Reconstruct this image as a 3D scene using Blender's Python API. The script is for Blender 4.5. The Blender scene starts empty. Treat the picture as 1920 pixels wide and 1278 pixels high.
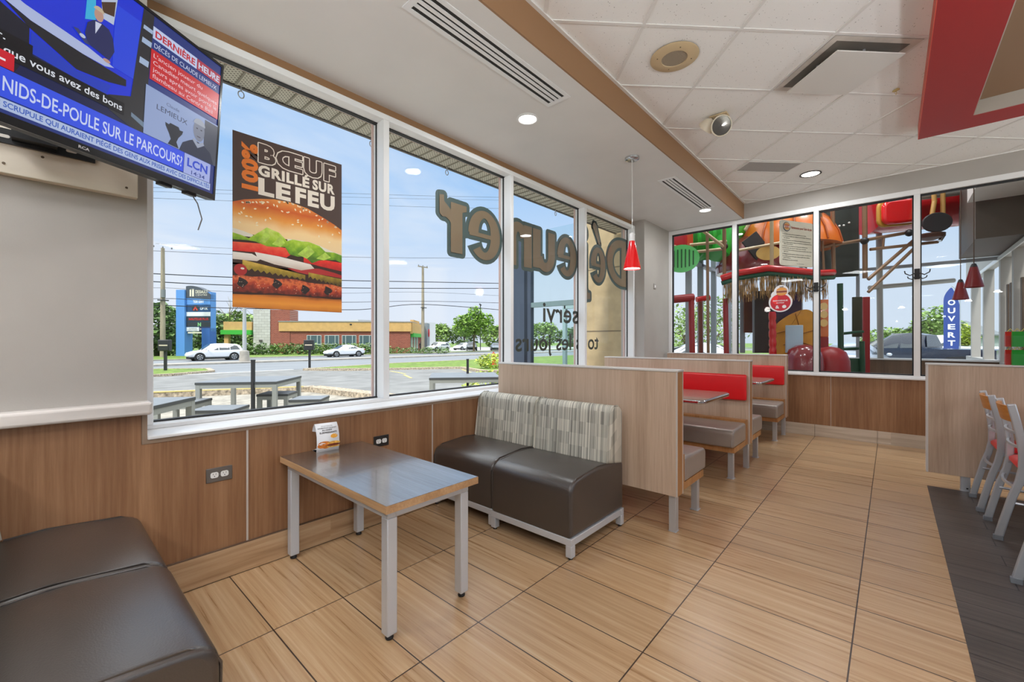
import bpy, math, random
from mathutils import Matrix, Vector
R = math.radians
SC = bpy.context.scene
COL = SC.collection

# ---------------------------------------------------------------- camera
EYE = 1.22
cam_data = bpy.data.cameras.new('camera')
cam_data.sensor_width = 36.0
cam_data.lens = 797.0 / 1920.0 * 36.0
cam_data.clip_start = 0.02
cam_data.clip_end = 900
cam = bpy.data.objects.new('camera', cam_data)
cam.location = (0, 0, EYE)
cam.rotation_euler = (R(90), 0, R(41.71))
COL.objects.link(cam)
SC.camera = cam

# ---------------------------------------------------------------- exposure
SC.view_settings.view_transform = 'Standard'
SC.view_settings.look = 'None'
SC.view_settings.exposure = 0.0
SC.view_settings.gamma = 1.0
SC.view_settings.use_curve_mapping = False
SC.cycles.max_bounces = 10
SC.cycles.diffuse_bounces = 5
SC.cycles.transparent_max_bounces = 24
SC.cycles.sample_clamp_indirect = 6.0


def lin(c):
    o = []
    for v in c[:3]:
        v = v / 255.0
        o.append(v / 12.92 if v <= 0.04045 else ((v + 0.055) / 1.055) ** 2.4)
    return (o[0], o[1], o[2], 1.0)


# ---------------------------------------------------------------- sky
world = bpy.data.worlds.new('sky')
SC.world = world
world.use_nodes = True
nt = world.node_tree
nt.nodes.clear()


def nd(tree, typ, **kw):
    n = tree.nodes.new(typ)
    for k, v in kw.items():
        if k.startswith('i_'):
            n.inputs[k[2:].replace('_', ' ')].default_value = v
        else:
            setattr(n, k, v)
    return n


def ramp(tree, stops, interp='LINEAR'):
    n = tree.nodes.new('ShaderNodeValToRGB')
    e = n.color_ramp
    e.interpolation = interp
    while len(e.elements) < len(stops):
        e.elements.new(0.5)
    for el, (p, c) in zip(e.elements, stops):
        el.position = p
        el.color = c if len(c) == 4 else lin(c)
    return n


L = nt.links.new
tc = nd(nt, 'ShaderNodeTexCoord')
sep = nd(nt, 'ShaderNodeSeparateXYZ')
L(tc.outputs['Generated'], sep.inputs[0])
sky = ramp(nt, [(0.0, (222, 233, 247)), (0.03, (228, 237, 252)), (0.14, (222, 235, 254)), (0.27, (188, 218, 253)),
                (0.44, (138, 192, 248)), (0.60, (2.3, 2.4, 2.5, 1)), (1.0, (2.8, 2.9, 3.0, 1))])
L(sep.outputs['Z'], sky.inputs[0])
zc = nd(nt, 'ShaderNodeMath', operation='MAXIMUM')
zc.inputs[1].default_value = 0.16
L(sep.outputs['Z'], zc.inputs[0])
dx = nd(nt, 'ShaderNodeMath', operation='DIVIDE')
dy = nd(nt, 'ShaderNodeMath', operation='DIVIDE')
L(sep.outputs['X'], dx.inputs[0]); L(zc.outputs[0], dx.inputs[1])
L(sep.outputs['Y'], dy.inputs[0]); L(zc.outputs[0], dy.inputs[1])
cmb = nd(nt, 'ShaderNodeCombineXYZ')
L(dx.outputs[0], cmb.inputs[0]); L(dy.outputs[0], cmb.inputs[1])
cl = nd(nt, 'ShaderNodeTexNoise')
cl.inputs['Scale'].default_value = 0.42
cl.inputs['Detail'].default_value = 7
cl.inputs['Roughness'].default_value = 0.55
cl.inputs['Distortion'].default_value = 0.4
L(cmb.outputs[0], cl.inputs['Vector'])
cr = ramp(nt, [(0.52, (0, 0, 0, 1)), (0.76, (0.8, 0.8, 0.8, 1))])
L(cl.outputs['Fac'], cr.inputs[0])
mx = nd(nt, 'ShaderNodeMixRGB')
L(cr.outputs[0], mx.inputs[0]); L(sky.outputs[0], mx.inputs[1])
mx.inputs[2].default_value = lin((250, 251, 255))
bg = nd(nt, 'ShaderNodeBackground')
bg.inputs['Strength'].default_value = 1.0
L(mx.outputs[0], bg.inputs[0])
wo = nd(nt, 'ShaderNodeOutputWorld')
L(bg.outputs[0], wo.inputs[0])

# ---------------------------------------------------------------- sun
sd = bpy.data.lights.new('sun', 'SUN')
sd.energy = 3.0
sd.angle = R(6)
sd.color = (1.0, 0.95, 0.88)
so = bpy.data.objects.new('sun', sd)
so.rotation_euler = Vector((0.12, -0.62, 0.80)).to_track_quat('Z', 'Y').to_euler()
so.location = (4, -20, 30)
COL.objects.link(so)

# ---------------------------------------------------------------- materials
MATS = {}


def mat(name, col, rough=0.5, metal=0.0, var=0.0, vscale=6.0, stretch=(1, 1, 1), bump=0.0, bscale=None, emit=None,
        estr=1.0, spec=0.5, coat=0.0, coords='Object', sheen=0.0, trans=0.0):
    if name in MATS:
        return MATS[name]
    m = bpy.data.materials.new(name)
    m.use_nodes = True
    t = m.node_tree
    b = t.nodes['Principled BSDF']
    b.inputs['Base Color'].default_value = lin(col)
    b.inputs['Roughness'].default_value = rough
    b.inputs['Metallic'].default_value = metal
    b.inputs['Specular IOR Level'].default_value = spec
    b.inputs['Coat Weight'].default_value = coat
    b.inputs['Coat Roughness'].default_value = 0.08
    if emit is not None:
        b.inputs['Emission Color'].default_value = lin(emit)
        b.inputs['Emission Strength'].default_value = estr
    if var > 0 or bump > 0:
        tcx = t.nodes.new('ShaderNodeTexCoord')
        mp = t.nodes.new('ShaderNodeMapping')
        mp.inputs['Scale'].default_value = stretch
        t.links.new(tcx.outputs[coords], mp.inputs[0])
    if var > 0:
        n = t.nodes.new('ShaderNodeTexNoise')
        n.inputs['Scale'].default_value = vscale
        n.inputs['Detail'].default_value = 5
        t.links.new(mp.outputs[0], n.inputs['Vector'])
        lo = lin([max(0, c * (1 - var)) for c in col])
        hi = lin([min(255, c * (1 + var)) for c in col])
        r = ramp(t, [(0.3, lo), (0.7, hi)])
        t.links.new(n.outputs['Fac'], r.inputs[0])
        t.links.new(r.outputs[0], b.inputs['Base Color'])
    if bump > 0:
        n2 = t.nodes.new('ShaderNodeTexNoise')
        n2.inputs['Scale'].default_value = bscale or vscale * 4
        n2.inputs['Detail'].default_value = 4
        t.links.new(mp.outputs[0], n2.inputs['Vector'])
        bp = t.nodes.new('ShaderNodeBump')
        bp.inputs['Strength'].default_value = bump
        bp.inputs['Distance'].default_value = 0.004
        t.links.new(n2.outputs['Fac'], bp.inputs['Height'])
        t.links.new(bp.outputs[0], b.inputs['Normal'])
    MATS[name] = m
    return m


def screen(name, col, e=1.0):
    """a lit part of a screen"""
    return mat(name, (8, 8, 10), 0.25, emit=col, estr=e * 0.86)


def glass(name, tint=(235, 243, 240), refl=1.0, base=0.03):
    if name in MATS:
        return MATS[name]
    m = bpy.data.materials.new(name)
    m.use_nodes = True
    t = m.node_tree
    t.nodes.clear()
    o = t.nodes.new('ShaderNodeOutputMaterial')
    tr = t.nodes.new('ShaderNodeBsdfTransparent')
    tr.inputs[0].default_value = lin(tint)
    gl = t.nodes.new('ShaderNodeBsdfGlossy')
    gl.inputs['Roughness'].default_value = 0.0
    lw = t.nodes.new('ShaderNodeLayerWeight')
    lw.inputs['Blend'].default_value = 0.5
    p = t.nodes.new('ShaderNodeMath'); p.operation = 'POWER'; p.inputs[1].default_value = 4.0
    a = t.nodes.new('ShaderNodeMath'); a.operation = 'MULTIPLY_ADD'
    a.inputs[1].default_value = 0.22 * refl; a.inputs[2].default_value = base * refl
    t.links.new(lw.outputs['Facing'], p.inputs[0])
    t.links.new(p.outputs[0], a.inputs[0])
    mxs = t.nodes.new('ShaderNodeMixShader')
    t.links.new(a.outputs[0], mxs.inputs[0])
    t.links.new(tr.outputs[0], mxs.inputs[1])
    t.links.new(gl.outputs[0], mxs.inputs[2])
    t.links.new(mxs.outputs[0], o.inputs[0])
    MATS[name] = m
    return m


def wood(name, dark, mid, light, along='Z', scale=9.0, rough=0.42, plank=None, coat=0.0):
    """laminate with long streaks running along one axis"""
    if name in MATS:
        return MATS[name]
    m = bpy.data.materials.new(name)
    m.use_nodes = True
    t = m.node_tree
    b = t.nodes['Principled BSDF']
    b.inputs['Roughness'].default_value = rough
    b.inputs['Coat Weight'].default_value = coat
    tcx = t.nodes.new('ShaderNodeTexCoord')
    s = {'X': (0.035, 1, 1), 'Y': (1, 0.035, 1), 'Z': (1, 1, 0.035)}[along]
    mp = t.nodes.new('ShaderNodeMapping')
    mp.inputs['Scale'].default_value = s
    t.links.new(tcx.outputs['Object'], mp.inputs[0])
    n1 = t.nodes.new('ShaderNodeTexNoise')
    n1.inputs['Scale'].default_value = scale
    n1.inputs['Detail'].default_value = 3
    n2 = t.nodes.new('ShaderNodeTexNoise')
    n2.inputs['Scale'].default_value = scale * 9
    n2.inputs['Detail'].default_value = 6
    n2.inputs['Roughness'].default_value = 0.65
    t.links.new(mp.outputs[0], n1.inputs['Vector'])
    t.links.new(mp.outputs[0], n2.inputs['Vector'])
    ad = t.nodes.new('ShaderNodeMath'); ad.operation = 'MULTIPLY_ADD'
    ad.inputs[1].default_value = 0.5
    t.links.new(n2.outputs['Fac'], ad.inputs[0])
    hf = t.nodes.new('ShaderNodeMath'); hf.operation = 'MULTIPLY'; hf.inputs[1].default_value = 0.5
    t.links.new(n1.outputs['Fac'], hf.inputs[0])
    t.links.new(hf.outputs[0], ad.inputs[2])
    r = ramp(t, [(0.34, dark), (0.5, mid), (0.66, light)])
    t.links.new(ad.outputs[0], r.inputs[0])
    t.links.new(r.outputs[0], b.inputs['Base Color'])
    MATS[name] = m
    return m


def tiles(name, bw, bh, loc, mortar, c1, c2, grout, offset=0.0, rough=0.35, grain=True, gcols=None, bumpd=0.002):
    """floor tiles: brick pattern in x/y with a long grain along x"""
    m = bpy.data.materials.new(name)
    m.use_nodes = True
    t = m.node_tree
    b = t.nodes['Principled BSDF']
    tcx = t.nodes.new('ShaderNodeTexCoord')
    mp = t.nodes.new('ShaderNodeMapping')
    mp.inputs['Location'].default_value = loc
    t.links.new(tcx.outputs['Object'], mp.inputs[0])
    br = t.nodes.new('ShaderNodeTexBrick')
    br.offset = offset
    br.inputs['Scale'].default_value = 1.0
    br.inputs['Brick Width'].default_value = bw
    br.inputs['Row Height'].default_value = bh
    br.inputs['Mortar Size'].default_value = mortar
    br.inputs['Mortar Smooth'].default_value = 0.1
    br.inputs['Color1'].default_value = (0, 0, 0, 1)
    br.inputs['Color2'].default_value = (1, 1, 1, 1)
    br.inputs['Bias'].default_value = 0.0
    t.links.new(mp.outputs[0], br.inputs['Vector'])
    # grain shifted per tile
    vm = t.nodes.new('ShaderNodeVectorMath'); vm.operation = 'MULTIPLY_ADD'
    vm.inputs[1].default_value = (7.3, 3.1, 0)
    t.links.new(br.outputs['Color'], vm.inputs[0])
    t.links.new(tcx.outputs['Object'], vm.inputs[2])
    mg = t.nodes.new('ShaderNodeMapping')
    mg.inputs['Scale'].default_value = (0.055, 2.3, 1)
    mg.inputs['Rotation'].default_value = (0, 0, R(2.0))
    t.links.new(vm.outputs[0], mg.inputs[0])
    n1 = t.nodes.new('ShaderNodeTexNoise')
    n1.inputs['Scale'].default_value = 21
    n1.inputs['Detail'].default_value = 7
    n1.inputs['Roughness'].default_value = 0.62
    n1.inputs['Distortion'].default_value = 0.25
    t.links.new(mg.outputs[0], n1.inputs['Vector'])
    r = ramp(t, gcols)
    t.links.new(n1.outputs['Fac'], r.inputs[0])
    hs = t.nodes.new('ShaderNodeHueSaturation')
    vv = t.nodes.new('ShaderNodeMath'); vv.operation = 'MULTIPLY_ADD'
    vv.inputs[1].default_value = 0.16; vv.inputs[2].default_value = 0.92
    t.links.new(br.outputs['Color'], vv.inputs[0])
    t.links.new(vv.outputs[0], hs.inputs['Value'])
    t.links.new(r.outputs[0], hs.inputs['Color'])
    mxx = t.nodes.new('ShaderNodeMixRGB')
    mxx.inputs[2].default_value = lin(grout)
    t.links.new(br.outputs['Fac'], mxx.inputs[0])
    t.links.new(hs.outputs[0], mxx.inputs[1])
    t.links.new(mxx.outputs[0], b.inputs['Base Color'])
    rr = t.nodes.new('ShaderNodeMath'); rr.operation = 'MULTIPLY_ADD'
    rr.inputs[1].default_value = 0.25; rr.inputs[2].default_value = rough - 0.12
    t.links.new(n1.outputs['Fac'], rr.inputs[0])
    t.links.new(rr.outputs[0], b.inputs['Roughness'])
    bp = t.nodes.new('ShaderNodeBump')
    bp.inputs['Strength'].default_value = 0.6
    bp.inputs['Distance'].default_value = bumpd
    bp.invert = True
    t.links.new(br.outputs['Fac'], bp.inputs['Height'])
    t.links.new(bp.outputs[0], b.inputs['Normal'])
    MATS[name] = m
    return m


# ---------------------------------------------------------------- mesh helpers
OFF = {}


class MB:
    def __init__(self):
        self.v = []
        self.f = []

    def add(self, vs, fs):
        n = len(self.v)
        self.v += [tuple(p) for p in vs]
        self.f += [tuple(i + n for i in q) for q in fs]
        return self

    def box(self, x0, y0, z0, x1, y1, z1):
        x0, x1 = min(x0, x1), max(x0, x1); y0, y1 = min(y0, y1), max(y0, y1); z0, z1 = min(z0, z1), max(z0, z1)
        return self.add([(x0, y0, z0), (x1, y0, z0), (x1, y1, z0), (x0, y1, z0), (x0, y0, z1), (x1, y0, z1), (x1, y1, z1), (x0, y1, z1)],
                        [(3, 2, 1, 0), (4, 5, 6, 7), (0, 1, 5, 4), (1, 2, 6, 5), (2, 3, 7, 6), (3, 0, 4, 7)])

    def cbox(self, c, s):
        return self.box(c[0] - s[0] / 2, c[1] - s[1] / 2, c[2] - s[2] / 2, c[0] + s[0] / 2, c[1] + s[1] / 2, c[2] + s[2] / 2)

    def bar(self, p, q, w, h=None, up=(0, 0, 1)):
        h = h or w
        p = Vector(p); q = Vector(q)
        d = (q - p).normalized()
        u = Vector(up)
        if abs(d.dot(u)) > 0.98:
            u = Vector((1, 0, 0))
        s = d.cross(u).normalized()
        u = s.cross(d)
        vs = []
        for e in (p, q):
            for a, b in ((-1, -1), (1, -1), (1, 1), (-1, 1)):
                vs.append(e + s * (a * w / 2) + u * (b * h / 2))
        return self.add(vs, [(3, 2, 1, 0), (4, 5, 6, 7), (0, 1, 5, 4), (1, 2, 6, 5), (2, 3, 7, 6), (3, 0, 4, 7)])

    def tube(self, pts, r, n=10, cap=True, close=False):
        pts = [Vector(p) for p in pts]
        k = len(pts)
        rs = r if isinstance(r, (list, tuple)) else [r] * k
        prev = None
        vs = []
        for i, p in enumerate(pts):
            if close:
                d = pts[(i + 1) % k] - pts[i - 1]
            else:
                d = pts[min(i + 1, k - 1)] - pts[max(i - 1, 0)]
            d.normalize()
            if prev is None:
                u = Vector((0, 0, 1)) if abs(d.z) < 0.95 else Vector((1, 0, 0))
                s = d.cross(u).normalized()
            else:
                s = (prev - d * prev.dot(d))
                if s.length < 1e-6:
                    s = d.cross(Vector((0, 0, 1)))
                s.normalize()
            prev = s
            u = s.cross(d)
            for j in range(n):
                a = 2 * math.pi * j / n
                vs.append(p + s * (math.cos(a) * rs[i]) + u * (math.sin(a) * rs[i]))
        fs = []
        seg = k if close else k - 1
        for i in range(seg):
            i2 = (i + 1) % k
            for j in range(n):
                j2 = (j + 1) % n
                fs.append((i * n + j, i * n + j2, i2 * n + j2, i2 * n + j))
        if cap and not close:
            fs.append(tuple(reversed(range(n))))
            fs.append(tuple((k - 1) * n + j for j in range(n)))
        return self.add(vs, fs)

    def lathe(self, prof, n=24, M=None, cap=True):
        M = M or Matrix.Identity(4)
        vs = []
        for (r, z) in prof:
            for j in range(n):
                a = 2 * math.pi * j / n
                vs.append(M @ Vector((r * math.cos(a), r * math.sin(a), z)))
        fs = []
        for i in range(len(prof) - 1):
            for j in range(n):
                j2 = (j + 1) % n
                fs.append((i * n + j, i * n + j2, (i + 1) * n + j2, (i + 1) * n + j))
        if cap:
            fs.append(tuple(reversed(range(n))))
            fs.append(tuple((len(prof) - 1) * n + j for j in range(n)))
        return self.add(vs, fs)

    def prism(self, poly, vec):
        """poly: 3-d points; vec: extrusion"""
        n = len(poly)
        P = [Vector(p) for p in poly]
        v = Vector(vec)
        fs = [tuple(reversed(range(n))), tuple(range(n, 2 * n))]
        fs += [(i, (i + 1) % n, (i + 1) % n + n, i + n) for i in range(n)]
        return self.add(P + [p + v for p in P], fs)

    def ball(self, c, r, n=14, m=9):
        rx, ry, rz = r if isinstance(r, (list, tuple)) else (r, r, r)
        vs = [(c[0], c[1], c[2] - rz)]
        for i in range(1, m):
            a = -math.pi / 2 + math.pi * i / m
            for j in range(n):
                b = 2 * math.pi * j / n
                vs.append((c[0] + rx * math.cos(a) * math.cos(b), c[1] + ry * math.cos(a) * math.sin(b), c[2] + rz * math.sin(a)))
        vs.append((c[0], c[1], c[2] + rz))
        fs = [(0, 1 + (j + 1) % n, 1 + j) for j in range(n)]
        for i in range(m - 2):
            for j in range(n):
                j2 = (j + 1) % n
                fs.append((1 + i * n + j, 1 + i * n + j2, 1 + (i + 1) * n + j2, 1 + (i + 1) * n + j))
        top = len(vs) - 1
        fs += [(top, 1 + (m - 2) * n + j, 1 + (m - 2) * n + (j + 1) % n) for j in range(n)]
        return self.add(vs, fs)

    def xf(self, M):
        self.v = [tuple(M @ Vector(p)) for p in self.v]
        return self

    def build(self, name, material, parent=None, bevel=0.0, seg=2, smooth=None, sub=0, keep=False):
        me = bpy.data.meshes.new(name)
        o = bpy.data.objects.new(name, me)
        off = Vector((0, 0, 0))
        if parent is not None:
            off = OFF.get(parent, Vector((0, 0, 0)))
            o.parent = parent
            OFF[o] = off
        elif not keep and self.v:
            xs = [p[0] for p in self.v]; ys = [p[1] for p in self.v]; zs = [p[2] for p in self.v]
            off = Vector(((min(xs) + max(xs)) / 2, (min(ys) + max(ys)) / 2, min(zs)))
            o.location = off
            OFF[o] = off
        me.from_pydata([tuple(Vector(p) - off) for p in self.v], [], self.f)
        me.validate()
        if material is not None:
            me.materials.append(material)
        if smooth is not None:
            me.polygons.foreach_set('use_smooth', [True] * len(me.polygons))
            me.set_sharp_from_angle(angle=R(smooth))
        if bevel > 0:
            b = o.modifiers.new('bevel', 'BEVEL')
            b.width = bevel; b.segments = seg; b.limit_method = 'ANGLE'; b.angle_limit = R(30)
            b.harden_normals = False
            if smooth is None:
                me.polygons.foreach_set('use_smooth', [True] * len(me.polygons))
                me.set_sharp_from_angle(angle=R(35))
        if sub:
            s = o.modifiers.new('subdivision', 'SUBSURF')
            s.levels = sub; s.render_levels = sub
        COL.objects.link(o)
        return o


def thing(name, label, cat, loc=(0, 0, 0), rz=0.0, group=None, world=True):
    """an Empty at the thing's base; with world=True its parts are given in world coordinates"""
    o = bpy.data.objects.new(name, None)
    o.empty_display_size = 0.05
    o.location = loc
    o.rotation_euler = (0, 0, rz)
    COL.objects.link(o)
    OFF[o] = Vector(loc) if world else Vector((0, 0, 0))
    tag(o, label, cat, group)
    return o


def tag(o, label=None, cat=None, group=None, kind=None):
    if label: o['label'] = label
    if cat: o['category'] = cat
    if group: o['group'] = group
    if kind: o['kind'] = kind
    return o


def struct(o, label=None):
    o['kind'] = 'structure'
    if label: o['label'] = label
    return o


def copy_tree(o, parent=None):
    c = o.copy()
    COL.objects.link(c)
    if parent is not None:
        c.parent = parent
    for ch in [x for x in bpy.data.objects if x.parent is o]:
        copy_tree(ch, c)
    return c


# ---- flat marks (lettering, prints): local x right, y up, z out of the face
def frame_matrix(origin, right, up):
    r = Vector(right).normalized(); u = Vector(up).normalized(); n = r.cross(u)
    M = Matrix.Identity(4)
    for i in range(3):
        M[i][0] = r[i]; M[i][1] = u[i]; M[i][2] = n[i]; M[i][3] = origin[i]
    return M


_fc = {}


def text_mesh(s, bold=0.0, track=1.0):
    key = (s, bold, track)
    if key not in _fc:
        cu = bpy.data.curves.new('t', 'FONT')
        cu.body = s
        cu.size = 1.0
        cu.offset = bold
        cu.resolution_u = 3
        cu.space_character = track
        ob = bpy.data.objects.new('t', cu)
        me = bpy.data.meshes.new_from_object(ob)
        vs = [tuple(v.co) for v in me.vertices]
        fs = [tuple(p.vertices) for p in me.polygons]
        bpy.data.objects.remove(ob); bpy.data.curves.remove(cu); bpy.data.meshes.remove(me)
        _fc[key] = (vs, fs)
    return _fc[key]


def lettering(mb, s, M, x, y, h=None, w=None, z=0.0, bold=0.0, align='L', slant=0.0, track=1.0, rot=0.0, caph=0.73):
    """add the outline of a line of text; y is the baseline, h the capital height, w squeezes to a width"""
    vs, fs = text_mesh(s, bold, track)
    if not vs:
        return mb
    x0 = min(v[0] for v in vs); x1 = max(v[0] for v in vs)
    sy = h / caph
    sx = (w / (x1 - x0)) if w else sy
    W = (x1 - x0) * sx
    ox = {'L': 0, 'C': -W / 2, 'R': -W}[align]
    c, sn = math.cos(rot), math.sin(rot)
    out = []
    for v in vs:
        px = (v[0] - x0) * sx + ox + slant * v[1] * sy
        py = v[1] * sy
        out.append(M @ Vector((x + px * c - py * sn, y + px * sn + py * c, z)))
    return mb.add(out, fs)


def flat(mb, M, pts, z=0.0):
    return mb.add([M @ Vector((p[0], p[1], z)) for p in pts], [tuple(range(len(pts)))])


def disc(cx, cy, rx, ry=None, n=28, a0=0, a1=360):
    ry = ry or rx
    return [(cx + rx * math.cos(R(a0 + (a1 - a0) * i / n)), cy + ry * math.sin(R(a0 + (a1 - a0) * i / n))) for i in range(n + (0 if a1 - a0 == 360 else 1))]


def rrect(x0, y0, x1, y1, r, n=5):
    p = []
    for cx, cy, a in ((x1 - r, y1 - r, 0), (x0 + r, y1 - r, 90), (x0 + r, y0 + r, 180), (x1 - r, y0 + r, 270)):
        for i in range(n + 1):
            p.append((cx + r * math.cos(R(a + 90 * i / n)), cy + r * math.sin(R(a + 90 * i / n))))
    return p


# ---------------------------------------------------------------- common materials
M_gray = mat('gray_wall_paint', (170, 165, 159), 0.55, var=0.02, vscale=3, bump=0.06, bscale=160)
M_soffit = mat('soffit_paint', (222, 221, 219), 0.45, var=0.01, vscale=3)
M_brown = mat('brown_paint', (150, 112, 78), 0.5)
M_white = mat('white_window_frame', (232, 233, 234), 0.35)
M_alu = mat('brushed_aluminium', (198, 202, 208), 0.32, metal=0.6, var=0.03, vscale=8, stretch=(1, 1, 0.1))
M_silver = mat('silver_powder_coat', (202, 206, 212), 0.36, metal=0.3)
M_chrome = mat('chrome', (205, 208, 212), 0.14, metal=1.0)
M_black = mat('black_plastic', (22, 22, 24), 0.4)
M_rubber = mat('black_rubber', (28, 28, 28), 0.8)
M_lam = wood('walnut_laminate', (118, 80, 53), (142, 102, 70), (164, 124, 90), 'Z', 7.0, 0.40)
M_lam_pale = wood('pale_laminate', (172, 148, 126), (192, 168, 146), (206, 184, 163), 'Z', 9.0, 0.42)
M_lam_edge = wood('laminate_edge', (150, 104, 60), (176, 124, 74), (190, 140, 92), 'Z', 9.0, 0.42)
M_strip = mat('aluminium_trim_strip', (206, 200, 194), 0.35, metal=0.3)
M_leather = mat('dark_brown_leatherette', (58, 51, 47), 0.33, var=0.05, vscale=5, bump=0.2, bscale=220, spec=0.8, coat=0.35)
M_leather.node_tree.nodes['Principled BSDF'].inputs['Coat Roughness'].default_value = 0.28
M_red = mat('red_vinyl', (214, 18, 26), 0.32, bump=0.05, bscale=200)
M_silverseat = mat('bronze_gray_vinyl', (156, 145, 137), 0.36, metal=0.25, var=0.03, bump=0.08, bscale=220)
M_glass = glass('window_glass', (253, 254, 254), base=0.006)
M_glass_play = glass('play_area_glass', (251, 253, 253), refl=1.0, base=0.010)
M_lamp = mat('lamp_diffuser', (255, 255, 255), 0.4, emit=(255, 250, 240), estr=9.0)
M_gasket = mat('black_gasket', (30, 30, 32), 0.6)
# ================================================================ THE ROOM
CZ = 3.17      # tile ceiling
SZ = 2.95      # soffit over the window bays
XF = -1.553    # soffit fascia
XG = -2.86     # glass of the left windows
YB = 6.69      # back wall face
XW = -2.57     # panelling face of the left wall

m_floor = tiles('wood_look_floor_tile', 0.6096, 0.305, (0.117, -0.67, 0), 0.0028, None, None, (62, 46, 36), 0.0, 0.30,
                gcols=[(0.22, (138, 103, 70)), (0.42, (172, 138, 101)), (0.58, (187, 156, 120)), (0.78, (202, 178, 147))])
m_dark = tiles('dark_plank_tile', 0.9, 0.152, (0.1, -5.016, 0), 0.003, None, None, (34, 28, 26), 0.37, 0.42,
               gcols=[(0.3, (56, 49, 45)), (0.5, (76, 68, 63)), (0.7, (98, 90, 84))])
struct(MB().box(-2.95, -3.5, -0.12, 6.1, YB + 0.1, 0.0).build('floor', m_floor, keep=True))
struct(MB().box(0.228, -3.4, -0.01, 5.9, 5.016, 0.0015).build('floor_dark_planks', m_dark, keep=True))

# ceiling: lay-in tiles hung at 45 degrees to the walls
mct = bpy.data.materials.new('mineral_ceiling_tile'); mct.use_nodes = True
t = mct.node_tree; b = t.nodes['Principled BSDF']; b.inputs['Roughness'].default_value = 0.9
tcx = t.nodes.new('ShaderNodeTexCoord')
v1 = t.nodes.new('ShaderNodeTexVoronoi'); v1.inputs['Scale'].default_value = 75
n1 = t.nodes.new('ShaderNodeTexNoise'); n1.inputs['Scale'].default_value = 160; n1.inputs['Detail'].default_value = 3
n2 = t.nodes.new('ShaderNodeTexNoise'); n2.inputs['Scale'].default_value = 55
t.links.new(tcx.outputs['Object'], v1.inputs['Vector']); t.links.new(tcx.outputs['Object'], n1.inputs['Vector'])
t.links.new(tcx.outputs['Object'], n2.inputs['Vector'])
r1 = ramp(t, [(0.10, (160, 158, 154)), (0.2, (246, 246, 245))])
mm = t.nodes.new('ShaderNodeMath'); mm.operation = 'MULTIPLY_ADD'; mm.inputs[1].default_value = 1.1; mm.inputs[2].default_value = -0.42
t.links.new(n2.outputs['Fac'], mm.inputs[0])
ma = t.nodes.new('ShaderNodeMath'); ma.operation = 'ADD'
t.links.new(v1.outputs['Distance'], ma.inputs[0]); t.links.new(mm.outputs[0], ma.inputs[1])
t.links.new(ma.outputs[0], r1.inputs[0])
t.links.new(r1.outputs[0], b.inputs['Base Color'])
bpn = t.nodes.new('ShaderNodeBump'); bpn.inputs['Strength'].default_value = 0.35; bpn.inputs['Distance'].default_value = 0.003
t.links.new(n1.outputs['Fac'], bpn.inputs['Height']); t.links.new(bpn.outputs[0], b.inputs['Normal'])
struct(MB().box(XF, -3.5, CZ, 6.1, YB, CZ + 0.05).build('ceiling', mct, keep=True))

S2 = math.sqrt(0.5)
TP = 0.62           # tile pitch
U0, V0 = 2.20, 3.188


def uv(u, v, z):
    return ((u - v) * S2, (u + v) * S2, z)


m_tbar = mat('white_ceiling_bar', (232, 231, 229), 0.5)
g = MB()


def clip_line(p, q):
    """clip to the ceiling rectangle"""
    x0, x1, y0, y1 = XF + 0.01, 5.9, -3.4, YB - 0.01
    d = (q[0] - p[0], q[1] - p[1]); a, b_ = 0.0, 1.0
    for pp, dd, lo, hi in ((p[0], d[0], x0, x1), (p[1], d[1], y0, y1)):
        if abs(dd) < 1e-9:
            continue
        s, e = (lo - pp) / dd, (hi - pp) / dd
        if s > e: s, e = e, s
        a, b_ = max(a, s), min(b_, e)
    if a >= b_:
        return None
    return (p[0] + d[0] * a, p[1] + d[1] * a, 0), (p[0] + d[0] * b_, p[1] + d[1] * b_, 0)


for k in range(-14, 15):
    for A, B, zz in ((uv(U0 + k * TP, -14, 0), uv(U0 + k * TP, 14, 0), 0.0), (uv(-14, V0 + k * TP, 0), uv(14, V0 + k * TP, 0), 0.0006)):
        c = clip_line(A, B)
        if c:
            (xa, ya, _), (xb, yb, _) = c
            g.bar((xa, ya, CZ - 0.003 - zz), (xb, yb, CZ - 0.003 - zz), 0.021, 0.006)
struct(g.build('ceiling_grid', m_tbar, keep=True))
struct(MB().box(XF, -3.5, CZ - 0.012, XF + 0.022, YB, CZ - 0.0005).box(XF + 0.03, YB - 0.022, CZ - 0.012, 6, YB, CZ - 0.0008).build('trim_1', m_tbar, keep=True))
# soffit
struct(MB().box(-2.84, -3.5, SZ, XF - 0.012, YB + 0.02, SZ + 0.20).build('ceiling_soffit', M_soffit, keep=True))
struct(MB().box(XF - 0.012, -3.5, SZ, XF, YB, CZ + 0.04).build('trim_2', M_brown, keep=True))

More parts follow.
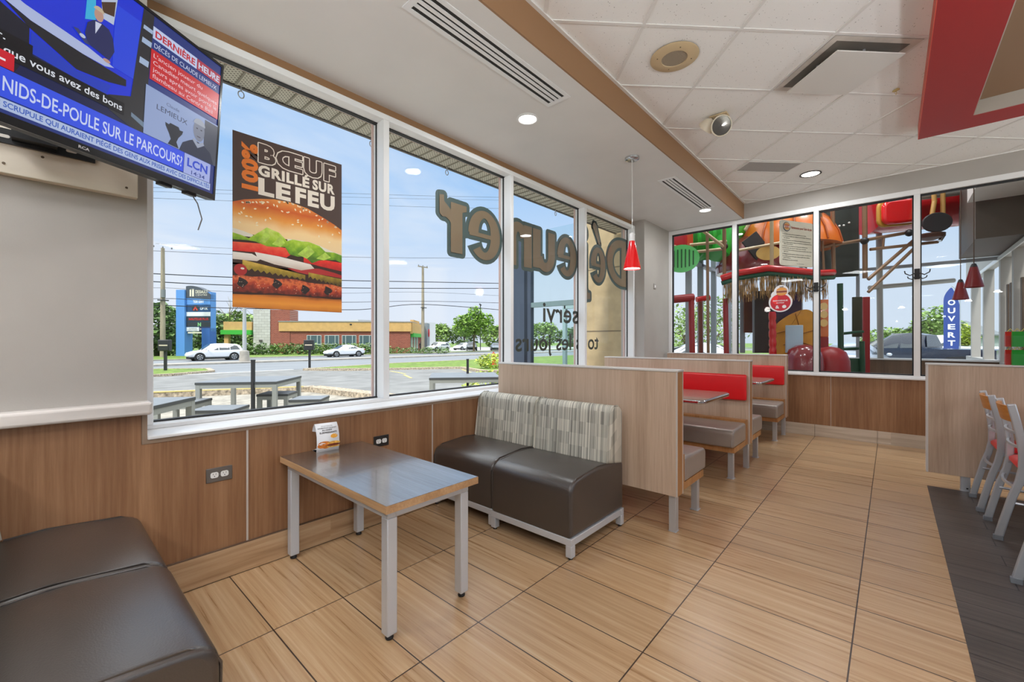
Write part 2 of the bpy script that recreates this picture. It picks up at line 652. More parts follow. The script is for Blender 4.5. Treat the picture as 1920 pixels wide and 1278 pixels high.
# ---- left wall
w = MB()
w.box(XW - 0.42, -3.5, 0, XW, 0.345, SZ)                         # pier left of the windows
w.box(XW - 0.40, 0.345, 0.0, XW - 0.02, 5.77, 0.755)             # below the windows
w.box(-2.98, 5.77, 0, -2.62, YB + 0.05, SZ)                      # pier in the corner
struct(w.build('wall_left', M_gray, keep=True))
struct(MB().box(-2.98, 0.345, 2.88, -2.80, 5.77, SZ + 0.1).build('wall_left_header', M_brown, keep=True))
p = MB()
p.box(XW - 0.012, -3.5, 0.15, XW + 0.004, 0.325, 0.886)
p.box(XW - 0.012, 0.325, 0.15, XW + 0.004, 0.752, 0.745)
for a, b_ in ((0.756, 1.979), (1.983, 3.206), (3.21, 4.433), (4.437, 5.768)):
    p.box(XW - 0.012, a, 0.15, XW + 0.004, b_, 0.745)
struct(p.build('wall_left_panelling', M_lam, keep=True))
p = MB()
for y in (0.754, 1.981, 3.208, 4.435):
    p.box(XW, y - 0.0045, 0.15, XW + 0.006, y + 0.0045, 0.745)
struct(p.build('trim_3', M_strip, keep=True))
struct(MB().box(XW, 0.326, 0.745, XW + 0.008, 5.77, 0.766).box(XW, 0.326, 0.766, XW + 0.008, 0.345, 0.886).build('trim_4', mat('taupe_trim', (150, 128, 108), 0.45), keep=True))
m_base = tiles('baseboard_tile', 1.2, 0.6, (0, 0, 0), 0.0, None, None, (62, 46, 36), 0, 0.35,
               gcols=[(0.27, (146, 110, 78)), (0.45, (178, 144, 108)), (0.6, (196, 166, 132)), (0.75, (208, 184, 154))])
# baseboard, its tile coordinates turned to run along the wall
p = MB()
ys = [-3.5, 0.36, 1.58, 2.80, 4.02, 5.24, 5.765]
for a, b_ in zip(ys, ys[1:]):
    p.box(a + 0.0015, 0, 0.004, b_ - 0.0015, 0.018, 0.152)
o = p.build('baseboard_left', m_base, keep=True); o.rotation_euler = (0, 0, R(90)); o.location = (XW + 0.018, 0, 0)
struct(o)
struct(MB().box(XW + 0.0005, -3.5, 0.150, XW + 0.017, 5.765, 0.157).build('trim_5', mat('brown_cap_strip', (96, 74, 58), 0.5), keep=True))
# marble ledge
m_marble = mat('white_marble', (214, 208, 203), 0.25, var=0.07, vscale=7, stretch=(1, 0.35, 1.5))
struct(MB().box(XW - 0.02, -3.5, 0.886, XW + 0.07, 0.356, 0.944).build('trim_6', m_marble, bevel=0.012, seg=3, keep=True))
# sill
struct(MB().box(-2.78, 0.345, 0.764, XW + 0.02, 5.765, 0.779).build('trim_7', M_white, bevel=0.004, keep=True))

# windows of the left wall: a frame each, its pane and gasket are parts
mull = [(0.345, 0.395), (1.69, 1.738), (3.08, 3.122), (4.42, 4.466), (5.722, 5.768)]
FX0, FX1 = -2.90, -2.76
ZB0, ZB1, ZT0, ZT1 = 0.779, 0.800, 2.838, 2.88
for i in range(4):
    y0 = mull[i][0] if i == 0 else mull[i][1]
    y1 = mull[i + 1][1]
    yi0 = mull[i][1]; yi1 = mull[i + 1][0]
    f = MB()
    f.box(FX0, y0, ZB0, FX1, y1, ZB1).box(FX0, y0, ZT0, FX1, y1, ZT1)
    f.box(FX0, yi1, ZB1, FX1, y1, ZT0)
    if i == 0:
        f.box(FX0, y0, ZB1, FX1, yi0, ZT0)
    fo = struct(f.build('window_%d' % (i + 1), M_white, bevel=0.003, keep=True))
    gk = MB()
    for (a0, a1, c0, c1) in ((yi0, yi1, ZB1, ZB1 + 0.009), (yi0, yi1, ZT0 - 0.007, ZT0)):
        gk.box(XG - 0.02, a0, c0, XG + 0.016, a1, c1)
    for (a0, a1, c0, c1) in ((yi0, yi0 + 0.003, ZB1 + 0.009, ZT0 - 0.007), (yi1 - 0.003, yi1, ZB1 + 0.009, ZT0 - 0.007)):
        gk.box(XG - 0.008, a0, c0, XG + 0.009, a1, c1)
    gk.build('gasket', M_gasket, fo)
    MB().box(XG - 0.006, yi0, ZB1, XG + 0.006, yi1, ZT0).build('pane', M_glass, fo)

# ---- back wall: panelling below, windows into the play area above
w = MB()
w.box(-2.62, YB, 0, 2.15, YB + 0.12, 0.775).box(-2.62, YB - 0.01, 2.945, 6.1, YB + 0.12, CZ + 0.05).box(2.15, YB, 0, 6.1, YB + 0.12, 2.96)
struct(w.build('wall_back', M_gray, keep=True))
p = MB()
for a, b_ in ((-2.62, -0.567), (-0.563, 0.32), (0.324, 2.14)):
    p.box(a, YB - 0.012, 0.148, b_, YB + 0.002, 0.775)
struct(p.build('wall_back_panelling', M_lam, keep=True))
struct(MB().box(-0.567, YB - 0.016, 0.148, -0.563, YB, 0.775).box(0.32, YB - 0.016, 0.148, 0.324, YB, 0.775).build('trim_8', M_strip, keep=True))
p = MB()
xs = [-2.62, -2.0, -1.34, -0.73, -0.12, 0.49, 1.10, 1.71, 2.3]
for a, b_ in zip(xs, xs[1:]):
    p.box(a + 0.0015, YB - 0.022, 0.0, b_ - 0.0015, YB, 0.148)
m_baseb = tiles('pale_baseboard_tile', 1.2, 0.6, (0, 0, 0), 0.0, None, None, (62, 46, 36), 0, 0.35,
                gcols=[(0.27, (170, 152, 132)), (0.45, (190, 176, 158)), (0.6, (205, 193, 177)), (0.75, (216, 206, 192))])
struct(p.build('baseboard_back', m_baseb, keep=True))
struct(MB().box(-2.62, YB - 0.05, 0.775, 2.15, YB + 0.02, 0.800).build('trim_9', M_white, bevel=0.004, keep=True))
mb_ = [(-2.62, -2.575), (-1.702, -1.644), (-0.742, -0.688), (0.195, 0.249), (1.13, 1.184), (2.096, 2.15)]
BY0, BY1 = YB - 0.03, YB + 0.07
for i in range(5):
    x0 = mb_[i][0] if i == 0 else mb_[i][1]
    x1 = mb_[i + 1][1]; xi0 = mb_[i][1]; xi1 = mb_[i + 1][0]
    f = MB().box(x0, BY0, 0.79, x1, BY1, 0.822).box(x0, BY0, 2.885, x1, BY1, 2.945).box(xi1, BY0, 0.822, x1, BY1, 2.885)
    if i == 0:
        f.box(x0, BY0, 0.822, xi0, BY1, 2.885)
    fo = struct(f.build('window_%d' % (i + 5), M_white, bevel=0.003, keep=True))
    gk = MB()
    for (a0, a1, c0, c1) in ((xi0, xi1, 0.822, 0.836), (xi0, xi1, 2.868, 2.885), (xi0, xi0 + 0.012, 0.822, 2.885), (xi1 - 0.012, xi1, 0.822, 2.885)):
        gk.box(a0, YB + 0.0, c0, a1, YB + 0.045, c1)
    gk.build('gasket', M_gasket, fo)
    MB().box(xi0, YB + 0.014, 0.822, xi1, YB + 0.026, 2.885).build('pane', M_glass_play, fo)
struct(MB().box(-2.62, YB - 0.016, 2.945, 6.0, YB, 2.968).build('trim_10', M_gray, keep=True))

# ---- the sides behind the camera: daylight comes in here too
struct(MB().box(-3.0, -3.62, -0.1, 6.2, -3.5, CZ + 0.05).build('wall_rear', M_gray, keep=True))
w = MB()
w.box(6.0, -3.5, 0, 6.15, 6.8, 0.8).box(6.0, -3.5, 2.9, 6.15, 6.8, CZ + 0.05)
for y in (-3.5, -1.4, 0.7, 2.8, 4.9):
    w.box(6.0, y, 0.8, 6.15, y + 0.12, 2.9)
w.box(6.0, 6.5, 0.8, 6.15, 6.8, 2.9)
struct(w.build('wall_right', M_gray, keep=True))
wd = MB()
for y in (-1.4, 0.7, 2.8, 4.9):
    wd.box(6.05, y - 1.98, 0.8, 6.06, y, 2.9)
wd.box(6.05, 5.02, 0.8, 6.06, 6.5, 2.9)
struct(wd.build('window_10', M_glass, keep=True))
# unseen pale walk added to bounce sunlight in through the windows on the right
struct(MB().box(6.2, -14, -0.3, 14, 16, -0.2).build('added_bounce_walk', mat('pale_concrete', (206, 202, 194), 0.85), keep=True))
# roof and its overhang outside the left windows
m_roof = mat('roof_membrane', (150, 148, 142), 0.8)
struct(MB().box(-3.05, -3.9, CZ + 0.10, 6.3, YB + 0.1, CZ + 0.3).build('roof', m_roof, keep=True))

mps = bpy.data.materials.new('perforated_soffit_metal'); mps.use_nodes = True
t = mps.node_tree; b = t.nodes['Principled BSDF']; b.inputs['Roughness'].default_value = 0.6
tcx = t.nodes.new('ShaderNodeTexCoord')
mp = t.nodes.new('ShaderNodeMapping'); mp.inputs['Scale'].default_value = (46, 46, 46); mp.inputs['Rotation'].default_value = (0, 0, R(45))
t.links.new(tcx.outputs['Object'], mp.inputs[0])
fr = t.nodes.new('ShaderNodeVectorMath'); fr.operation = 'FRACTION'; t.links.new(mp.outputs[0], fr.inputs[0])
sx = t.nodes.new('ShaderNodeSeparateXYZ'); t.links.new(fr.outputs[0], sx.inputs[0])
cx = t.nodes.new('ShaderNodeCombineXYZ'); t.links.new(sx.outputs[0], cx.inputs[0]); t.links.new(sx.outputs[1], cx.inputs[1])
ds = t.nodes.new('ShaderNodeVectorMath'); ds.operation = 'DISTANCE'; ds.inputs[1].default_value = (0.5, 0.5, 0)
t.links.new(cx.outputs[0], ds.inputs[0])
rr = ramp(t, [(0.20, (96, 92, 80)), (0.28, (214, 211, 196))])
t.links.new(ds.outputs['Value'], rr.inputs[0]); t.links.new(rr.outputs[0], b.inputs['Base Color'])
s_ = MB().box(-3.31, -3.8, 2.955, -2.98, 6.25, 3.02)
so_ = struct(s_.build('roof_overhang', mps, keep=True))
rb = MB()
y = -3.7
while y < 6.2:
    rb.bar((-3.30, y, 2.952), (-2.985, y, 2.952), 0.011, 0.010)
    y += 0.107
rb.build('rib', mat('soffit_rib', (150, 146, 132), 0.6), so_)
MB().box(-3.335, -3.8, 2.945, -3.31, 6.25, 3.25).build('fascia', mat('dark_fascia', (92, 88, 84), 0.5), so_)
MB().box(-2.985, -3.8, 2.935, -2.95, 5.77, 2.957).build('edge_strip', mat('pinkish_brick_red', (168, 132, 120), 0.6), so_)
# outside reveals beside the glass
struct(MB().box(-2.915, 1.68, 0.8, -2.90, 1.70, 2.9).box(-2.915, 3.07, 0.8, -2.90, 3.09, 2.9).box(-2.915, 4.41, 0.8, -2.90, 4.43, 2.9).box(-2.915, 5.70, 0.8, -2.90, 5.74, 2.9).build('trim_11', mat('pale_pink_trim', (214, 184, 176), 0.6), keep=True))


# ---------------------------------------------------------------- lamps in the ceilings
def downlight(x, y, z, label, watts, r=0.083, rim=M_white, group='recessed ceiling downlights'):
    T = thing('recessed_downlight', label, 'ceiling light', (x, y, z), 0, group, world=False)
    MB().lathe([(r, -0.001), (r + 0.004, -0.007), (r - 0.012, -0.010), (r - 0.018, -0.004), (r - 0.018, 0.0)], 32, cap=False).build('trim_ring', rim, T, smooth=40)
    MB().lathe([(r - 0.017, -0.004), (0.03, -0.0065), (0.001, -0.007)], 32, cap=True).build('diffuser', M_lamp, T, smooth=40)
    ld = bpy.data.lights.new('lamp_light', 'AREA')
    ld.shape = 'DISK'; ld.size = 2 * r - 0.03; ld.energy = watts; ld.color = (0.95, 0.98, 1.0)
    lo = bpy.data.objects.new('lamp_light', ld); lo.parent = T; lo.location = (0, 0, -0.014)
    COL.objects.link(lo)
    return T


LW = 12
downlight(-2.11, 2.55, SZ, 'round recessed downlight in the grey soffit beyond the end of the long slot diffuser', LW)
downlight(-1.83, 5.89, SZ, 'round recessed downlight in the grey soffit past the short slot diffuser near the corner', LW)
downlight(-0.70, 6.02, CZ, 'round recessed downlight with a dark rim in the tiled ceiling near the play area windows', LW, 0.105, mat('dark_rim', (70, 66, 62), 0.5))
m_panel = mat('panel_diffuser', (255, 255, 255), 0.5, emit=(250, 252, 255), estr=6.0)


def added_panel_light(x, y, z, label, watts, s=0.29, rot=45):
    """unseen square lay-in lamp, added for more light"""
    T = thing('added_panel_light', label, 'ceiling light', (x, y, z), R(rot), 'added unseen panel lamps', world=False)
    f = MB().box(-s, -s, -0.008, s, -s + 0.02, -0.0005).box(-s, s - 0.02, -0.008, s, s, -0.0005).box(-s, -s + 0.02, -0.008, -s + 0.02, s - 0.02, -0.0005).box(s - 0.02, -s + 0.02, -0.008, s, s - 0.02, -0.0005)
    f.build('frame', M_white, T)
    MB().box(-s + 0.02, -s + 0.02, -0.004, s - 0.02, s - 0.02, -0.001).build('diffuser', m_panel, T)
    ld = bpy.data.lights.new('lamp_light', 'AREA')
    ld.shape = 'SQUARE'; ld.size = 2 * s - 0.06; ld.energy = watts; ld.color = (0.95, 0.98, 1.0)
    lo = bpy.data.objects.new('lamp_light', ld); lo.parent = T; lo.location = (0, 0, -0.012)
    COL.objects.link(lo)
    return T


PL = 27  # strength of the unseen panel lamps added to brighten the room
for (x, y, z, rot) in ((-2.1, -0.9, SZ, 0), (0.85, -0.15, CZ, 45), (4.3, 0.2, CZ, 45), (4.6, 3.6, CZ, 45), (1.0, -2.2, CZ, 45), (3.4, -2.2, CZ, 45), (5.2, 2.0, CZ, 45), (3.4, 5.9, CZ, 45), (-0.7, -2.0, CZ, 45)):
    added_panel_light(x, y, z, 'square panel lamp in the ceiling added out of view to brighten the room', PL, rot=rot)

# unseen bowl shaped uplights added on the right and behind to brighten the ceiling
def added_bowl_uplight(x, y, z, watts):
    T = thing('added_bowl_uplight', 'white metal bowl uplight hanging from the ceiling, added out of view to brighten it', 'pendant lamp', (x, y, z), 0, 'added bowl uplights', world=False)
    MB().lathe([(0.01, -0.10), (0.09, -0.085), (0.16, -0.03), (0.19, 0.03), (0.185, 0.03), (0.155, -0.022), (0.085, -0.075), (0.01, -0.09)], 32, cap=False).build('bowl', mat('white_enamel', (236, 236, 234), 0.4), T, smooth=50)
    MB().ball((0, 0, -0.02), 0.035, 12, 8).build('bulb', M_lamp, T, smooth=60)
    for a in (0, 120, 240):
        MB().tube([(0.17 * math.cos(R(a)), 0.17 * math.sin(R(a)), 0.02), (0, 0, 0.35)], 0.002, 5).build('wire', M_chrome, T)
    MB().tube([(0, 0, 0.35), (0, 0, CZ - z - 0.02)], 0.004, 6).build('cord', M_black, T)
    MB().lathe([(0.06, CZ - z - 0.025), (0.06, CZ - z)], 20).build('canopy', M_chrome, T)
    ld = bpy.data.lights.new('lamp_light', 'POINT'); ld.energy = watts; ld.shadow_soft_size = 0.06; ld.color = (0.95, 0.98, 1.0)
    lo = bpy.data.objects.new('lamp_light', ld); lo.parent = T; lo.location = (0, 0, 0.02); COL.objects.link(lo)


for x, y, w_ in ((1.35, 2.6, 44), (2.2, 4.6, 44), (3.4, 3.6, 56), (1.2, 0.6, 58), (0.2, -1.0, 70), (-0.9, -0.75, 84)):
    added_bowl_uplight(x, y, 2.0, w_)
# ================================================================ FURNITURE
# striped upholstery: thin upright threads broken into rows
mst = bpy.data.materials.new('striped_upholstery'); mst.use_nodes = True
t = mst.node_tree; b = t.nodes['Principled BSDF']; b.inputs['Roughness'].default_value = 0.6
tcx = t.nodes.new('ShaderNodeTexCoord'); sp = t.nodes.new('ShaderNodeSeparateXYZ'); t.links.new(tcx.outputs['Object'], sp.inputs[0])
zz = t.nodes.new('ShaderNodeMath'); zz.operation = 'MULTIPLY_ADD'; zz.inputs[1].default_value = -0.55   # rows follow the cloth over the top
t.links.new(sp.outputs['Y'], zz.inputs[0]); t.links.new(sp.outputs['Z'], zz.inputs[2])
xy = t.nodes.new('ShaderNodeMath'); xy.operation = 'MULTIPLY_ADD'; xy.inputs[1].default_value = 0.35
t.links.new(sp.outputs['Y'], xy.inputs[0]); t.links.new(sp.outputs['X'], xy.inputs[2])
row = t.nodes.new('ShaderNodeMath'); row.operation = 'DIVIDE'; row.inputs[1].default_value = 0.072; t.links.new(zz.outputs[0], row.inputs[0])
rf = t.nodes.new('ShaderNodeMath'); rf.operation = 'FLOOR'; t.links.new(row.outputs[0], rf.inputs[0])
st = t.nodes.new('ShaderNodeMath'); st.operation = 'DIVIDE'; st.inputs[1].default_value = 0.0052; t.links.new(xy.outputs[0], st.inputs[0])
sf = t.nodes.new('ShaderNodeMath'); sf.operation = 'FLOOR'; t.links.new(st.outputs[0], sf.inputs[0])
bk = t.nodes.new('ShaderNodeMath'); bk.operation = 'DIVIDE'; bk.inputs[1].default_value = 5.0; t.links.new(sf.outputs[0], bk.inputs[0])
bkf = t.nodes.new('ShaderNodeMath'); bkf.operation = 'FLOOR'; t.links.new(bk.outputs[0], bkf.inputs[0])
c1 = t.nodes.new('ShaderNodeCombineXYZ'); t.links.new(sf.outputs[0], c1.inputs[0])
c2 = t.nodes.new('ShaderNodeCombineXYZ'); t.links.new(bkf.outputs[0], c2.inputs[0]); t.links.new(rf.outputs[0], c2.inputs[1])
w1 = t.nodes.new('ShaderNodeTexWhiteNoise'); w1.noise_dimensions = '2D'; t.links.new(c1.outputs[0], w1.inputs['Vector'])
w2 = t.nodes.new('ShaderNodeTexWhiteNoise'); w2.noise_dimensions = '2D'; t.links.new(c2.outputs[0], w2.inputs['Vector'])
am = t.nodes.new('ShaderNodeMath'); am.operation = 'MULTIPLY_ADD'; am.inputs[1].default_value = 0.66
hm = t.nodes.new('ShaderNodeMath'); hm.operation = 'MULTIPLY'; hm.inputs[1].default_value = 0.34
t.links.new(w2.outputs['Value'], hm.inputs[0]); t.links.new(w1.outputs['Value'], am.inputs[0]); t.links.new(hm.outputs[0], am.inputs[2])
rs = ramp(t, [(0.10, (122, 120, 112)), (0.36, (156, 154, 143)), (0.58, (178, 175, 162)), (0.85, (212, 208, 194))])
t.links.new(am.outputs[0], rs.inputs[0]); t.links.new(rs.outputs[0], b.inputs['Base Color'])


def extrude_x(prof, x0, x1, r=0.03, n=4):
    """loft a y/z outline along x with softly rounded ends"""
    cy = sum(p[0] for p in prof) / len(prof); cz = sum(p[1] for p in prof) / len(prof)
    mb = MB(); st_ = []
    H_ = max(p[1] for p in prof) - min(p[1] for p in prof)
    for i in range(n + 1):
        a = R(90 * i / n)
        st_.append((x0 + r * (1 - math.sin(a)), r * (1 - math.cos(a))))
    st_ = [(x0 + r * (1 - math.cos(R(90 * i / n))), r * (1 - math.sin(R(90 * i / n)))) for i in range(n + 1)]
    st_ += [(x1 - r * (1 - math.cos(R(90 * i / n))), r * (1 - math.sin(R(90 * i / n)))) for i in range(n, -1, -1)]
    vs = []
    for x, ins in st_:
        for (y, z) in prof:
            dy = y - cy; dz = z - cz
            ly = max(abs(p[0] - cy) for p in prof); lz = H_ / 2
            vs.append((x, cy + dy * (1 - ins / ly), cz + dz * (1 - ins / lz)))
    m = len(prof); fs = []
    for i in range(len(st_) - 1):
        for j in range(m):
            j2 = (j + 1) % m
            fs.append((i * m + j, i * m + j2, (i + 1) * m + j2, (i + 1) * m + j))
    fs.append(tuple(range(m))); fs.append(tuple(reversed(range((len(st_) - 1) * m, len(st_) * m))))
    return mb.add(vs, fs)


def round_poly(pts, rad, n=5):
    """round the corners of a 2-d polygon; rad may be per corner"""
    out = []
    k = len(pts)
    for i, p in enumerate(pts):
        r = rad[i] if isinstance(rad, (list, tuple)) else rad
        p = Vector(p); a = (Vector(pts[i - 1]) - p); c = (Vector(pts[(i + 1) % k]) - p)
        if r <= 0:
            out.append(tuple(p)); continue
        a.normalize(); c.normalize()
        A = p + a * r; C = p + c * r
        for j in range(n + 1):
            s = j / n
            out.append(tuple(A * (1 - s) ** 2 + p * 2 * s * (1 - s) + C * s * s))
    return out


def lounge_seat(loc, rz, label):
    T = thing('lounge_chair', label, 'chair', loc, rz, 'leatherette lounge chairs', world=False)
    W, D = 0.625, 0.62
    seat = round_poly([(0.0, 0.118), (D, 0.118), (D, 0.425), (0.30, 0.462), (0.0, 0.430)], [0.008, 0.008, 0.02, 0.10, 0.075], 6)
    o = extrude_x(seat, 0.003, W - 0.003, 0.022).build('seat', M_leather, T, smooth=50)
    for x in (0.016, W - 0.016):
        pp = MB().tube([(x, 0.003, 0.13), (x, 0.000, 0.365), (x, 0.022, 0.41), (x, 0.075, 0.438), (x, 0.30, 0.457), (x, 0.41, 0.450)], 0.0042, 6)
        pp.build('piping', M_leather, o, smooth=60)
    bp_ = round_poly([(0.415, 0.445), (0.612, 0.405), (0.618, 0.79), (0.475, 0.805)], [0.012, 0.01, 0.055, 0.065], 6)
    o = extrude_x(bp_, 0.004, W - 0.004, 0.026).build('backrest', mst, T, smooth=50)
    for x in (0.020, W - 0.020):
        pp = MB().tube([(x, 0.416, 0.455), (x, 0.457, 0.735), (x, 0.476, 0.778), (x, 0.520, 0.799), (x, 0.575, 0.795)], 0.0038, 6)
        pp.build('piping', mst, o, smooth=60)
    f = MB()
    z0, z1 = 0.078, 0.118
    f.box(0, 0, z0, W, 0.04, z1).box(0, D - 0.04, z0, W, D, z1).box(0, 0.04, z0, 0.04, D - 0.04, z1).box(W - 0.04, 0.04, z0, W, D - 0.04, z1)
    f.build('base_frame', M_silver, T, bevel=0.003)
    for x in (0, W - 0.04):
        for y in (0, D - 0.04):
            l = MB().box(x, y, 0.012, x + 0.04, y + 0.04, z0).build('leg', M_silver, T, bevel=0.003)
            MB().lathe([(0.013, 0.0), (0.013, 0.014)], 12, Matrix.Translation((x + 0.02, y + 0.02, 0))).build('glide', M_rubber, l)
    return T


lounge_seat((-1.945, 1.975, 0), 0, 'dark brown lounge seat with striped back at the aisle end of the partition')
lounge_seat((-2.578 + 0.008, 1.990, 0), 0, 'dark brown lounge seat with striped back in the corner against the window wall')
lounge_seat((-1.318, 0.33, 0), R(180), 'dark brown lounge seat nearest the camera in the bottom left corner')
lounge_seat((-1.948, 0.328, 0), R(180), 'dark brown lounge seat against the panelling below the television')

# ---- low lounge table
T = thing('lounge_table', 'low dark topped table with silver legs standing by the window wall', 'table', (-2.025, 1.165, 0))
m_top = wood('dark_table_laminate', (150, 143, 138), (166, 160, 155), (180, 174, 170), 'X', 8.0, 0.22, coat=0.3)
m_top.node_tree.nodes['Principled BSDF'].inputs['Metallic'].default_value = 0.9
tx0, tx1, ty0, ty1 = -2.562, -1.475, 0.915, 1.412
tt = MB().box(tx0 + 0.002, ty0 + 0.002, 0.540, tx1 - 0.002, ty1 - 0.002, 0.5715).build('tabletop', m_top, T)
e = MB()
e.box(tx0, ty0, 0.539, tx1, ty0 + 0.0018, 0.570).box(tx0, ty1 - 0.0018, 0.539, tx1, ty1, 0.570).box(tx1 - 0.0018, ty0 + 0.002, 0.539, tx1, ty1 - 0.002, 0.570).box(tx0, ty0 + 0.002, 0.539, tx0 + 0.0018, ty1 - 0.002, 0.570)
e.build('edge_band', wood('oak_edge_band', (160, 122, 84), (184, 146, 106), (204, 168, 128), 'X', 14, 0.4), tt)
f = MB()
lx0, lx1, ly0, ly1 = -2.535, -1.515, 0.945, 1.385
f.box(lx0, ly0, 0.50, lx1, ly0 + 0.04, 0.539).box(lx0, ly1 - 0.04, 0.50, lx1, ly1, 0.539).box(lx0, ly0 + 0.04, 0.50, lx0 + 0.04, ly1 - 0.04, 0.539).box(lx1 - 0.04, ly0 + 0.04, 0.50, lx1, ly1 - 0.04, 0.539)
f.build('apron_frame', M_silver, T, bevel=0.003)
for x in (lx0, lx1 - 0.047):
    for y in (ly0, ly1 - 0.047):
        l = MB().box(x, y, 0.022, x + 0.047, y + 0.047, 0.5).build('leg', M_silver, T, bevel=0.004)
        MB().lathe([(0.016, 0.0), (0.018, 0.006), (0.012, 0.024)], 14, Matrix.Translation((x + 0.0235, y + 0.0235, 0))).build('glide', M_black, l)

# ---- partitions with the booths between them
X0, X1 = -2.556, -1.005


def partition(y0, y1, zt, label, group='booth partitions', x0=X0, x1=X1, z0=0.235, legs=((-1.045, 0.5),), caps=True, side=1):
    T = thing('partition', label, 'partition', ((x0 + x1) / 2, (y0 + y1) / 2, 0), 0, group)
    MB().box(x0, y0, z0, x1 - 0.004, y1, zt).build('panel', M_lam_pale, T)
    MB().box(x1 - 0.004, y0 + 0.004, z0, x1, y1 - 0.004, zt).build('end_panel', M_lam_edge, T)
    MB().box(x0, y0 - 0.005, zt, x1 + 0.006, y1 + 0.005, zt + 0.014).build('top_cap', mat('white_metal_cap', (214, 211, 208), 0.3, metal=0.2), T, bevel=0.003)
    MB().box(x1 - 0.006, y0 - 0.004, z0, x1 + 0.003, y0 + 0.004, zt).box(x1 - 0.006, y1 - 0.004, z0, x1 + 0.003, y1 + 0.004, zt).build('edge_trim', M_strip, T)
    for lx, s in legs:
        MB().box(lx - 0.022, (y0 + y1) / 2 - 0.025, 0.004, lx + 0.022, (y0 + y1) / 2 + 0.025, z0).box(lx - 0.026, (y0 + y1) / 2 - 0.029, 0, lx + 0.026, (y0 + y1) / 2 + 0.029, 0.004).build('leg', M_alu, T, bevel=0.002)
    # inner foot by the wall
    MB().box(x0 + 0.05, (y0 + y1) / 2 - 0.025, 0, x0 + 0.09, (y0 + y1) / 2 + 0.025, z0).build('leg', M_alu, T, bevel=0.002)
    return T


partition(2.69, 2.785, 1.022, 'wood laminate partition directly behind the two striped lounge seats')
partition(4.53, 4.625, 1.022, 'wood laminate partition in the middle with the large red back cushion', legs=((-1.045, .5),))
partition(6.44, 6.535, 1.030, 'wood laminate partition farthest back beside the play area windows', legs=((-1.045, .5),))


def booth_bench(yb, dirn, label):
    """yb: y of the partition face it stands against; dirn +1 faces +y"""
    T = thing('booth_bench', label, 'bench', (-1.78, yb + dirn * 0.25, 0), 0, 'booth benches')
    y = lambda d: yb + dirn * d
    sp_ = round_poly([(0.085, 0.285), (0.50, 0.285), (0.505, 0.440), (0.085, 0.452)], [0.01, 0.02, 0.045, 0.02], 5)
    prof = [(y(d), z) for d, z in sp_]
    if dirn < 0: prof = prof[::-1]
    c = extrude_x(prof, X0 + 0.02, -1.016, 0.02).build('seat', M_silverseat, T, smooth=50)
    pp = MB()
    pp.tube([(-1.034, y(0.088), 0.445), (-1.034, y(0.44), 0.438), (-1.034, y(0.495), 0.40), (-1.034, y(0.505), 0.30)], 0.004, 6)
    pp.build('piping', M_silverseat, c, smooth=60)
    MB().box(X0 + 0.02, y(0.004), 0.236, -1.022, y(0.46), 0.284).build('seat_board', M_lam_edge, T)
    MB().box(X0 + 0.02, y(0.004), 0.284, -1.022, y(0.083), 0.47).build('back_rail', M_lam_edge, T)
    for lx in (-1.062, X0 + 0.12):
        MB().box(lx - 0.022, min(y(0.385), y(0.43)), 0.004, lx + 0.022, max(y(0.385), y(0.43)), 0.236).box(lx - 0.03, min(y(0.375), y(0.44)), 0, lx + 0.03, max(y(0.375), y(0.44)), 0.005).build('leg', M_alu, T, bevel=0.002)
    rp = round_poly([(0.003, 0.652), (0.052, 0.652), (0.048, 0.898), (0.003, 0.898)], [0.0, 0.018, 0.022, 0.0], 4)
    prof = [(y(d), z) for d, z in rp]
    if dirn < 0: prof = prof[::-1]
    extrude_x(prof, X0 + 0.05, -1.024, 0.018).build('back_cushion', M_red, T, smooth=50)
    return T


booth_bench(2.785, 1, 'bronze grey booth bench peeking out right behind the nearest partition')
booth_bench(4.53, -1, 'bronze grey booth bench with a red back cushion facing the nearest booth table')
booth_bench(4.625, 1, 'bronze grey booth bench peeking out behind the middle partition')
booth_bench(6.44, -1, 'bronze grey booth bench with a red back cushion below the play area windows')


def booth_table(yc, label):
    T = thing('booth_table', label, 'table', (-1.8, yc, 0), 0, 'booth tables')
    d = 0.36
    out = round_poly([(X0 + 0.015, yc - d), (-1.045, yc - d), (-1.045, yc + d), (X0 + 0.015, yc + d)], [0, 0.07, 0.07, 0], 7)
    inn = round_poly([(X0 + 0.015, yc - d + 0.012), (-1.057, yc - d + 0.012), (-1.057, yc + d - 0.012), (X0 + 0.015, yc + d - 0.012)], [0, 0.062, 0.062, 0], 7)
    MB().prism([(x, y, 0.741) for x, y in out], (0, 0, 0.028)).build('table_edge', M_chrome, T, bevel=0.007, seg=3)
    MB().prism([(x, y, 0.7692) for x, y in inn], (0, 0, 0.0018)).build('tabletop', wood('taupe_tabletop', (116, 100, 90), (134, 118, 106), (150, 134, 122), 'X', 10, 0.2, coat=0.4), T)
    MB().box(-1.95, yc - 0.18, 0.724, -1.45, yc + 0.18, 0.740).build('support_plate', M_black, T)
    MB().lathe([(0.035, 0.01), (0.035, 0.726)], 18, Matrix.Translation((-1.7, yc, 0))).build('column', M_black, T, smooth=40)
    MB().lathe([(0.24, 0.0), (0.24, 0.012), (0.06, 0.03), (0.036, 0.05)], 28, Matrix.Translation((-1.7, yc, 0))).build('base', M_black, T, smooth=40)


booth_table(3.70, 'taupe booth table with metal rim between the nearest and middle partitions')
booth_table(5.60, 'taupe booth table with metal rim between the middle and far partitions')

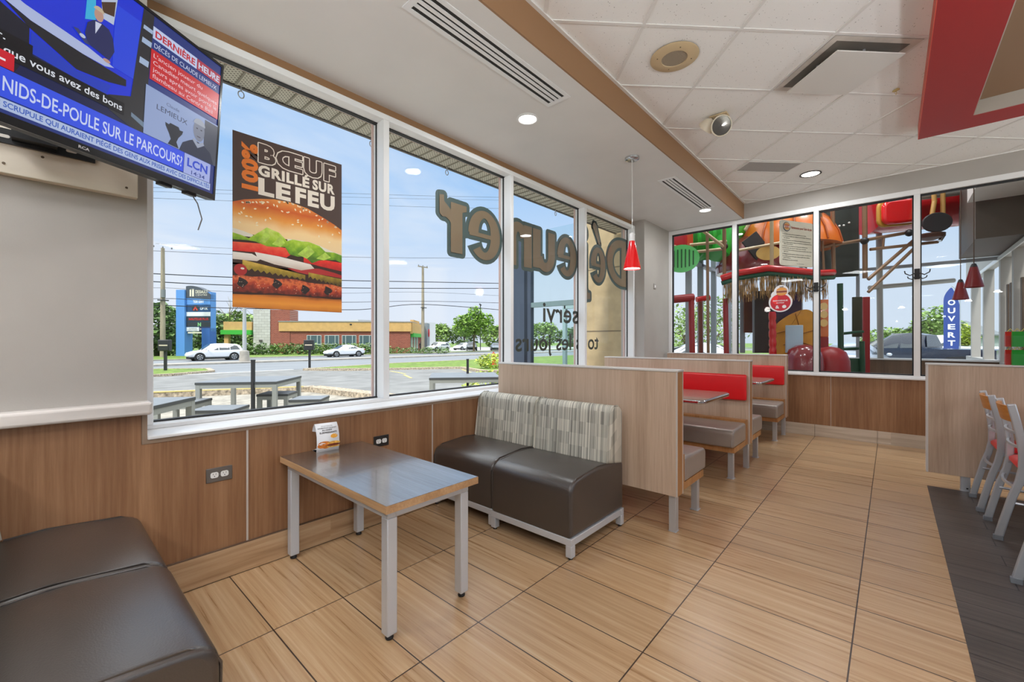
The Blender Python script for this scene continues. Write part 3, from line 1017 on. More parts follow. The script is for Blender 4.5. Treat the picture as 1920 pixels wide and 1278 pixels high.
# ---- free standing partition on the right
T = thing('partition', 'wide wood laminate partition on the right behind the metal chairs', 'partition', (1.2, 5.05, 0))
MB().box(0.235, 5.0, 0.122, 2.4, 5.10, 1.018).build('panel', M_lam_pale, T)
MB().box(0.222, 4.996, 0.120, 0.235, 5.104, 1.018).build('edge_trim', mat('white_metal_cap', (214, 211, 208), 0.3, metal=0.2), T)
MB().box(0.220, 4.993, 1.018, 2.4, 5.107, 1.034).build('top_cap', mat('white_metal_cap', (214, 211, 208), 0.3, metal=0.2), T, bevel=0.003)
for lx in (0.452, 2.2):
    l = MB().box(lx - 0.028, 5.02, 0.004, lx + 0.028, 5.075, 0.122).box(lx - 0.031, 5.016, 0, lx + 0.031, 5.079, 0.005).build('leg', M_alu, T, bevel=0.002)
    MB().box(lx + 0.004, 5.0185, 0.02, lx + 0.016, 5.0195, 0.03).build('bolt', M_black, l)

# ---- cardboard meal boxes standing in two stacks on that partition
m_bg = mat('green_card', (22, 140, 46), 0.4); m_br = mat('red_card', (176, 34, 26), 0.4)
m_bh = mat('yellow_card_edge', (206, 190, 90), 0.5)


def meal_box(x, y, z, m, label):
    T = thing('meal_box', label, 'box', (x, y, z), 0, 'gable top meal boxes', world=False)
    w, d = 0.062, 0.0245
    MB().box(-w, -d, 0, w, d, 0.085).build('body', m, T)
    MB().prism([(-w, -d, 0.085), (-w, d, 0.085), (-w, 0.004, 0.117), (-w, -0.004, 0.117)], (2 * w, 0, 0)).build('gable', m, T)
    for q in (-0.035, 0.035):
        MB().tube([(q - 0.015, 0, 0.117), (q, 0, 0.140), (q + 0.015, 0, 0.117)], 0.0032, 6).build('handle', m_bh, T)


meal_box(0.733, 5.080, 1.034, m_br, 'lower red meal box half hidden behind the green ones on the right partition')
meal_box(0.733, 5.080, 1.176, m_br, 'upper red meal box half hidden behind the green ones on the right partition')
meal_box(0.760, 5.024, 1.034, m_bg, 'lower green meal box at the front of the stacks on the right partition')
meal_box(0.760, 5.024, 1.176, m_bg, 'upper green meal box at the front of the stacks on the right partition')

# ---- metal chairs with a maple top slat and red seat
m_maple = wood('maple_slat', (186, 112, 40), (204, 132, 56), (218, 150, 74), 'Y', 10, 0.32)


def chair(x, yc, label):
    T = thing('metal_chair', label, 'chair', (x, yc, 0), 0, 'metal dining chairs', world=False)
    hw = 0.187
    prof = [(0.0, 0.012), (0.022, 0.12), (0.058, 0.28), (0.084, 0.37), (0.098, 0.45), (0.099, 0.54), (0.090, 0.64), (0.072, 0.74), (0.052, 0.838)]

    def flatbar(yy, side):
        mb = MB(); vs = []
        for i, (px, pz) in enumerate(prof):
            a = prof[max(i - 1, 0)]; c = prof[min(i + 1, len(prof) - 1)]
            d = Vector((c[0] - a[0], c[1] - a[1])).normalized(); nrm = Vector((d[1], -d[0]))
            for s, q in ((-0.019, -0.011), (0.019, -0.011), (0.019, 0.011), (-0.019, 0.011)):
                vs.append((px + nrm[0] * s, yy + q, pz + nrm[1] * s))
        fs = []
        for i in range(len(prof) - 1):
            for j in range(4):
                j2 = (j + 1) % 4
                fs.append((i * 4 + j, i * 4 + j2, (i + 1) * 4 + j2, (i + 1) * 4 + j))
        k = len(prof) - 1
        fs += [(3, 2, 1, 0), (k * 4, k * 4 + 1, k * 4 + 2, k * 4 + 3)]
        return mb.add(vs, fs)
    for s in (-1, 1):
        l = flatbar(s * hw, s).build('rear_leg', M_alu, T, bevel=0.006, seg=3)
        MB().box(-0.021, s * hw - 0.013, 0, 0.021, s * hw + 0.013, 0.03).build('foot_cap', mat('grey_plastic', (120, 124, 130), 0.5), l, bevel=0.003)
        l = MB().tube([(0.46, s * (hw - 0.005), 0.008), (0.445, s * (hw - 0.01), 0.43)], 0.014, 10).build('front_leg', M_alu, T, smooth=40)
        MB().lathe([(0.016, 0), (0.016, 0.02)], 12, Matrix.Translation((0.46, s * (hw - 0.005), 0))).build('foot_cap', mat('grey_plastic', (120, 124, 130), 0.5), l)
    # seat frame and stretchers
    f = MB()
    f.tube([(0.088, -hw + 0.01, 0.425), (0.445, -hw + 0.012, 0.43), (0.445, hw - 0.012, 0.43), (0.088, hw - 0.01, 0.425)], 0.012, 8)
    f.build('seat_frame', M_alu, T, smooth=40)
    for s in (-1, 1):
        MB().tube([(0.05, s * (hw - 0.008), 0.24), (0.452, s * (hw - 0.012), 0.22)], 0.009, 8).build('stretcher', M_alu, T, smooth=40)

    def slat(z, xx, r, nm='back_slat'):
        pts = [(xx + 0.03 * (abs(q) ** 2 - 1) * -1 - 0.03, q * (hw - 0.008), z) for q in (-1, -.6, -.2, .2, .6, 1)]
        pts = [(xx - 0.028 * (1 - q * q), q * (hw - 0.008), z) for q in (-1, -.6, -.2, .2, .6, 1)]
        m_ = MB()
        for a, b__ in zip(pts, pts[1:]):
            m_.bar(a, b__, 0.012, 0.015)
        return m_.build(nm, M_alu, T)
    s1 = slat(0.660, 0.086, 0.01); s2 = slat(0.575, 0.096, 0.01)
    slat(0.335, 0.074, 0.01, 'rear_stretcher')
    for (s_o, z, xx) in ((s1, 0.675, 0.086), (s2, 0.59, 0.096)):
        for s in (-1, 1):
            MB().prism([(xx + 0.0, s * (hw - 0.012), z), (xx - 0.006, s * (hw - 0.045), z), (xx + 0.0, s * (hw - 0.012), z + 0.03)], (0.006, 0, 0)).build('gusset', M_alu, s_o)
    # curved maple top slat
    m_ = MB(); vs = []; n = 9
    for i in range(n):
        q = -1 + 2 * i / (n - 1)
        for (z, dx_) in ((0.725, 0.074), (0.822, 0.054)):
            xx = dx_ - 0.030 * (1 - q * q)
            vs += [(xx - 0.008, q * (hw - 0.012), z), (xx + 0.008, q * (hw - 0.012), z)]
    fs = []
    for i in range(n - 1):
        a, c = i * 4, (i + 1) * 4
        fs += [(a, c, c + 2, a + 2), (a + 1, a + 3, c + 3, c + 1), (a + 2, c + 2, c + 3, a + 3), (a, a + 1, c + 1, c)]
    fs += [(0, 2, 3, 1), ((n - 1) * 4, (n - 1) * 4 + 1, (n - 1) * 4 + 3, (n - 1) * 4 + 2)]
    m_.add(vs, fs).build('top_slat', m_maple, T, bevel=0.002)
    # padded seat
    pd = round_poly([(0.085, -0.185), (0.46, -0.2), (0.46, 0.2), (0.085, 0.185)], [0.07, 0.09, 0.09, 0.07], 6)
    m_ = MB(); k = len(pd); cx_, cy_ = 0.27, 0
    lay = [(0.440, 0.94), (0.446, 1.0), (0.462, 1.0), (0.478, 0.9), (0.485, 0.6)]
    vs = []
    for z, s in lay:
        vs += [(cx_ + (x_ - cx_) * s, cy_ + (y_ - cy_) * s, z) for x_, y_ in pd]
    fs = []
    for i in range(len(lay) - 1):
        for j in range(k):
            j2 = (j + 1) % k
            fs.append((i * k + j, i * k + j2, (i + 1) * k + j2, (i + 1) * k + j))
    fs += [tuple(reversed(range(k))), tuple(range((len(lay) - 1) * k, len(lay) * k))]
    m_.add(vs, fs).build('seat', M_red, T, smooth=50)
    return T


chair(0.478, 4.69, 'metal chair with orange top slat standing against the right partition')
chair(0.492, 4.125, 'metal chair with orange top slat nearer the camera, second from the right partition')
chair(0.472, 3.10, 'metal chair at the right edge of the photo, only a rear leg in view')

T = thing('dining_table', 'dark topped dining table cut off by the right edge of the photo', 'table', (1.2, 3.9, 0))
out = round_poly([(0.80, 2.7), (1.6, 2.7), (1.6, 4.92), (0.80, 4.92)], 0.05, 5)
MB().prism([(x, y, 0.735) for x, y in out], (0, 0, 0.03)).build('tabletop', mat('charcoal_tabletop', (62, 60, 62), 0.25, coat=0.3), T, bevel=0.004)
for y in (3.2, 4.4):
    MB().lathe([(0.035, 0.02), (0.035, 0.735)], 16, Matrix.Translation((1.2, y, 0))).build('column', M_black, T, smooth=40)
    MB().lathe([(0.27, 0.0), (0.27, 0.012), (0.05, 0.035)], 28, Matrix.Translation((1.2, y, 0))).build('base', M_black, T, smooth=40)

# ---- outlets on the panelling
m_plate = mat('steel_plate', (120, 116, 112), 0.3, metal=0.7)


def outlet(y, z, plate, label):
    T = thing('wall_outlet', label, 'outlet', (XW + 0.004, y, z), 0, 'duplex wall outlets', world=False)
    pl = MB().box(0, -0.057, -0.036, 0.005, 0.057, 0.036).build('cover_plate', plate, T, bevel=0.002)
    for s in (-1, 1):
        q = [(0.0055, s * 0.022 + a, b_) for a, b_ in rrect(-0.017, -0.014, 0.017, 0.014, 0.009)]
        k = MB().prism(q, (0.003, 0, 0)).build('socket', mat('white_plastic', (232, 232, 230), 0.35), T)
        MB().box(0.0085, s * 0.022 - 0.007, 0.002, 0.0088, s * 0.022 - 0.005, 0.009).box(0.0085, s * 0.022 + 0.005, 0.002, 0.0088, s * 0.022 + 0.007, 0.009).lathe([(0.0025, 0), (0.0025, 0.0004)], 8, Matrix.Translation((0.0085, s * 0.022, -0.006)) @ Matrix.Rotation(R(90), 4, 'Y')).build('slot', M_black, k)
    MB().lathe([(0.003, 0), (0.002, 0.001)], 10, Matrix.Translation((0.005, 0, 0)) @ Matrix.Rotation(R(90), 4, 'Y')).build('screw', M_chrome, pl)


outlet(0.627, 0.540, m_plate, 'steel wall outlet on the panelling between the near lounge seats and the table')
outlet(1.552, 0.548, mat('black_plate', (40, 38, 37), 0.35), 'black wall outlet on the panelling just past the lounge table')

# ---- table tent card on the lounge table
m_card = mat('white_card', (236, 238, 242), 0.45)
T = thing('table_tent_card', 'white folded menu card with burger pictures standing on the lounge table', 'menu card', (-2.522, 1.155, 0.5715), R(83), None, world=False)
# local: print faces -y side (towards camera), width along x
hw_, hh = 0.064, 0.158
prof = [(-0.038, 0.0), (-0.048, 0.045), (-0.045, 0.09), (-0.028, 0.132), (-0.003, hh)]
m_ = MB(); vs = []
n = len(prof)
full = prof + [(-y, z) for y, z in prof[::-1][0:]]
for x in (-hw_, hw_):
    for (y, z) in full:
        vs.append((x, y, z))
k = len(full)
fs = [(i, i + 1, k + i + 1, k + i) for i in range(k - 1)]
card = m_.add(vs, fs).build('card', m_card, T, smooth=40)
sol = card.modifiers.new('thickness', 'SOLIDIFY'); sol.thickness = 0.0008
MB().add([(-hw_, -0.038, 0.0), (hw_, -0.038, 0.0), (hw_, 0.038, 0.0), (-hw_, 0.038, 0.0)], [(0, 1, 2, 3)]).build('base_flap', m_card, T)


def on_card(x, s, off):
    """point on the front face: x across, s height fraction"""
    z = s * hh
    for (a, c) in zip(prof, prof[1:]):
        if a[1] <= z <= c[1]:
            f_ = (z - a[1]) / (c[1] - a[1])
            return (x, a[0] + (c[0] - a[0]) * f_ - off, z)
    return (x, prof[-1][0] - off, hh)


def card_poly(mb, pts, off):
    return mb.add([on_card(x, s, off) for x, s in pts], [tuple(range(len(pts)))])


def card_text(mb, s, x, y, h, w, bold=0.0, off=0.0022):
    tmp = MB(); lettering(tmp, s, Matrix.Identity(4), x, y, h, w, 0, bold, 'C')
    mb.add([on_card(v[0], v[1] / hh, off) for v in tmp.v], tmp.f)


k = MB()
card_text(k, 'LES NOUVEAUTÉS', 0.0, 0.1415, 0.0050, 0.065)
card_text(k, 'BURGERS POULET CROQUANT', 0.0, 0.1315, 0.0055, 0.106, 0.02)
card_text(k, 'AU GOÛT', -0.002, 0.1185, 0.0085, 0.058, 0.03)
card_text(k, 'SURPRENANT!', 0.003, 0.1045, 0.0095, 0.098, 0.03)
k.build('lettering', mat('black_ink', (24, 20, 20), 0.5), card)
k = MB(); card_poly(k, [(0.034 + 0.020 * math.cos(R(a)), 0.545 + (0.07 + 0.012 * (i % 2)) * math.sin(R(a))) for i, a in enumerate(range(0, 360, 20))], 0.0016)
k.build('price_burst', mat('amber_ink', (236, 168, 60), 0.5), card)
k = MB()
for (cx_, cz_, rx, rz_) in ((-0.022, 0.30, 0.034, 0.085), (-0.036, 0.22, 0.024, 0.09), (-0.012, 0.20, 0.024, 0.10)):
    card_poly(k, [(cx_ + rx * math.cos(R(a)), cz_ + rz_ * math.sin(R(a))) for a in range(0, 360, 15)], 0.0014)
k.build('burger_print', mat('fried_orange', (206, 120, 44), 0.5, var=0.2, vscale=80), card)
k = MB(); card_poly(k, [(0.032 + 0.036 * math.cos(R(a)), 0.30 + 0.06 * math.sin(R(a))) for a in range(0, 360, 15)], 0.0018)
card_poly(k, [(0.030 + 0.038 * math.cos(R(a)), 0.16 + 0.035 * math.sin(R(a))) for a in range(0, 360, 15)], 0.0018)
k.build('bun_print', mat('bun_gold', (214, 164, 72), 0.5, var=0.15, vscale=80), card)
k = MB(); card_poly(k, [(0.031 + 0.037 * math.cos(R(a)), 0.225 + 0.05 * math.sin(R(a))) for a in range(0, 360, 15)], 0.0020)
k.build('patty_print', mat('patty_brown', (126, 56, 30), 0.5, var=0.2, vscale=90), card)

# ---- slot diffusers in the soffit
def diffuser(x0, x1, y0, y1, label):
    T = thing('slot_diffuser', label, 'air diffuser', ((x0 + x1) / 2, (y0 + y1) / 2, SZ - 0.006), 0, 'linear slot diffusers')
    z = SZ
    f = MB(); b_ = 0.028
    f.box(x0, y0, z - 0.006, x0 + b_, y1, z - 0.0005).box(x1 - b_, y0, z - 0.006, x1, y1, z - 0.0005)
    f.box(x0 + b_, y0, z - 0.006, x1 - b_, y0 + 0.035, z - 0.0005).box(x0 + b_, y1 - 0.035, z - 0.006, x1 - b_, y1, z - 0.0005)
    f.build('frame', M_white, T)
    MB().box(x0 + b_, y0 + 0.03, z - 0.0015, x1 - b_, y1 - 0.03, z - 0.0006).build('slot', mat('slot_black', (34, 33, 31), 0.7), T)
    n = 4; wdt = (x1 - x0 - 2 * b_)
    for i in range(1, n):
        xx = x0 + b_ + wdt * i / n
        MB().box(xx - 0.011, y0 + 0.033, z - 0.0055, xx + 0.011, y1 - 0.033, z - 0.0016).build('blade', M_white, T)


diffuser(-1.888, -1.690, 1.262, 2.520, 'long white slot diffuser in the soffit nearest the camera')
diffuser(-1.880, -1.690, 4.47, 5.82, 'white slot diffuser in the soffit farther back near the corner')

# ---- pendant lamp
T = thing('pendant_lamp', 'red cone pendant lamp hanging from the soffit over the booths', 'pendant lamp', (-1.824, 3.75, 1.90), 0, None, world=False)
hz = SZ - 1.90
MB().lathe([(0.068, hz - 0.0005), (0.066, hz - 0.018), (0.055, hz - 0.024), (0.004, hz - 0.026)], 32).build('canopy', M_chrome, T, smooth=40)
MB().tube([(0, 0, hz - 0.02), (0.002, 0.001, hz - 0.4), (0.0, 0.0, 0.33)], 0.0034, 6).build('cord', mat('clear_braided_cord', (214, 212, 208), 0.35), T, smooth=60)
MB().lathe([(0.004, 0.345), (0.022, 0.335), (0.026, 0.325), (0.026, 0.262), (0.02, 0.258)], 20).build('socket', mat('white_socket', (238, 238, 238), 0.3), T, smooth=40)
m_shade = mat('red_glass_shade', (206, 20, 26), 0.12, emit=(230, 24, 24), estr=0.32, coat=0.6)
MB().lathe([(0.026, 0.262), (0.078, 0.020), (0.079, 0.0), (0.074, 0.001), (0.073, 0.02), (0.022, 0.257)], 36, cap=False).build('shade', m_shade, T, smooth=50)
MB().lathe([(0.001, 0.008), (0.072, 0.010)], 32, cap=False).build('diffuser', mat('pendant_glow', (255, 250, 245), 0.4, emit=(255, 240, 225), estr=3.0), T)
ld = bpy.data.lights.new('lamp_light', 'POINT'); ld.energy = 6; ld.shadow_soft_size = 0.05; ld.color = (1, .93, .85)
lo = bpy.data.objects.new('lamp_light', ld); lo.parent = T; lo.location = (0, 0, -0.06); COL.objects.link(lo)

# ---- ceiling fittings
m_tan = mat('aged_cream_plastic', (206, 184, 146), 0.5)
T = thing('ceiling_speaker', 'round cream ceiling speaker in the tiled ceiling', 'speaker', (-1.108, 2.915, CZ - 0.009), 0, None, world=False)
MB().lathe([(0.156, 0.004), (0.158, 0.0), (0.150, -0.006), (0.085, -0.010), (0.083, -0.006)], 40, cap=False).build('rim', m_tan, T, smooth=40)
MB().lathe([(0.084, -0.006), (0.001, -0.007)], 32, cap=False).build('grille', mat('speaker_grille', (150, 138, 120), 0.6, var=0.25, vscale=300), T)
for a in (40, 130, 220, 310):
    MB().lathe([(0.005, -0.0105), (0.003, -0.013)], 8, Matrix.Translation((0.115 * math.cos(R(a)), 0.115 * math.sin(R(a)), 0.0025))).build('screw', mat('screw_brown', (110, 96, 74), 0.4), T)

T = thing('emergency_light', 'twin head emergency spotlight on the tiled ceiling', 'emergency light', (-1.105, 3.93, CZ - 0.006), 0, None, world=False)
MB().box(-0.07, -0.045, -0.014, 0.07, 0.045, 0.0).build('base_plate', m_tan, T, bevel=0.004)
MB().tube([(0.055, 0.03, -0.01), (0.06, 0.03, -0.06), (0.02, 0.0, -0.08), (-0.05, -0.01, -0.06)], 0.010, 8).build('arm', mat('brass_arm', (176, 140, 70), 0.4, metal=0.5), T, smooth=40)


def lamphead(c, d, r, front, nm):
    q = Vector(d).to_track_quat('Z', 'Y').to_matrix().to_4x4()
    Mx = Matrix.Translation(c) @ q
    h = MB().lathe([(0.012, -0.085), (r * 0.7, -0.06), (r, -0.006), (r, 0.004), (r * 0.9, 0.006)], 26, Mx, cap=False).build(nm, mat('cream_lamp_head', (222, 212, 192), 0.4), T, smooth=40)
    MB().lathe([(r * 0.9, 0.002), (r * 0.3, 0.007), (0.001, 0.008)], 26, Mx, cap=False).build('lens', front, h, smooth=60)


lamphead((0.03, -0.05, -0.115), (0.55, -0.75, -0.45), 0.085, mat('silver_lens', (150, 146, 140), 0.12, metal=0.8), 'lamp_head')
lamphead((-0.10, -0.03, -0.085), (-0.75, 0.35, -0.5), 0.07, mat('silver_lens', (150, 146, 140), 0.12, metal=0.8), 'lamp_head')

# plaque air diffuser filling one ceiling cell
ua, ub, va, vb = U0 + 0.012, U0 + TP - 0.012, V0 - TP + 0.012, V0 - 0.012
T = thing('plaque_diffuser', 'square white plaque air diffuser dropped below the tiled ceiling', 'air diffuser', uv((ua + ub) / 2, (va + vb) / 2, CZ - 0.06))
m_dw = mat('white_diffuser', (222, 220, 216), 0.45)
outer = [uv(ua, va, CZ - 0.008), uv(ub, va, CZ - 0.008), uv(ub, vb, CZ - 0.008), uv(ua, vb, CZ - 0.008)]
i_ = 0.045
inner = [uv(ua + i_, va + i_, CZ - 0.008), uv(ub - i_, va + i_, CZ - 0.008), uv(ub - i_, vb - i_, CZ - 0.008), uv(ua + i_, vb - i_, CZ - 0.008)]
MB().add(outer + inner, [(0, 1, 5, 4), (1, 2, 6, 5), (2, 3, 7, 6), (3, 0, 4, 7)]).build('frame', mat('dusty_white_metal', (206, 200, 192), 0.5, var=0.08, vscale=9), T)
cone = [uv(ua + i_, va + i_, CZ - 0.007), uv(ub - i_, va + i_, CZ - 0.007), uv(ub - i_, vb - i_, CZ - 0.007), uv(ua + i_, vb - i_, CZ - 0.007)]
top = [uv(ua + .1, va + .1, CZ - 0.003), uv(ub - .1, va + .1, CZ - 0.003), uv(ub - .1, vb - .1, CZ - 0.003), uv(ua + .1, vb - .1, CZ - 0.003)]
MB().add(cone + top, [(0, 1, 5, 4), (1, 2, 6, 5), (2, 3, 7, 6), (3, 0, 4, 7), (4, 5, 6, 7)]).build('cone', mat('dusty_grey_metal', (120, 114, 106), 0.6), T)
j_ = 0.062
MB().prism([uv(ua + j_, va + j_, CZ - 0.062), uv(ub - j_, va + j_, CZ - 0.062), uv(ub - j_, vb - j_, CZ - 0.062), uv(ua + j_, vb - j_, CZ - 0.062)], (0, 0, 0.008)).build('plaque', m_dw, T, bevel=0.002)
for (u_, v_) in ((ua + .12, va + .3), (ub - .12, va + .3), (ua + .3, va + .12), (ua + .3, vb - .12)):
    MB().bar(uv(u_, v_, CZ - 0.054), uv(u_, v_, CZ - 0.004), 0.014, 0.014).build('hanger', M_alu, T)

# perforated return grille in half a cell
T = thing('return_grille', 'grey perforated return grille in the tiled ceiling near the far downlight', 'air grille', uv(U0 + 0.47 + .62, V0 + 1.1, CZ - 0.008))
m_gr = mat('grey_perforated_metal', (168, 166, 164), 0.5, var=0.18, vscale=240)
u0_, v0_ = U0 + TP + 0.01, V0 + 2 * TP + 0.02
MB().prism([uv(u0_, v0_, CZ - 0.008), uv(u0_ + 0.60, v0_, CZ - 0.008), uv(u0_ + 0.60, v0_ + 0.26, CZ - 0.008), uv(u0_, v0_ + 0.26, CZ - 0.008)], (0, 0, 0.006)).build('grille_panel', m_gr, T)
fr_ = MB()
for a, c in ((uv(u0_, v0_, 0), uv(u0_ + .6, v0_, 0)), (uv(u0_ + .6, v0_, 0), uv(u0_ + .6, v0_ + .26, 0)), (uv(u0_ + .6, v0_ + .26, 0), uv(u0_, v0_ + .26, 0)), (uv(u0_, v0_ + .26, 0), uv(u0_, v0_, 0))):
    fr_.bar((a[0], a[1], CZ - 0.008), (c[0], c[1], CZ - 0.008), 0.014, 0.008)
fr_.build('frame', m_tbar, T)

# small clips on the ceiling bars
for (x, y, lab) in ((-0.775, 1.585 * 1.02, 'brass banner clip on the ceiling bar nearest the camera by the speaker'), (0.03, 4.43, 'brass banner clip on the ceiling bar left of the red bulkhead')):
    T = thing('ceiling_clip', lab, 'clip', (x, y, CZ - 0.03), R(45), 'ceiling hooks', world=False)
    MB().box(-0.012, -0.02, 0.012, 0.012, 0.02, 0.024).build('jaw', mat('aged_brass', (196, 172, 112), 0.4, metal=0.4), T, bevel=0.002)
    MB().tube([(0, 0, 0.014), (0.006, 0, 0.0), (0, 0, -0.016), (-0.007, 0, -0.006)], 0.002, 6).build('hook', mat('aged_brass', (196, 172, 112), 0.4, metal=0.4), T)

# ---- red framed bulkhead hanging below the ceiling
m_redp = mat('red_bulkhead_paint', (158, 36, 38), 0.5)
zb = 3.045
bx0, by1 = 0.187, 5.33
bx1, by0 = 3.6, 0.4
rw = 0.31
f = MB()
f.box(bx0, by0, zb, bx0 + rw, by1, CZ - 0.001).box(bx0 + rw, by1 - 0.27, zb, bx1, by1, CZ - 0.001)
f.box(bx1 - rw, by0, zb, bx1, by1 - 0.27, CZ - 0.001).box(bx0 + rw, by0, zb, bx1 - rw, by0 + rw, CZ - 0.001)
bo = struct(f.build('ceiling_bulkhead', m_redp, keep=True))
MB().box(bx0 - 0.004, by0, zb, bx0, by1, CZ - 0.001).build('side_trim', mat('orange_red_edge', (206, 84, 66), 0.5), bo)
# raised recess inside the frame
rc = MB()
gx0, gy1 = bx0 + rw, by1 - 0.27
MB().box(gx0, gy1 - 0.006, zb + 0.002, bx1 - rw, gy1, CZ - 0.001).box(gx0, by0 + rw, zb + 0.002, gx0 + 0.006, gy1, CZ - 0.001).build('recess_side', mat('recess_grey', (176, 168, 158), 0.5), bo)
MB().box(gx0, by0 + rw, CZ - 0.012, bx1 - rw, gy1, CZ - 0.001).build('recess_top', mat('recess_brown', (140, 110, 84), 0.5), bo)

# small thermostat plate on the corner pier
T = thing('wall_button', 'small square button plate on the grey corner pier', 'switch', (-2.62, 6.12, 2.03), 0, None, world=False)
MB().box(0, -0.035, -0.04, 0.008, 0.035, 0.04).build('plate', mat('grey_plate', (150, 146, 142), 0.4), T, bevel=0.002)
MB().box(0.008, -0.018, -0.018, 0.013, 0.018, 0.018).build('button', mat('white_plastic', (232, 232, 230), 0.35), T, bevel=0.002)
# ================================================================ OUTSIDE THE LEFT WINDOWS
random.seed(11)


def gz(x):
    """ground height: the lot falls gently from the building to the road"""
    if x > -12: return -0.30
    if x > -26: return -0.30 - 0.40 * (-12 - x) / 14.0
    return -0.70


m_asph = mat('asphalt', (128, 128, 126), 0.9, var=0.10, vscale=1.2, bump=0.3, bscale=60)
m_road = mat('road_asphalt', (128, 132, 136), 0.9, var=0.06, vscale=0.8, stretch=(1, 0.15, 1), bump=0.2, bscale=60)
m_conc = mat('concrete', (166, 160, 150), 0.85, var=0.08, vscale=2.5, bump=0.3, bscale=40)
m_curb = mat('pebbled_curb', (164, 150, 130), 0.9, var=0.30, vscale=14, bump=0.6, bscale=60)
m_grass = mat('lawn', (104, 128, 52), 0.9, var=0.22, vscale=3.0, bump=0.6, bscale=40)
m_field = mat('meadow', (104, 128, 60), 0.95, var=0.2, vscale=0.4)


def slab(name, pts, m, h=0.0, lift=0.0, kind='structure'):
    """ground patch following gz, split finely in x"""
    mb = MB()
    mb.prism([(x, y, gz(x) + lift) for x, y in pts], (0, 0, -max(h, 0.02)))
    o = mb.build(name, m, keep=True)
    return struct(o)


g = MB()
xs = [-3.0, -12, -26, -48]
for a, c in zip(xs, xs[1:]):
    g.add([(a, -40, gz(a)), (a, 120, gz(a)), (c, 120, gz(c)), (c, -40, gz(c))], [(0, 1, 2, 3)])
struct(g.build('parking_lot', m_asph, keep=True))
struct(MB().add([(-300, -300, -0.76), (300, -300, -0.76), (300, 400, -0.76), (-300, 400, -0.76)], [(0, 1, 2, 3)]).build('ground', m_field, keep=True))
struct(MB().box(-52.6, -60, -0.9, -29.8, 140, -0.69).build('road', m_road, keep=True))
struct(MB().box(-43.2, -60, -0.69, -41.2, 140, -0.56).build('road_median', m_conc, keep=True))
struct(MB().box(-53.1, -60, -0.69, -52.6, 140, -0.58).build('far_curb', m_conc, keep=True))
struct(MB().box(-66, -60, -0.8, -53.1, 140, -0.60).build('far_verge', m_grass, keep=True))
struct(MB().add([(-95, 43, -0.585), (-56.5, 43, -0.585), (-56.5, 140, -0.585), (-95, 140, -0.585)], [(0, 1, 2, 3)]).build('shop_lot', mat('pale_asphalt', (176, 176, 174), 0.9, var=0.05, vscale=1), keep=True))
# white edge line of the road at the driveway mouth
struct(MB().box(-30.0, -20, -0.70, -29.75, 11.5, -0.684).build('edge_line', mat('road_paint', (214, 214, 210), 0.7), keep=True))
# patio of concrete with a pebbled curb
pat = [(-3.0, -6), (-15.6, -6), (-15.0, 1.6), (-13.0, 5.6), (-9.4, 6.0), (-8.4, 4.9), (-5.6, 5.9), (-3.0, 5.9)]
pm = MB().prism([(x, y, -0.285) for x, y in pat], (0, 0, -0.05)).build('patio', mat('patio_concrete', (156, 150, 138), 0.9, var=0.14, vscale=5, bump=0.4, bscale=50), keep=True)
struct(pm)
cb = MB()
for a, c in (((-15.6, -6), (-15.0, 1.6)), ((-15.0, 1.6), (-13.0, 5.6)), ((-13.0, 5.6), (-9.4, 6.0)), ((-9.4, 6.0), (-8.4, 4.9))):
    cb.bar((a[0], a[1], -0.27), (c[0], c[1], -0.27), 0.42, 0.26)
struct(cb.build('patio_curb', m_curb, keep=True))
struct(MB().bar((-14.95, 1.2, -0.13), (-13.0, 5.3, -0.13), 0.05, 0.03).build('curb_paint', mat('worn_yellow_paint', (206, 190, 120), 0.8), keep=True))
# grass islands by the road with kerbs
for nm, pts in (('grass_island', [(-29.6, -20), (-29.6, 5.0), (-31.0, 7.2), (-33.8, 7.6), (-35.6, 5.4), (-36.0, -20)]),
                ('grass_island', [(-28.6, 11.7), (-30.4, 19.5), (-30.4, 80), (-6.0, 80), (-10.0, 24.0), (-15.4, 15.2), (-20.3, 18.0), (-21.4, 17.5), (-24.0, 15.2)])):
    mb = MB()
    cx = sum(p[0] for p in pts) / len(pts)
    mb.add([(x, y, gz(x) + 0.11) for x, y in pts], [tuple(range(len(pts)))])
    o = mb.build(nm, m_grass, keep=True)
    struct(o)
    k = MB()
    for a, c in zip(pts, pts[1:] + pts[:1]):
        k.bar((a[0], a[1], gz(a[0]) + 0.03), (c[0], c[1], gz(c[0]) + 0.03), 0.30, 0.20)
    struct(k.build('island_kerb', m_curb, keep=True))
ln = MB()
for (a, c) in (((-22.4, 14.2), (-19.0, 12.9)), ((-18.2, 12.3), (-15.6, 10.9)), ((-19.4, 17.2), (-16.2, 15.0))):
    ln.bar((a[0], a[1], gz(a[0]) + 0.008), (c[0], c[1], gz(c[0]) + 0.008), 0.12, 0.012)
struct(ln.build('parking_line', mat('worn_yellow_paint', (206, 190, 120), 0.8), keep=True))

# ---- patio tables and benches
m_ptop = mat('grey_slate_top', (122, 126, 130), 0.4, var=0.04, vscale=5)
m_pedge = mat('dark_table_edge', (70, 72, 72), 0.5)
m_pfr = mat('galvanised_frame', (156, 158, 152), 0.5, metal=0.3)


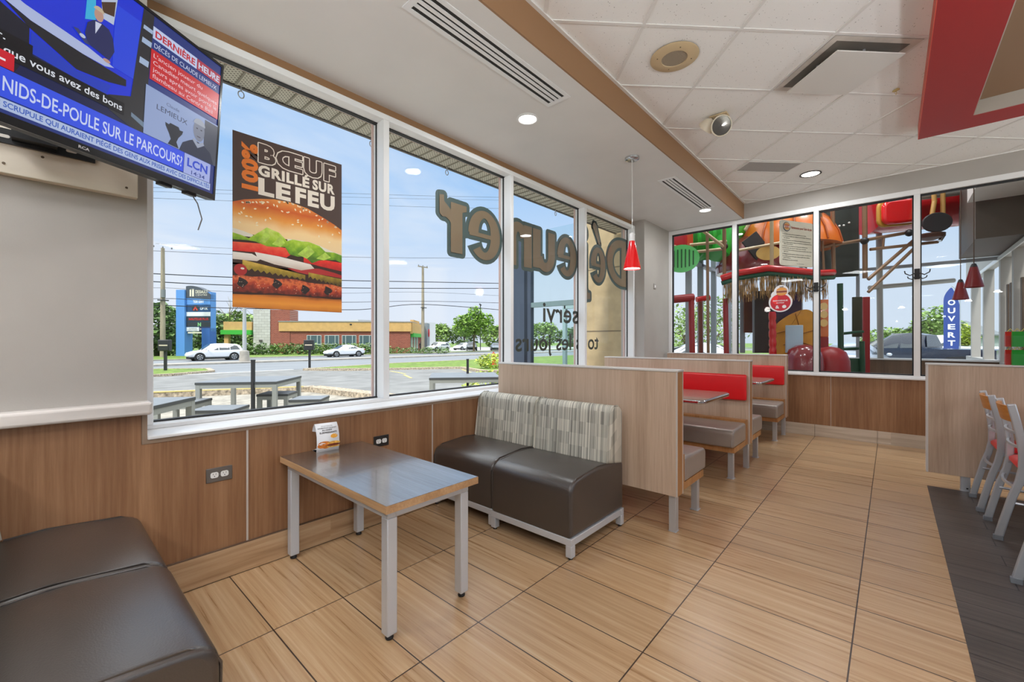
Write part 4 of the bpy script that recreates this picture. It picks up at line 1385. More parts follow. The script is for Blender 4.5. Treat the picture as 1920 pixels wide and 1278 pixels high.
def patio_piece(name, cat, label, cx, cy, w, d, h, rz, group):
    z0 = -0.285
    T = thing(name, label, cat, (cx, cy, z0), rz, group, world=False)
    tp = MB().box(-w / 2, -d / 2, h - 0.022, w / 2, d / 2, h).build('top', m_ptop, T)
    MB().box(-w / 2 - 0.004, -d / 2 - 0.004, h - 0.045, w / 2 + 0.004, d / 2 + 0.004, h - 0.006).build('edge_band', m_pedge, tp)
    l = 0.075
    a = MB()
    a.box(-w / 2 + 0.005, -d / 2 + 0.005, h - 0.115, w / 2 - 0.005, -d / 2 + 0.045, h - 0.045).box(-w / 2 + 0.005, d / 2 - 0.045, h - 0.115, w / 2 - 0.005, d / 2 - 0.005, h - 0.045)
    a.box(-w / 2 + 0.005, -d / 2 + 0.045, h - 0.115, -w / 2 + 0.045, d / 2 - 0.045, h - 0.045).box(w / 2 - 0.045, -d / 2 + 0.045, h - 0.115, w / 2 - 0.005, d / 2 - 0.045, h - 0.045)
    a.build('apron_frame', m_pfr, T)
    for sx in (-1, 1):
        for sy in (-1, 1):
            x = sx * (w / 2 - l / 2 - 0.003); y = sy * (d / 2 - l / 2 - 0.003)
            MB().box(x - l / 2, y - l / 2, 0, x + l / 2, y + l / 2, h - 0.05).build('leg', m_pfr, T)
    return T


A50 = R(50)
ca, sa = math.cos(A50), math.sin(A50)


def near_corner(x, y, w, d):
    """centre of a piece turned by 50 degrees whose corner nearest the window (local +x, -y) is at x, y"""
    lx, ly = -w / 2, d / 2
    return x + lx * ca - ly * sa, y + lx * sa + ly * ca


def by_corner(name, cat, label, x, y, w, d, h, group):
    c = near_corner(x, y, w, d)
    return patio_piece(name, cat, label, c[0], c[1], w, d, h, A50, group)


by_corner('patio_table', 'table', 'large grey outdoor table standing in the middle of the patio', -8.66, 3.03, 1.40, 1.36, 0.74, 'outdoor tables')
by_corner('patio_table', 'table', 'grey outdoor table cut off by the left pier of the window', -6.14, 0.63, 1.40, 1.30, 0.74, 'outdoor tables')
by_corner('patio_table', 'table', 'grey outdoor table seen through the second window pane', -6.2, 6.6, 1.50, 1.40, 0.74, 'outdoor tables')
by_corner('patio_bench', 'bench', 'grey outdoor stool behind the left patio table', -8.95, 1.80, 0.62, 0.60, 0.45, 'outdoor stools')
by_corner('patio_bench', 'bench', 'grey outdoor stool low in front of the large patio table on its left', -7.55, 2.02, 0.62, 0.55, 0.45, 'outdoor stools')
by_corner('patio_bench', 'bench', 'grey outdoor stool tucked at the right end of the large patio table', -9.0, 3.36, 0.58, 0.55, 0.45, 'outdoor stools')
by_corner('patio_bench', 'bench', 'grey outdoor stool in front of the large patio table on its right', -7.72, 3.45, 0.55, 0.55, 0.45, 'outdoor stools')

# ---- bollards
m_post = mat('black_post', (38, 38, 40), 0.5)
for (x, y, h, lab) in ((-8.93, 2.72, 1.17, 'black square post standing by the large patio table'), (-7.43, 6.77, 1.10, 'black square post standing by the table in the second pane')):
    T = thing('bollard', lab, 'post', (x, y, -0.30), R(40), 'black posts on the patio', world=False)
    MB().box(-0.026, -0.026, 0.0, 0.026, 0.026, h - 0.03).build('post', m_post, T)
    MB().box(-0.029, -0.029, h - 0.03, 0.029, 0.029, h).build('cap', m_post, T)

# ---- small black sign posts by the road
for (x, y, lab, s) in ((-33.4, 5.35, 'black sign box on a post on the left grass island', 'BIENVENUE'), (-29.1, 12.25, 'black sign box on a post at the tip of the right grass island', 'MERCI')):
    T = thing('driveway_sign', lab, 'sign', (x, y, gz(x) + 0.1), R(-35), 'driveway signs', world=False)
    MB().box(-0.065, -0.065, 0, 0.065, 0.065, 1.5).build('post', m_post, T)
    b_ = MB().box(-0.2, -0.33, 1.2, 0.2, 0.27, 1.9).build('sign_box', m_post, T, bevel=0.05)
    MB().box(0.201, -0.25, 1.52, 0.208, 0.20, 1.59).build('light_stripe', mat('sign_stripe', (214, 200, 176), 0.5), b_)

# ---- hydrant
T = thing('fire_hydrant', 'red fire hydrant on the grass island by the road', 'hydrant', (-20.9, 21.5, gz(-20.9) + 0.1), 0, None, world=False)
m_hyd = mat('hydrant_red', (206, 36, 40), 0.45)
MB().lathe([(0.2, 0), (0.2, 0.05), (0.13, 0.07), (0.13, 0.62), (0.17, 0.64), (0.17, 0.68), (0.14, 0.72), (0.09, 0.82), (0.04, 0.86), (0.04, 0.92)], 18).build('barrel', m_hyd, T, smooth=40)
for s in (-1, 1):
    MB().lathe([(0.075, 0.12), (0.075, 0.24)], 14, Matrix.Translation((0, 0, 0.55)) @ Matrix.Rotation(R(90 * s), 4, 'X')).build('nozzle', m_hyd, T, smooth=40)
MB().lathe([(0.09, 0.12), (0.09, 0.22)], 14, Matrix.Translation((0, 0, 0.48)) @ Matrix.Rotation(R(-60), 4, 'Y')).build('pumper_nozzle', m_hyd, T, smooth=40)


# ---- foliage
m_bark = mat('bark', (104, 88, 70), 0.9, var=0.2, vscale=12)


def leafmat(n, c):
    m = mat(n, c, 0.6, var=0.30, vscale=1.1)
    m.node_tree.nodes['Principled BSDF'].inputs['Subsurface Weight'].default_value = 0.0
    return m


m_leaf1 = leafmat('leaf_bright', (126, 160, 62))
m_leaf2 = leafmat('leaf_mid', (124, 150, 78))
m_leaf3 = leafmat('leaf_dark', (104, 130, 74))
m_leaf4 = leafmat('leaf_yellow_green', (168, 184, 74))


def crown(mb, blobs, n, size, seed):
    rnd = random.Random(seed)
    tot = sum(b_[3] * b_[4] * b_[5] for b_ in blobs) ** 1.0
    for (cx, cy, cz, rx, ry, rz) in blobs:
        k = max(6, int(n * (rx * ry * rz) ** 0.67 / sum((q[3] * q[4] * q[5]) ** 0.67 for q in blobs)))
        for _ in range(k):
            while True:
                x, y, z = rnd.uniform(-1, 1), rnd.uniform(-1, 1), rnd.uniform(-1, 1)
                d = x * x + y * y + z * z
                if 0.25 < d < 1: break
            s = size * rnd.uniform(0.6, 1.35)
            a, b_, c = rnd.uniform(0, 6.28), rnd.uniform(-1.1, 1.1), rnd.uniform(0, 6.28)
            M = Matrix.Translation((cx + x * rx, cy + y * ry, cz + z * rz)) @ Matrix.Rotation(a, 4, 'Z') @ Matrix.Rotation(b_, 4, 'X') @ Matrix.Rotation(c, 4, 'Z')
            mb.add([M @ Vector(q) for q in ((-s * .5, 0, 0), (0, -s * .3, s * .08), (s * .5, 0, 0), (0, s * .3, s * .08))], [(0, 1, 2, 3)])
    return mb


def tree(name, label, cat, x, y, z, blobs, trunk, n, size, m, seed, group=None):
    T = thing(name, label, cat, (x, y, z), 0, group, world=False)
    crown(MB(), blobs, n, size, seed).build('foliage', m, T)
    if trunk:
        r, h = trunk
        st = MB().tube([(0, 0, -0.1), (0.03, 0.0, h * .5), (0, 0.04, h)], [r, r * .8, r * .55], 10).build('trunk', m_bark, T, smooth=50)
        rnd = random.Random(seed + 1)
        for k in range(5):
            a = rnd.uniform(0, 6.28); q = rnd.uniform(.5, .95) * h
            MB().tube([(0, 0, q), (math.cos(a) * h * .25, math.sin(a) * h * .25, q + h * .35)], [r * .4, r * .15], 6).build('branch', m_bark, T, smooth=60)
    return T


K_ = 1.27
tree('maple_tree', 'round green tree by the parked cars beyond the road', 'tree', -54.8, 51.4, -0.6,
     [tuple(v * K_ for v in q) for q in ((0, 0, 3.9, 2.2, 2.2, 1.5), (0.6, 0.9, 3.4, 1.9, 1.9, 1.3), (-.8, -.8, 3.3, 1.9, 1.9, 1.3), (0.1, 0.1, 5.2, 1.3, 1.3, 1.1), (1.1, 1.2, 4.4, 1.2, 1.2, .9), (-1.1, -1.2, 4.2, 1.2, 1.2, .9))], (0.2, 3.9), 3600, 0.5, m_leaf1, 3)
tree('shrub', 'leafy green bush on the grass island beside the hydrant', 'bush', -17.1, 17.6, gz(-17.1) + 0.1,
     [(0, 0, 0.35, 0.9, 0.9, 0.5), (0.4, 0.6, 0.5, 0.6, 0.6, 0.5), (-.4, -.3, 0.4, 0.6, 0.6, 0.4)], None, 900, 0.17, m_leaf4, 5)
tree('shrub', 'low green bush growing behind the table in the second pane', 'bush', -8.6, 8.6, -0.3,
     [(0, 0, 0.3, 0.7, 0.8, 0.4), (0.3, 0.5, 0.4, 0.4, 0.4, 0.35)], None, 700, 0.12, m_leaf4, 6)
# woodland left of the pylon sign
for i, (x, y, r, h, m, lab) in enumerate((
        (-66, 3.0, 3.8, 3.6, m_leaf2, 'dense green tree at the far left behind the utility pole'),
        (-71, 10.5, 3.8, 3.5, m_leaf3, 'dense green tree between the utility pole and the blue sign'),
        (-84, 18.0, 4.6, 3.8, m_leaf3, 'dark green tree seen under the blue sign'),
        (-85, 23.5, 4.4, 3.6, m_leaf2, 'green tree right of the blue sign'))):
    tree('woodland_tree', lab, 'tree', x, y, -0.7, [(0, 0, h, r, r, h * .95), (r * .5, r * .4, h * .6, r * .6, r * .6, h * .6), (-r * .4, -r * .5, h * .7, r * .7, r * .7, h * .7), (0, 0, h * 1.6, r * .5, r * .5, h * .4)], (0.3, h), 2600, 0.75, m, 20 + i, 'woodland trees on the left')
m_twig = mat('pale_twigs', (150, 142, 126), 0.9)
for i, (x, y) in enumerate(((-84, 22.0), (-86, 26.5))):
    T = thing('bare_tree', ['pale bare tree rising behind the green canopy', 'pale bare tree farther right behind the grey stone tower'][i], 'tree', (x, y, -0.7), 0, 'bare trees', world=False)
    rnd = random.Random(40 + i)
    MB().tube([(0, 0, 0), (0, .1, 4), (.1, 0, 7)], [.22, .14, .06], 8).build('trunk', m_bark, T)
    for k in range(16):
        a = rnd.uniform(0, 6.28); q = rnd.uniform(2.5, 6.8); l = rnd.uniform(1.2, 2.6)
        e = (math.cos(a) * l, math.sin(a) * l, q + l * .9)
        MB().tube([(0, 0, q), e, (e[0] + rnd.uniform(-.6, .6), e[1] + rnd.uniform(-.6, .6), e[2] + .8)], [.06, .035, .015], 5).build('branch', m_twig, T)
# tree line behind the shops on the right
for i in range(9):
    x = -104 + i * 5.0 + random.uniform(-1, 1); y = 72 + i * 6.4
    r = random.uniform(4.2, 5.2); h = random.uniform(3.0, 3.9)
    tree('distant_tree', 'distant tree of the woodland edge behind the shops', 'tree', x, y, -0.7,
         [(0, 0, h, r, r, h), (r * .5, 0, h * 1.5, r * .45, r * .45, h * .5), (-r * .4, r * .3, h * 1.4, r * .5, r * .5, h * .5)], (0.3, h), 1100, 1.1, m_leaf2 if i % 2 else m_leaf3, 60 + i, 'distant woodland edge')
# hedge in front of the brick shop: clipped individually growing shrubs
for i in range(12):
    f_ = i / 11.0
    x = -64.0 + 9.5 * f_; y = 18.0 + 14.8 * f_
    tree('hedge_shrub', 'dark green shrub of the hedge in front of the brick shop', 'bush', x, y, -0.62,
         [(0, 0, .75, 1.35, 1.35, .85), (.5, .6, .6, .9, .9, .7), (-.5, -.6, .6, .9, .9, .7)], None, 420, 0.34, m_leaf3 if i % 3 else m_leaf2, 80 + i, 'hedge shrubs in front of the brick shop')
for i in range(4):
    tree('hedge_shrub', 'low dark shrub beside the brick corner behind the utility pole', 'bush', -55.2 + 1.6 * i, 36.0 + 1.6 * i, -0.62, [(0, 0, .4, 1.2, 1.2, .55)], None, 260, 0.28, m_leaf3, 100 + i, 'low shrubs at the brick corner')

# ---- brick shop beyond the road
bricks = bpy.data.materials.new('red_brick'); bricks.use_nodes = True
t = bricks.node_tree; b = t.nodes['Principled BSDF']; b.inputs['Roughness'].default_value = 0.9
tcx = t.nodes.new('ShaderNodeTexCoord'); sp = t.nodes.new('ShaderNodeSeparateXYZ'); t.links.new(tcx.outputs['Object'], sp.inputs[0])
cm = t.nodes.new('ShaderNodeCombineXYZ'); t.links.new(sp.outputs['X'], cm.inputs[0]); t.links.new(sp.outputs['Z'], cm.inputs[1])
br = t.nodes.new('ShaderNodeTexBrick'); br.inputs['Scale'].default_value = 1.0
br.inputs['Brick Width'].default_value = 0.4; br.inputs['Row Height'].default_value = 0.14; br.inputs['Mortar Size'].default_value = 0.012
br.inputs['Color1'].default_value = lin((160, 84, 66)); br.inputs['Color2'].default_value = lin((140, 70, 56)); br.inputs['Mortar'].default_value = lin((168, 130, 112))
t.links.new(cm.outputs[0], br.inputs['Vector']); t.links.new(br.outputs['Color'], b.inputs['Base Color'])
stone = bpy.data.materials.new('grey_block'); stone.use_nodes = True
t = stone.node_tree; b = t.nodes['Principled BSDF']; b.inputs['Roughness'].default_value = 0.9
tcx = t.nodes.new('ShaderNodeTexCoord'); sp = t.nodes.new('ShaderNodeSeparateXYZ'); t.links.new(tcx.outputs['Object'], sp.inputs[0])
cm = t.nodes.new('ShaderNodeCombineXYZ'); t.links.new(sp.outputs['X'], cm.inputs[0]); t.links.new(sp.outputs['Z'], cm.inputs[1])
br = t.nodes.new('ShaderNodeTexBrick'); br.inputs['Scale'].default_value = 1.0
br.inputs['Brick Width'].default_value = 0.8; br.inputs['Row Height'].default_value = 0.4; br.inputs['Mortar Size'].default_value = 0.02
br.inputs['Color1'].default_value = lin((206, 203, 196)); br.inputs['Color2'].default_value = lin((192, 188, 180)); br.inputs['Mortar'].default_value = lin((160, 156, 150))
t.links.new(cm.outputs[0], br.inputs['Vector']); t.links.new(br.outputs['Color'], b.inputs['Base Color'])
m_band = mat('ochre_stucco', (208, 166, 104), 0.8, var=0.04, vscale=2)
m_green = mat('green_awning', (66, 178, 62), 0.5)
m_wfr = mat('white_window_bars', (206, 214, 212), 0.5)
m_wgl = mat('dark_shop_glass', (70, 92, 98), 0.15, spec=0.8)

# local frame of the shop: x runs along the facade to the right, -y faces us
ang = math.atan2(38.7 - 23.6, -55.8 + 69.7)
T = thing('brick_shop', 'red brick shop with ochre parapet and green awning beyond the road', 'building', (-69.7, 23.6, -0.65), ang, None, world=False)
Lf = 20.6
MB().box(0, 0, 0, Lf, 12, 4.35).build('brick_wall', bricks, T)
MB().box(1.26, -0.25, 3.35, Lf + 0.2, 12, 4.75).build('parapet', m_band, T)
MB().box(1.2, -0.32, 4.75, Lf + 0.3, 12, 4.9).build('coping', mat('grey_coping', (150, 146, 142), 0.7), T)
MB().box(0.0, -0.1, 0, 2.8, 3.0, 6.6).build('brick_tower', bricks, T)
st_ = MB().box(-2.4, -0.2, 0, 0.0, 3.0, 6.6).build('stone_tower', stone, T)
MB().box(-1.5, -0.4, 1.75, -1.1, -0.2, 2.05).build('wall_lamp', mat('dark_lamp', (84, 80, 76), 0.5), st_)
MB().box(-6.6, -0.2, 3.5, -2.6, 3.0, 4.75).build('canopy_fascia', m_band, T)
MB().box(-6.8, -0.6, 2.85, -2.6, 3.0, 3.5).build('green_awning', m_green, T)
MB().box(-6.5, -0.2, 0, -5.9, 0.4, 2.85).build('canopy_column', m_band, T)
for wx in (5.25, 7.85, 10.4, 12.95):
    w_ = MB().box(wx, -0.08, 0.2, wx + 2.12, 0.02, 2.75).build('window', m_wgl, T)
    fr_ = MB()
    for q in (0, 0.52, 1.5, 2.05):
        fr_.box(wx + q, -0.12, 0.2, wx + q + 0.07, -0.08, 2.75)
    for q in (0.2, 1.35, 2.68):
        fr_.box(wx, -0.13, q, wx + 2.12, -0.08, q + 0.07)
    fr_.build('window_bars', m_wfr, w_)
MB().box(11.6, -0.3, 4.3, 11.9, -0.25, 4.5).build('camera_box', m_post, T)
# the shop's side along the right: entrance with green band, pillars and a grey portal
S = Matrix.Rotation(R(88), 4, 'Z')
side = MB().box(0, 0.0, 0, 17, 0.4, 3.0).xf(Matrix.Translation((Lf, 0, 0)) @ S).build('side_wall', bricks, T)
MB().box(0, -0.35, 3.0, 13, 0.5, 4.75).xf(Matrix.Translation((Lf, 0, 0)) @ S).build('side_parapet', m_band, T)
MB().box(0.4, -0.5, 2.5, 12.5, 0, 3.1).xf(Matrix.Translation((Lf, 0, 0)) @ S).build('side_green_band', m_green, T)
MB().box(3, -0.05, 4.75, 9, 0.5, 5.3).xf(Matrix.Translation((Lf, 0, 0)) @ S).build('raised_parapet', m_band, T)
for q in (0.6, 3.2, 5.8):
    MB().box(q, -0.06, 0.1, q + 1.6, 0.02, 2.5).xf(Matrix.Translation((Lf, 0, 0)) @ S).build('window', mat('pale_shop_glass', (150, 166, 166), 0.15), T)
pt = MB().box(13, -0.9, 0, 16.4, 3, 5.2).xf(Matrix.Translation((Lf, 0, 0)) @ S).build('grey_portal', mat('grey_portal', (128, 136, 142), 0.6), T)
MB().lathe([(0.75, 0), (0.75, 0.15)], 20, Matrix.Translation((Lf, 0, 0)) @ S @ Matrix.Translation((14.8, -0.9, 3.4)) @ Matrix.Rotation(R(90), 4, 'X')).build('red_roundel', mat('sign_red', (196, 40, 48), 0.5), pt)
# low building far behind the shop
tag(MB().box(-88, 40, -0.6, -74, 58, 5.2).build('grey_warehouse', mat('pale_cladding', (206, 208, 208), 0.7)), 'pale flat warehouse showing above the brick shop roof', 'building')

# ---- pylon sign
T = thing('pylon_sign', 'tall blue pylon sign listing the shops across the road', 'sign', (-63.6, 13.2, -0.7), R(38), None, world=False)
m_blue = mat('sign_blue', (96, 152, 222), 0.45); m_blue2 = mat('sign_deep_blue', (58, 104, 178), 0.45)
m_navy = mat('sign_navy', (42, 78, 122), 0.45); m_slate = mat('sign_slate', (76, 82, 92), 0.5)
z = lambda v: 0.7 + v
MB().box(-2.15, -0.6, 0, -1.05, 0.6, 8.15).build('left_pillar', m_blue, T)
MB().box(1.05, -0.5, 0, 2.05, 0.6, 3.5).build('right_pillar', m_blue2, T)
bd = MB().box(-1.05, -0.3, 3.1, 2.05, 0.55, 7.9).build('sign_case', m_blue, T)
cap = [(-1.05, -0.4, 7.2)] + [(-1.05 + 3.1 * i / 10.0, -0.4, 8.35 + 0.35 * math.sin(math.pi * (0.25 + 0.75 * i / 10.0)) - 0.75 * (i / 10.0) ** 2) for i in range(11)] + [(2.05, -0.4, 7.0)]
cp = MB().prism(cap, (0, 0.9, 0)).build('arched_header', m_slate, T)
FM = Matrix.Translation((0, -0.42, 0)) @ frame_matrix((0, 0, 0), (1, 0, 0), (0, 0, 1))
k = MB(); lettering(k, 'DESSAULT', FM, 0.2, 7.72, 0.42, 1.55, 0, 0.02, 'L'); lettering(k, 'CENTRE', FM, 0.2, 7.42, 0.2, 1.5, 0, 0.0, 'L')
flat(k, FM, [(-.55, 7.35), (-.35, 7.35), (-.35, 8.25), (-.55, 8.2)]); flat(k, FM, [(-.25, 7.35), (.0, 7.35), (.0, 8.25), (-.25, 8.25)])
k.build('lettering', mat('sign_cream', (232, 226, 206), 0.5), cp)
rows = [('blue_panel', 6.35, 7.1, m_blue, 'TIGRE GÉANT', (236, 240, 246), 1), ('navy_panel', 5.5, 6.3, m_navy, 'OPTIK', (236, 240, 246), 2), ('white_panel', 4.95, 5.45, mat('sign_white', (232, 234, 238), 0.5), None, None, 0),
        ('dark_panel', 4.3, 4.9, mat('sign_dark', (52, 58, 64), 0.5), 'NAUTILUS PLUS', (214, 44, 44), 3), ('dark_panel', 3.65, 4.25, mat('sign_dark', (52, 58, 64), 0.5), 'N', (132, 196, 132), 4)]
for nm, z0, z1, m, s, c, kd in rows:
    pn = MB().box(-1.03, -0.36, z0, 2.03, -0.29, z1).build(nm, m, T)
    P_ = Matrix.Translation((0, -0.37, 0)) @ frame_matrix((0, 0, 0), (1, 0, 0), (0, 0, 1))
    if s:
        k = MB(); h = (z1 - z0) * 0.45
        if kd == 1: lettering(k, s, P_, 0.55, z0 + .2, h, 1.4, 0, .03, 'C')
        if kd == 2: lettering(k, s, P_, 0.75, z0 + .22, h, 1.0, 0, .03, 'L')
        if kd == 3: lettering(k, s, P_, 0.55, z0 + .17, h, 2.5, 0, .03, 'C')
        if kd == 4: lettering(k, s, P_, 0.65, z0 + .08, .44, .42, 0, .05, 'C')
        k.build('lettering', mat('ink_%d_%d_%d' % c, c, 0.5), pn)
    if kd == 2:
        k = MB(); flat(k, P_, disc(.15, 5.9, .48, .38, 20), 0.002); k.build('badge', mat('sign_dark', (52, 58, 64), 0.5), pn)
        k = MB(); flat(k, P_, [(-.15, 5.65), (.12, 6.2), (.45, 5.65), (.3, 5.65), (.14, 5.95), (0, 5.65)], 0.005); k.build('triangle', mat('sign_orange_red', (232, 70, 52), 0.5), pn)
pn = MB().box(-1.03, -0.36, 3.12, 0.6, -0.29, 3.6).build('white_panel', mat('sign_white', (232, 234, 238), 0.5), T)
k = MB(); lettering(k, 'CLINIQUE', P_, -0.2, 3.38, .15, 1.0, 0, 0, 'C'); lettering(k, 'DENTAIRE', P_, -0.2, 3.17, .15, 1.2, 0, 0, 'C'); k.build('lettering', m_slate, pn)
pn = MB().box(0.62, -0.36, 3.12, 2.03, -0.29, 3.6).build('navy_panel', mat('sign_plum', (60, 56, 84), 0.5), T)
k = MB(); lettering(k, 'PHARMACIE', P_, 1.32, 3.3, .14, 1.2, 0, .02, 'C'); k.build('lettering', mat('sign_white', (232, 234, 238), 0.5), pn)
MB().box(-0.9, -0.3, 2.85, 1.0, 0.3, 3.02).build('lower_beam', mat('sign_cream', (232, 226, 206), 0.5), T)

# ---- poles and overhead cables
m_pole = mat('weathered_wood_pole', (158, 146, 126), 0.9, var=0.12, vscale=3, stretch=(1, 1, .2))


def upole(x, y, z, h, r, label, arm=True, lean=0.0):
    T = thing('utility_pole', label, 'pole', (x, y, z), 0, 'wooden utility poles', world=False)
    MB().tube([(0, 0, -.2), (lean * .5, 0, h * .5), (lean, 0, h)], [r, r * .85, r * .65], 12).build('pole', m_pole, T, smooth=50)
    MB().box(-.06, -.9, h - .05, .06, .9, h + .1).build('crossarm', m_pole, T) if arm else None
    for q in (-.8, .0, .8):
        MB().lathe([(.05, 0), (.08, .08), (.05, .2)], 10, Matrix.Translation((lean, q, h + (.1 if arm else 0)))).build('insulator', mat('insulator_grey', (110, 112, 116), .4), T)
    MB().tube([(.25, 0, h * .55), (.25, 0, h * .55 + .9)], .22, 12).build('transformer', mat('transformer_grey', (128, 130, 130), .5), T, smooth=40) if not arm else None
    MB().box(.1, -.5, h * .52, .3, .5, h * .52 + .12).build('bracket', mat('dark_bracket', (70, 70, 70), .6), T)
    return T


upole(-61.4, 9.6, -0.7, 12.4, 0.27, 'wooden utility pole left of the blue pylon sign', arm=False)
upole(-54.3, 40.1, -0.6, 13.3, 0.27, 'wooden utility pole seen through the second pane by the brick corner', arm=True)
T = thing('street_light_pole', 'grey metal lamp pole on the median behind the white sport utility vehicle', 'pole', (-42.6, 12.3, -0.56), 0, None, world=False)
MB().lathe([(.42, 0), (.36, .9), (.2, .95)], 16).build('concrete_base', m_conc, T, smooth=40)
MB().tube([(0, 0, .9), (0, 0, 9.6)], [.17, .11], 12).build('pole', mat('grey_metal_pole', (176, 178, 178), .5), T, smooth=40)
MB().bar((0, 0, 9.5), (-1.6, 0, 9.8), .1).build('arm', mat('grey_metal_pole', (176, 178, 178), .5), T)
MB().box(-2.2, -.15, 9.7, -1.5, .15, 9.85).build('luminaire', mat('grey_metal_pole', (176, 178, 178), .5), T)
for (x, y, h, lab) in ((-60.5, 58.5, 8.9, 'slim parking lot lamp pole with a twin head by the round tree'), (-52.0, 57.5, 10.8, 'slim dark pole at the right edge of the second pane')):
    T = thing('lot_light_pole', lab, 'pole', (x, y, -.6), R(40), 'parking lot lamp poles', world=False)
    MB().tube([(0, 0, 0), (0, 0, h)], .09, 8).build('pole', m_post, T)
    MB().box(-.12, -1.3, h, .12, 1.3, h + .18).build('lamp_head', m_post, T)
m_wire = mat('cable_black', (40, 42, 48), 0.6)


def campt(px, py, D):
    """point at distance D in front of the eye for a place in the view"""
    s, c = math.sin(R(41.71)), math.cos(R(41.71))
    a = (px - 960) / 797.0; b_ = (639.6 - py) / 797.0
    return Vector(((-s + a * c) * D, (c + a * s) * D, EYE + b_ * D))


def cable(label, pts, r, D=(47, 52, 58, 64)):
    P = [campt(p[0], p[1], p[2] if len(p) > 2 else 48 + 14 * (p[0] - 305) / 488.0) for p in pts]
    # smooth
    out = []
    n = len(P)
    for i in range(n - 1):
        p0, p1, p2, p3 = P[max(i - 1, 0)], P[i], P[i + 1], P[min(i + 2, n - 1)]
        for j in range(6):
            u = j / 6.0
            out.append(0.5 * ((2 * p1) + (p2 - p0) * u + (2 * p0 - 5 * p1 + 4 * p2 - p3) * u * u + (3 * p1 - p0 - 3 * p2 + p3) * u ** 3))
    out.append(P[-1])
    o = MB().tube(out, r, 6).build('overhead_cable', m_wire, smooth=60)
    tag(o, label, 'cable', 'overhead cables along the road')


cable('thick overhead cable, topmost of the two bold lines', [(200, 509), (300, 514), (430, 520), (640, 526), (800, 529), (960, 532)], .055)
cable('thick overhead cable, lower of the two bold lines', [(200, 523), (300, 529), (430, 535), (640, 540), (800, 541), (960, 541)], .055)
cable('thin overhead cable just under the two bold lines', [(200, 543), (306, 540), (430, 547), (640, 550), (790, 548), (960, 556)], .02)
cable('overhead cable strung level with the header of the blue sign', [(200, 569), (305, 560), (420, 565), (640, 567), (793, 565), (960, 569)], .035)
cable('lowest overhead cable crossing just above the brick shop roof', [(200, 575), (305, 573), (430, 578), (640, 581), (700, 579), (793, 571), (960, 583)], .05)
cable('thin overhead cable running to the top of the left utility pole', [(200, 468), (300, 471), (430, 477), (640, 482), (793, 484), (960, 484)], .025)
cable('hair thin overhead line above the left utility pole top', [(292, 457), (430, 466), (640, 471)], .014)
cable('highest thin overhead line in the sky', [(240, 350), (430, 357), (650, 363), (780, 367), (960, 371)], .018)
cable('thin overhead line just below the highest one', [(240, 358), (430, 364), (650, 370), (780, 373), (960, 376)], .014)
cable('thin overhead line third from the top in the sky', [(240, 370), (430, 377), (650, 383), (780, 388), (960, 392)], .018)


# ---- vehicles
m_tyre = mat('tyre', (34, 34, 36), 0.8)
m_rim = mat('alloy_rim', (196, 198, 202), 0.3, metal=0.7)
m_cg = mat('car_glass', (44, 52, 58), 0.08, spec=0.9)
m_tail = mat('tail_lamp', (190, 40, 44), 0.25)
m_headl = mat('head_lamp', (210, 216, 222), 0.15)


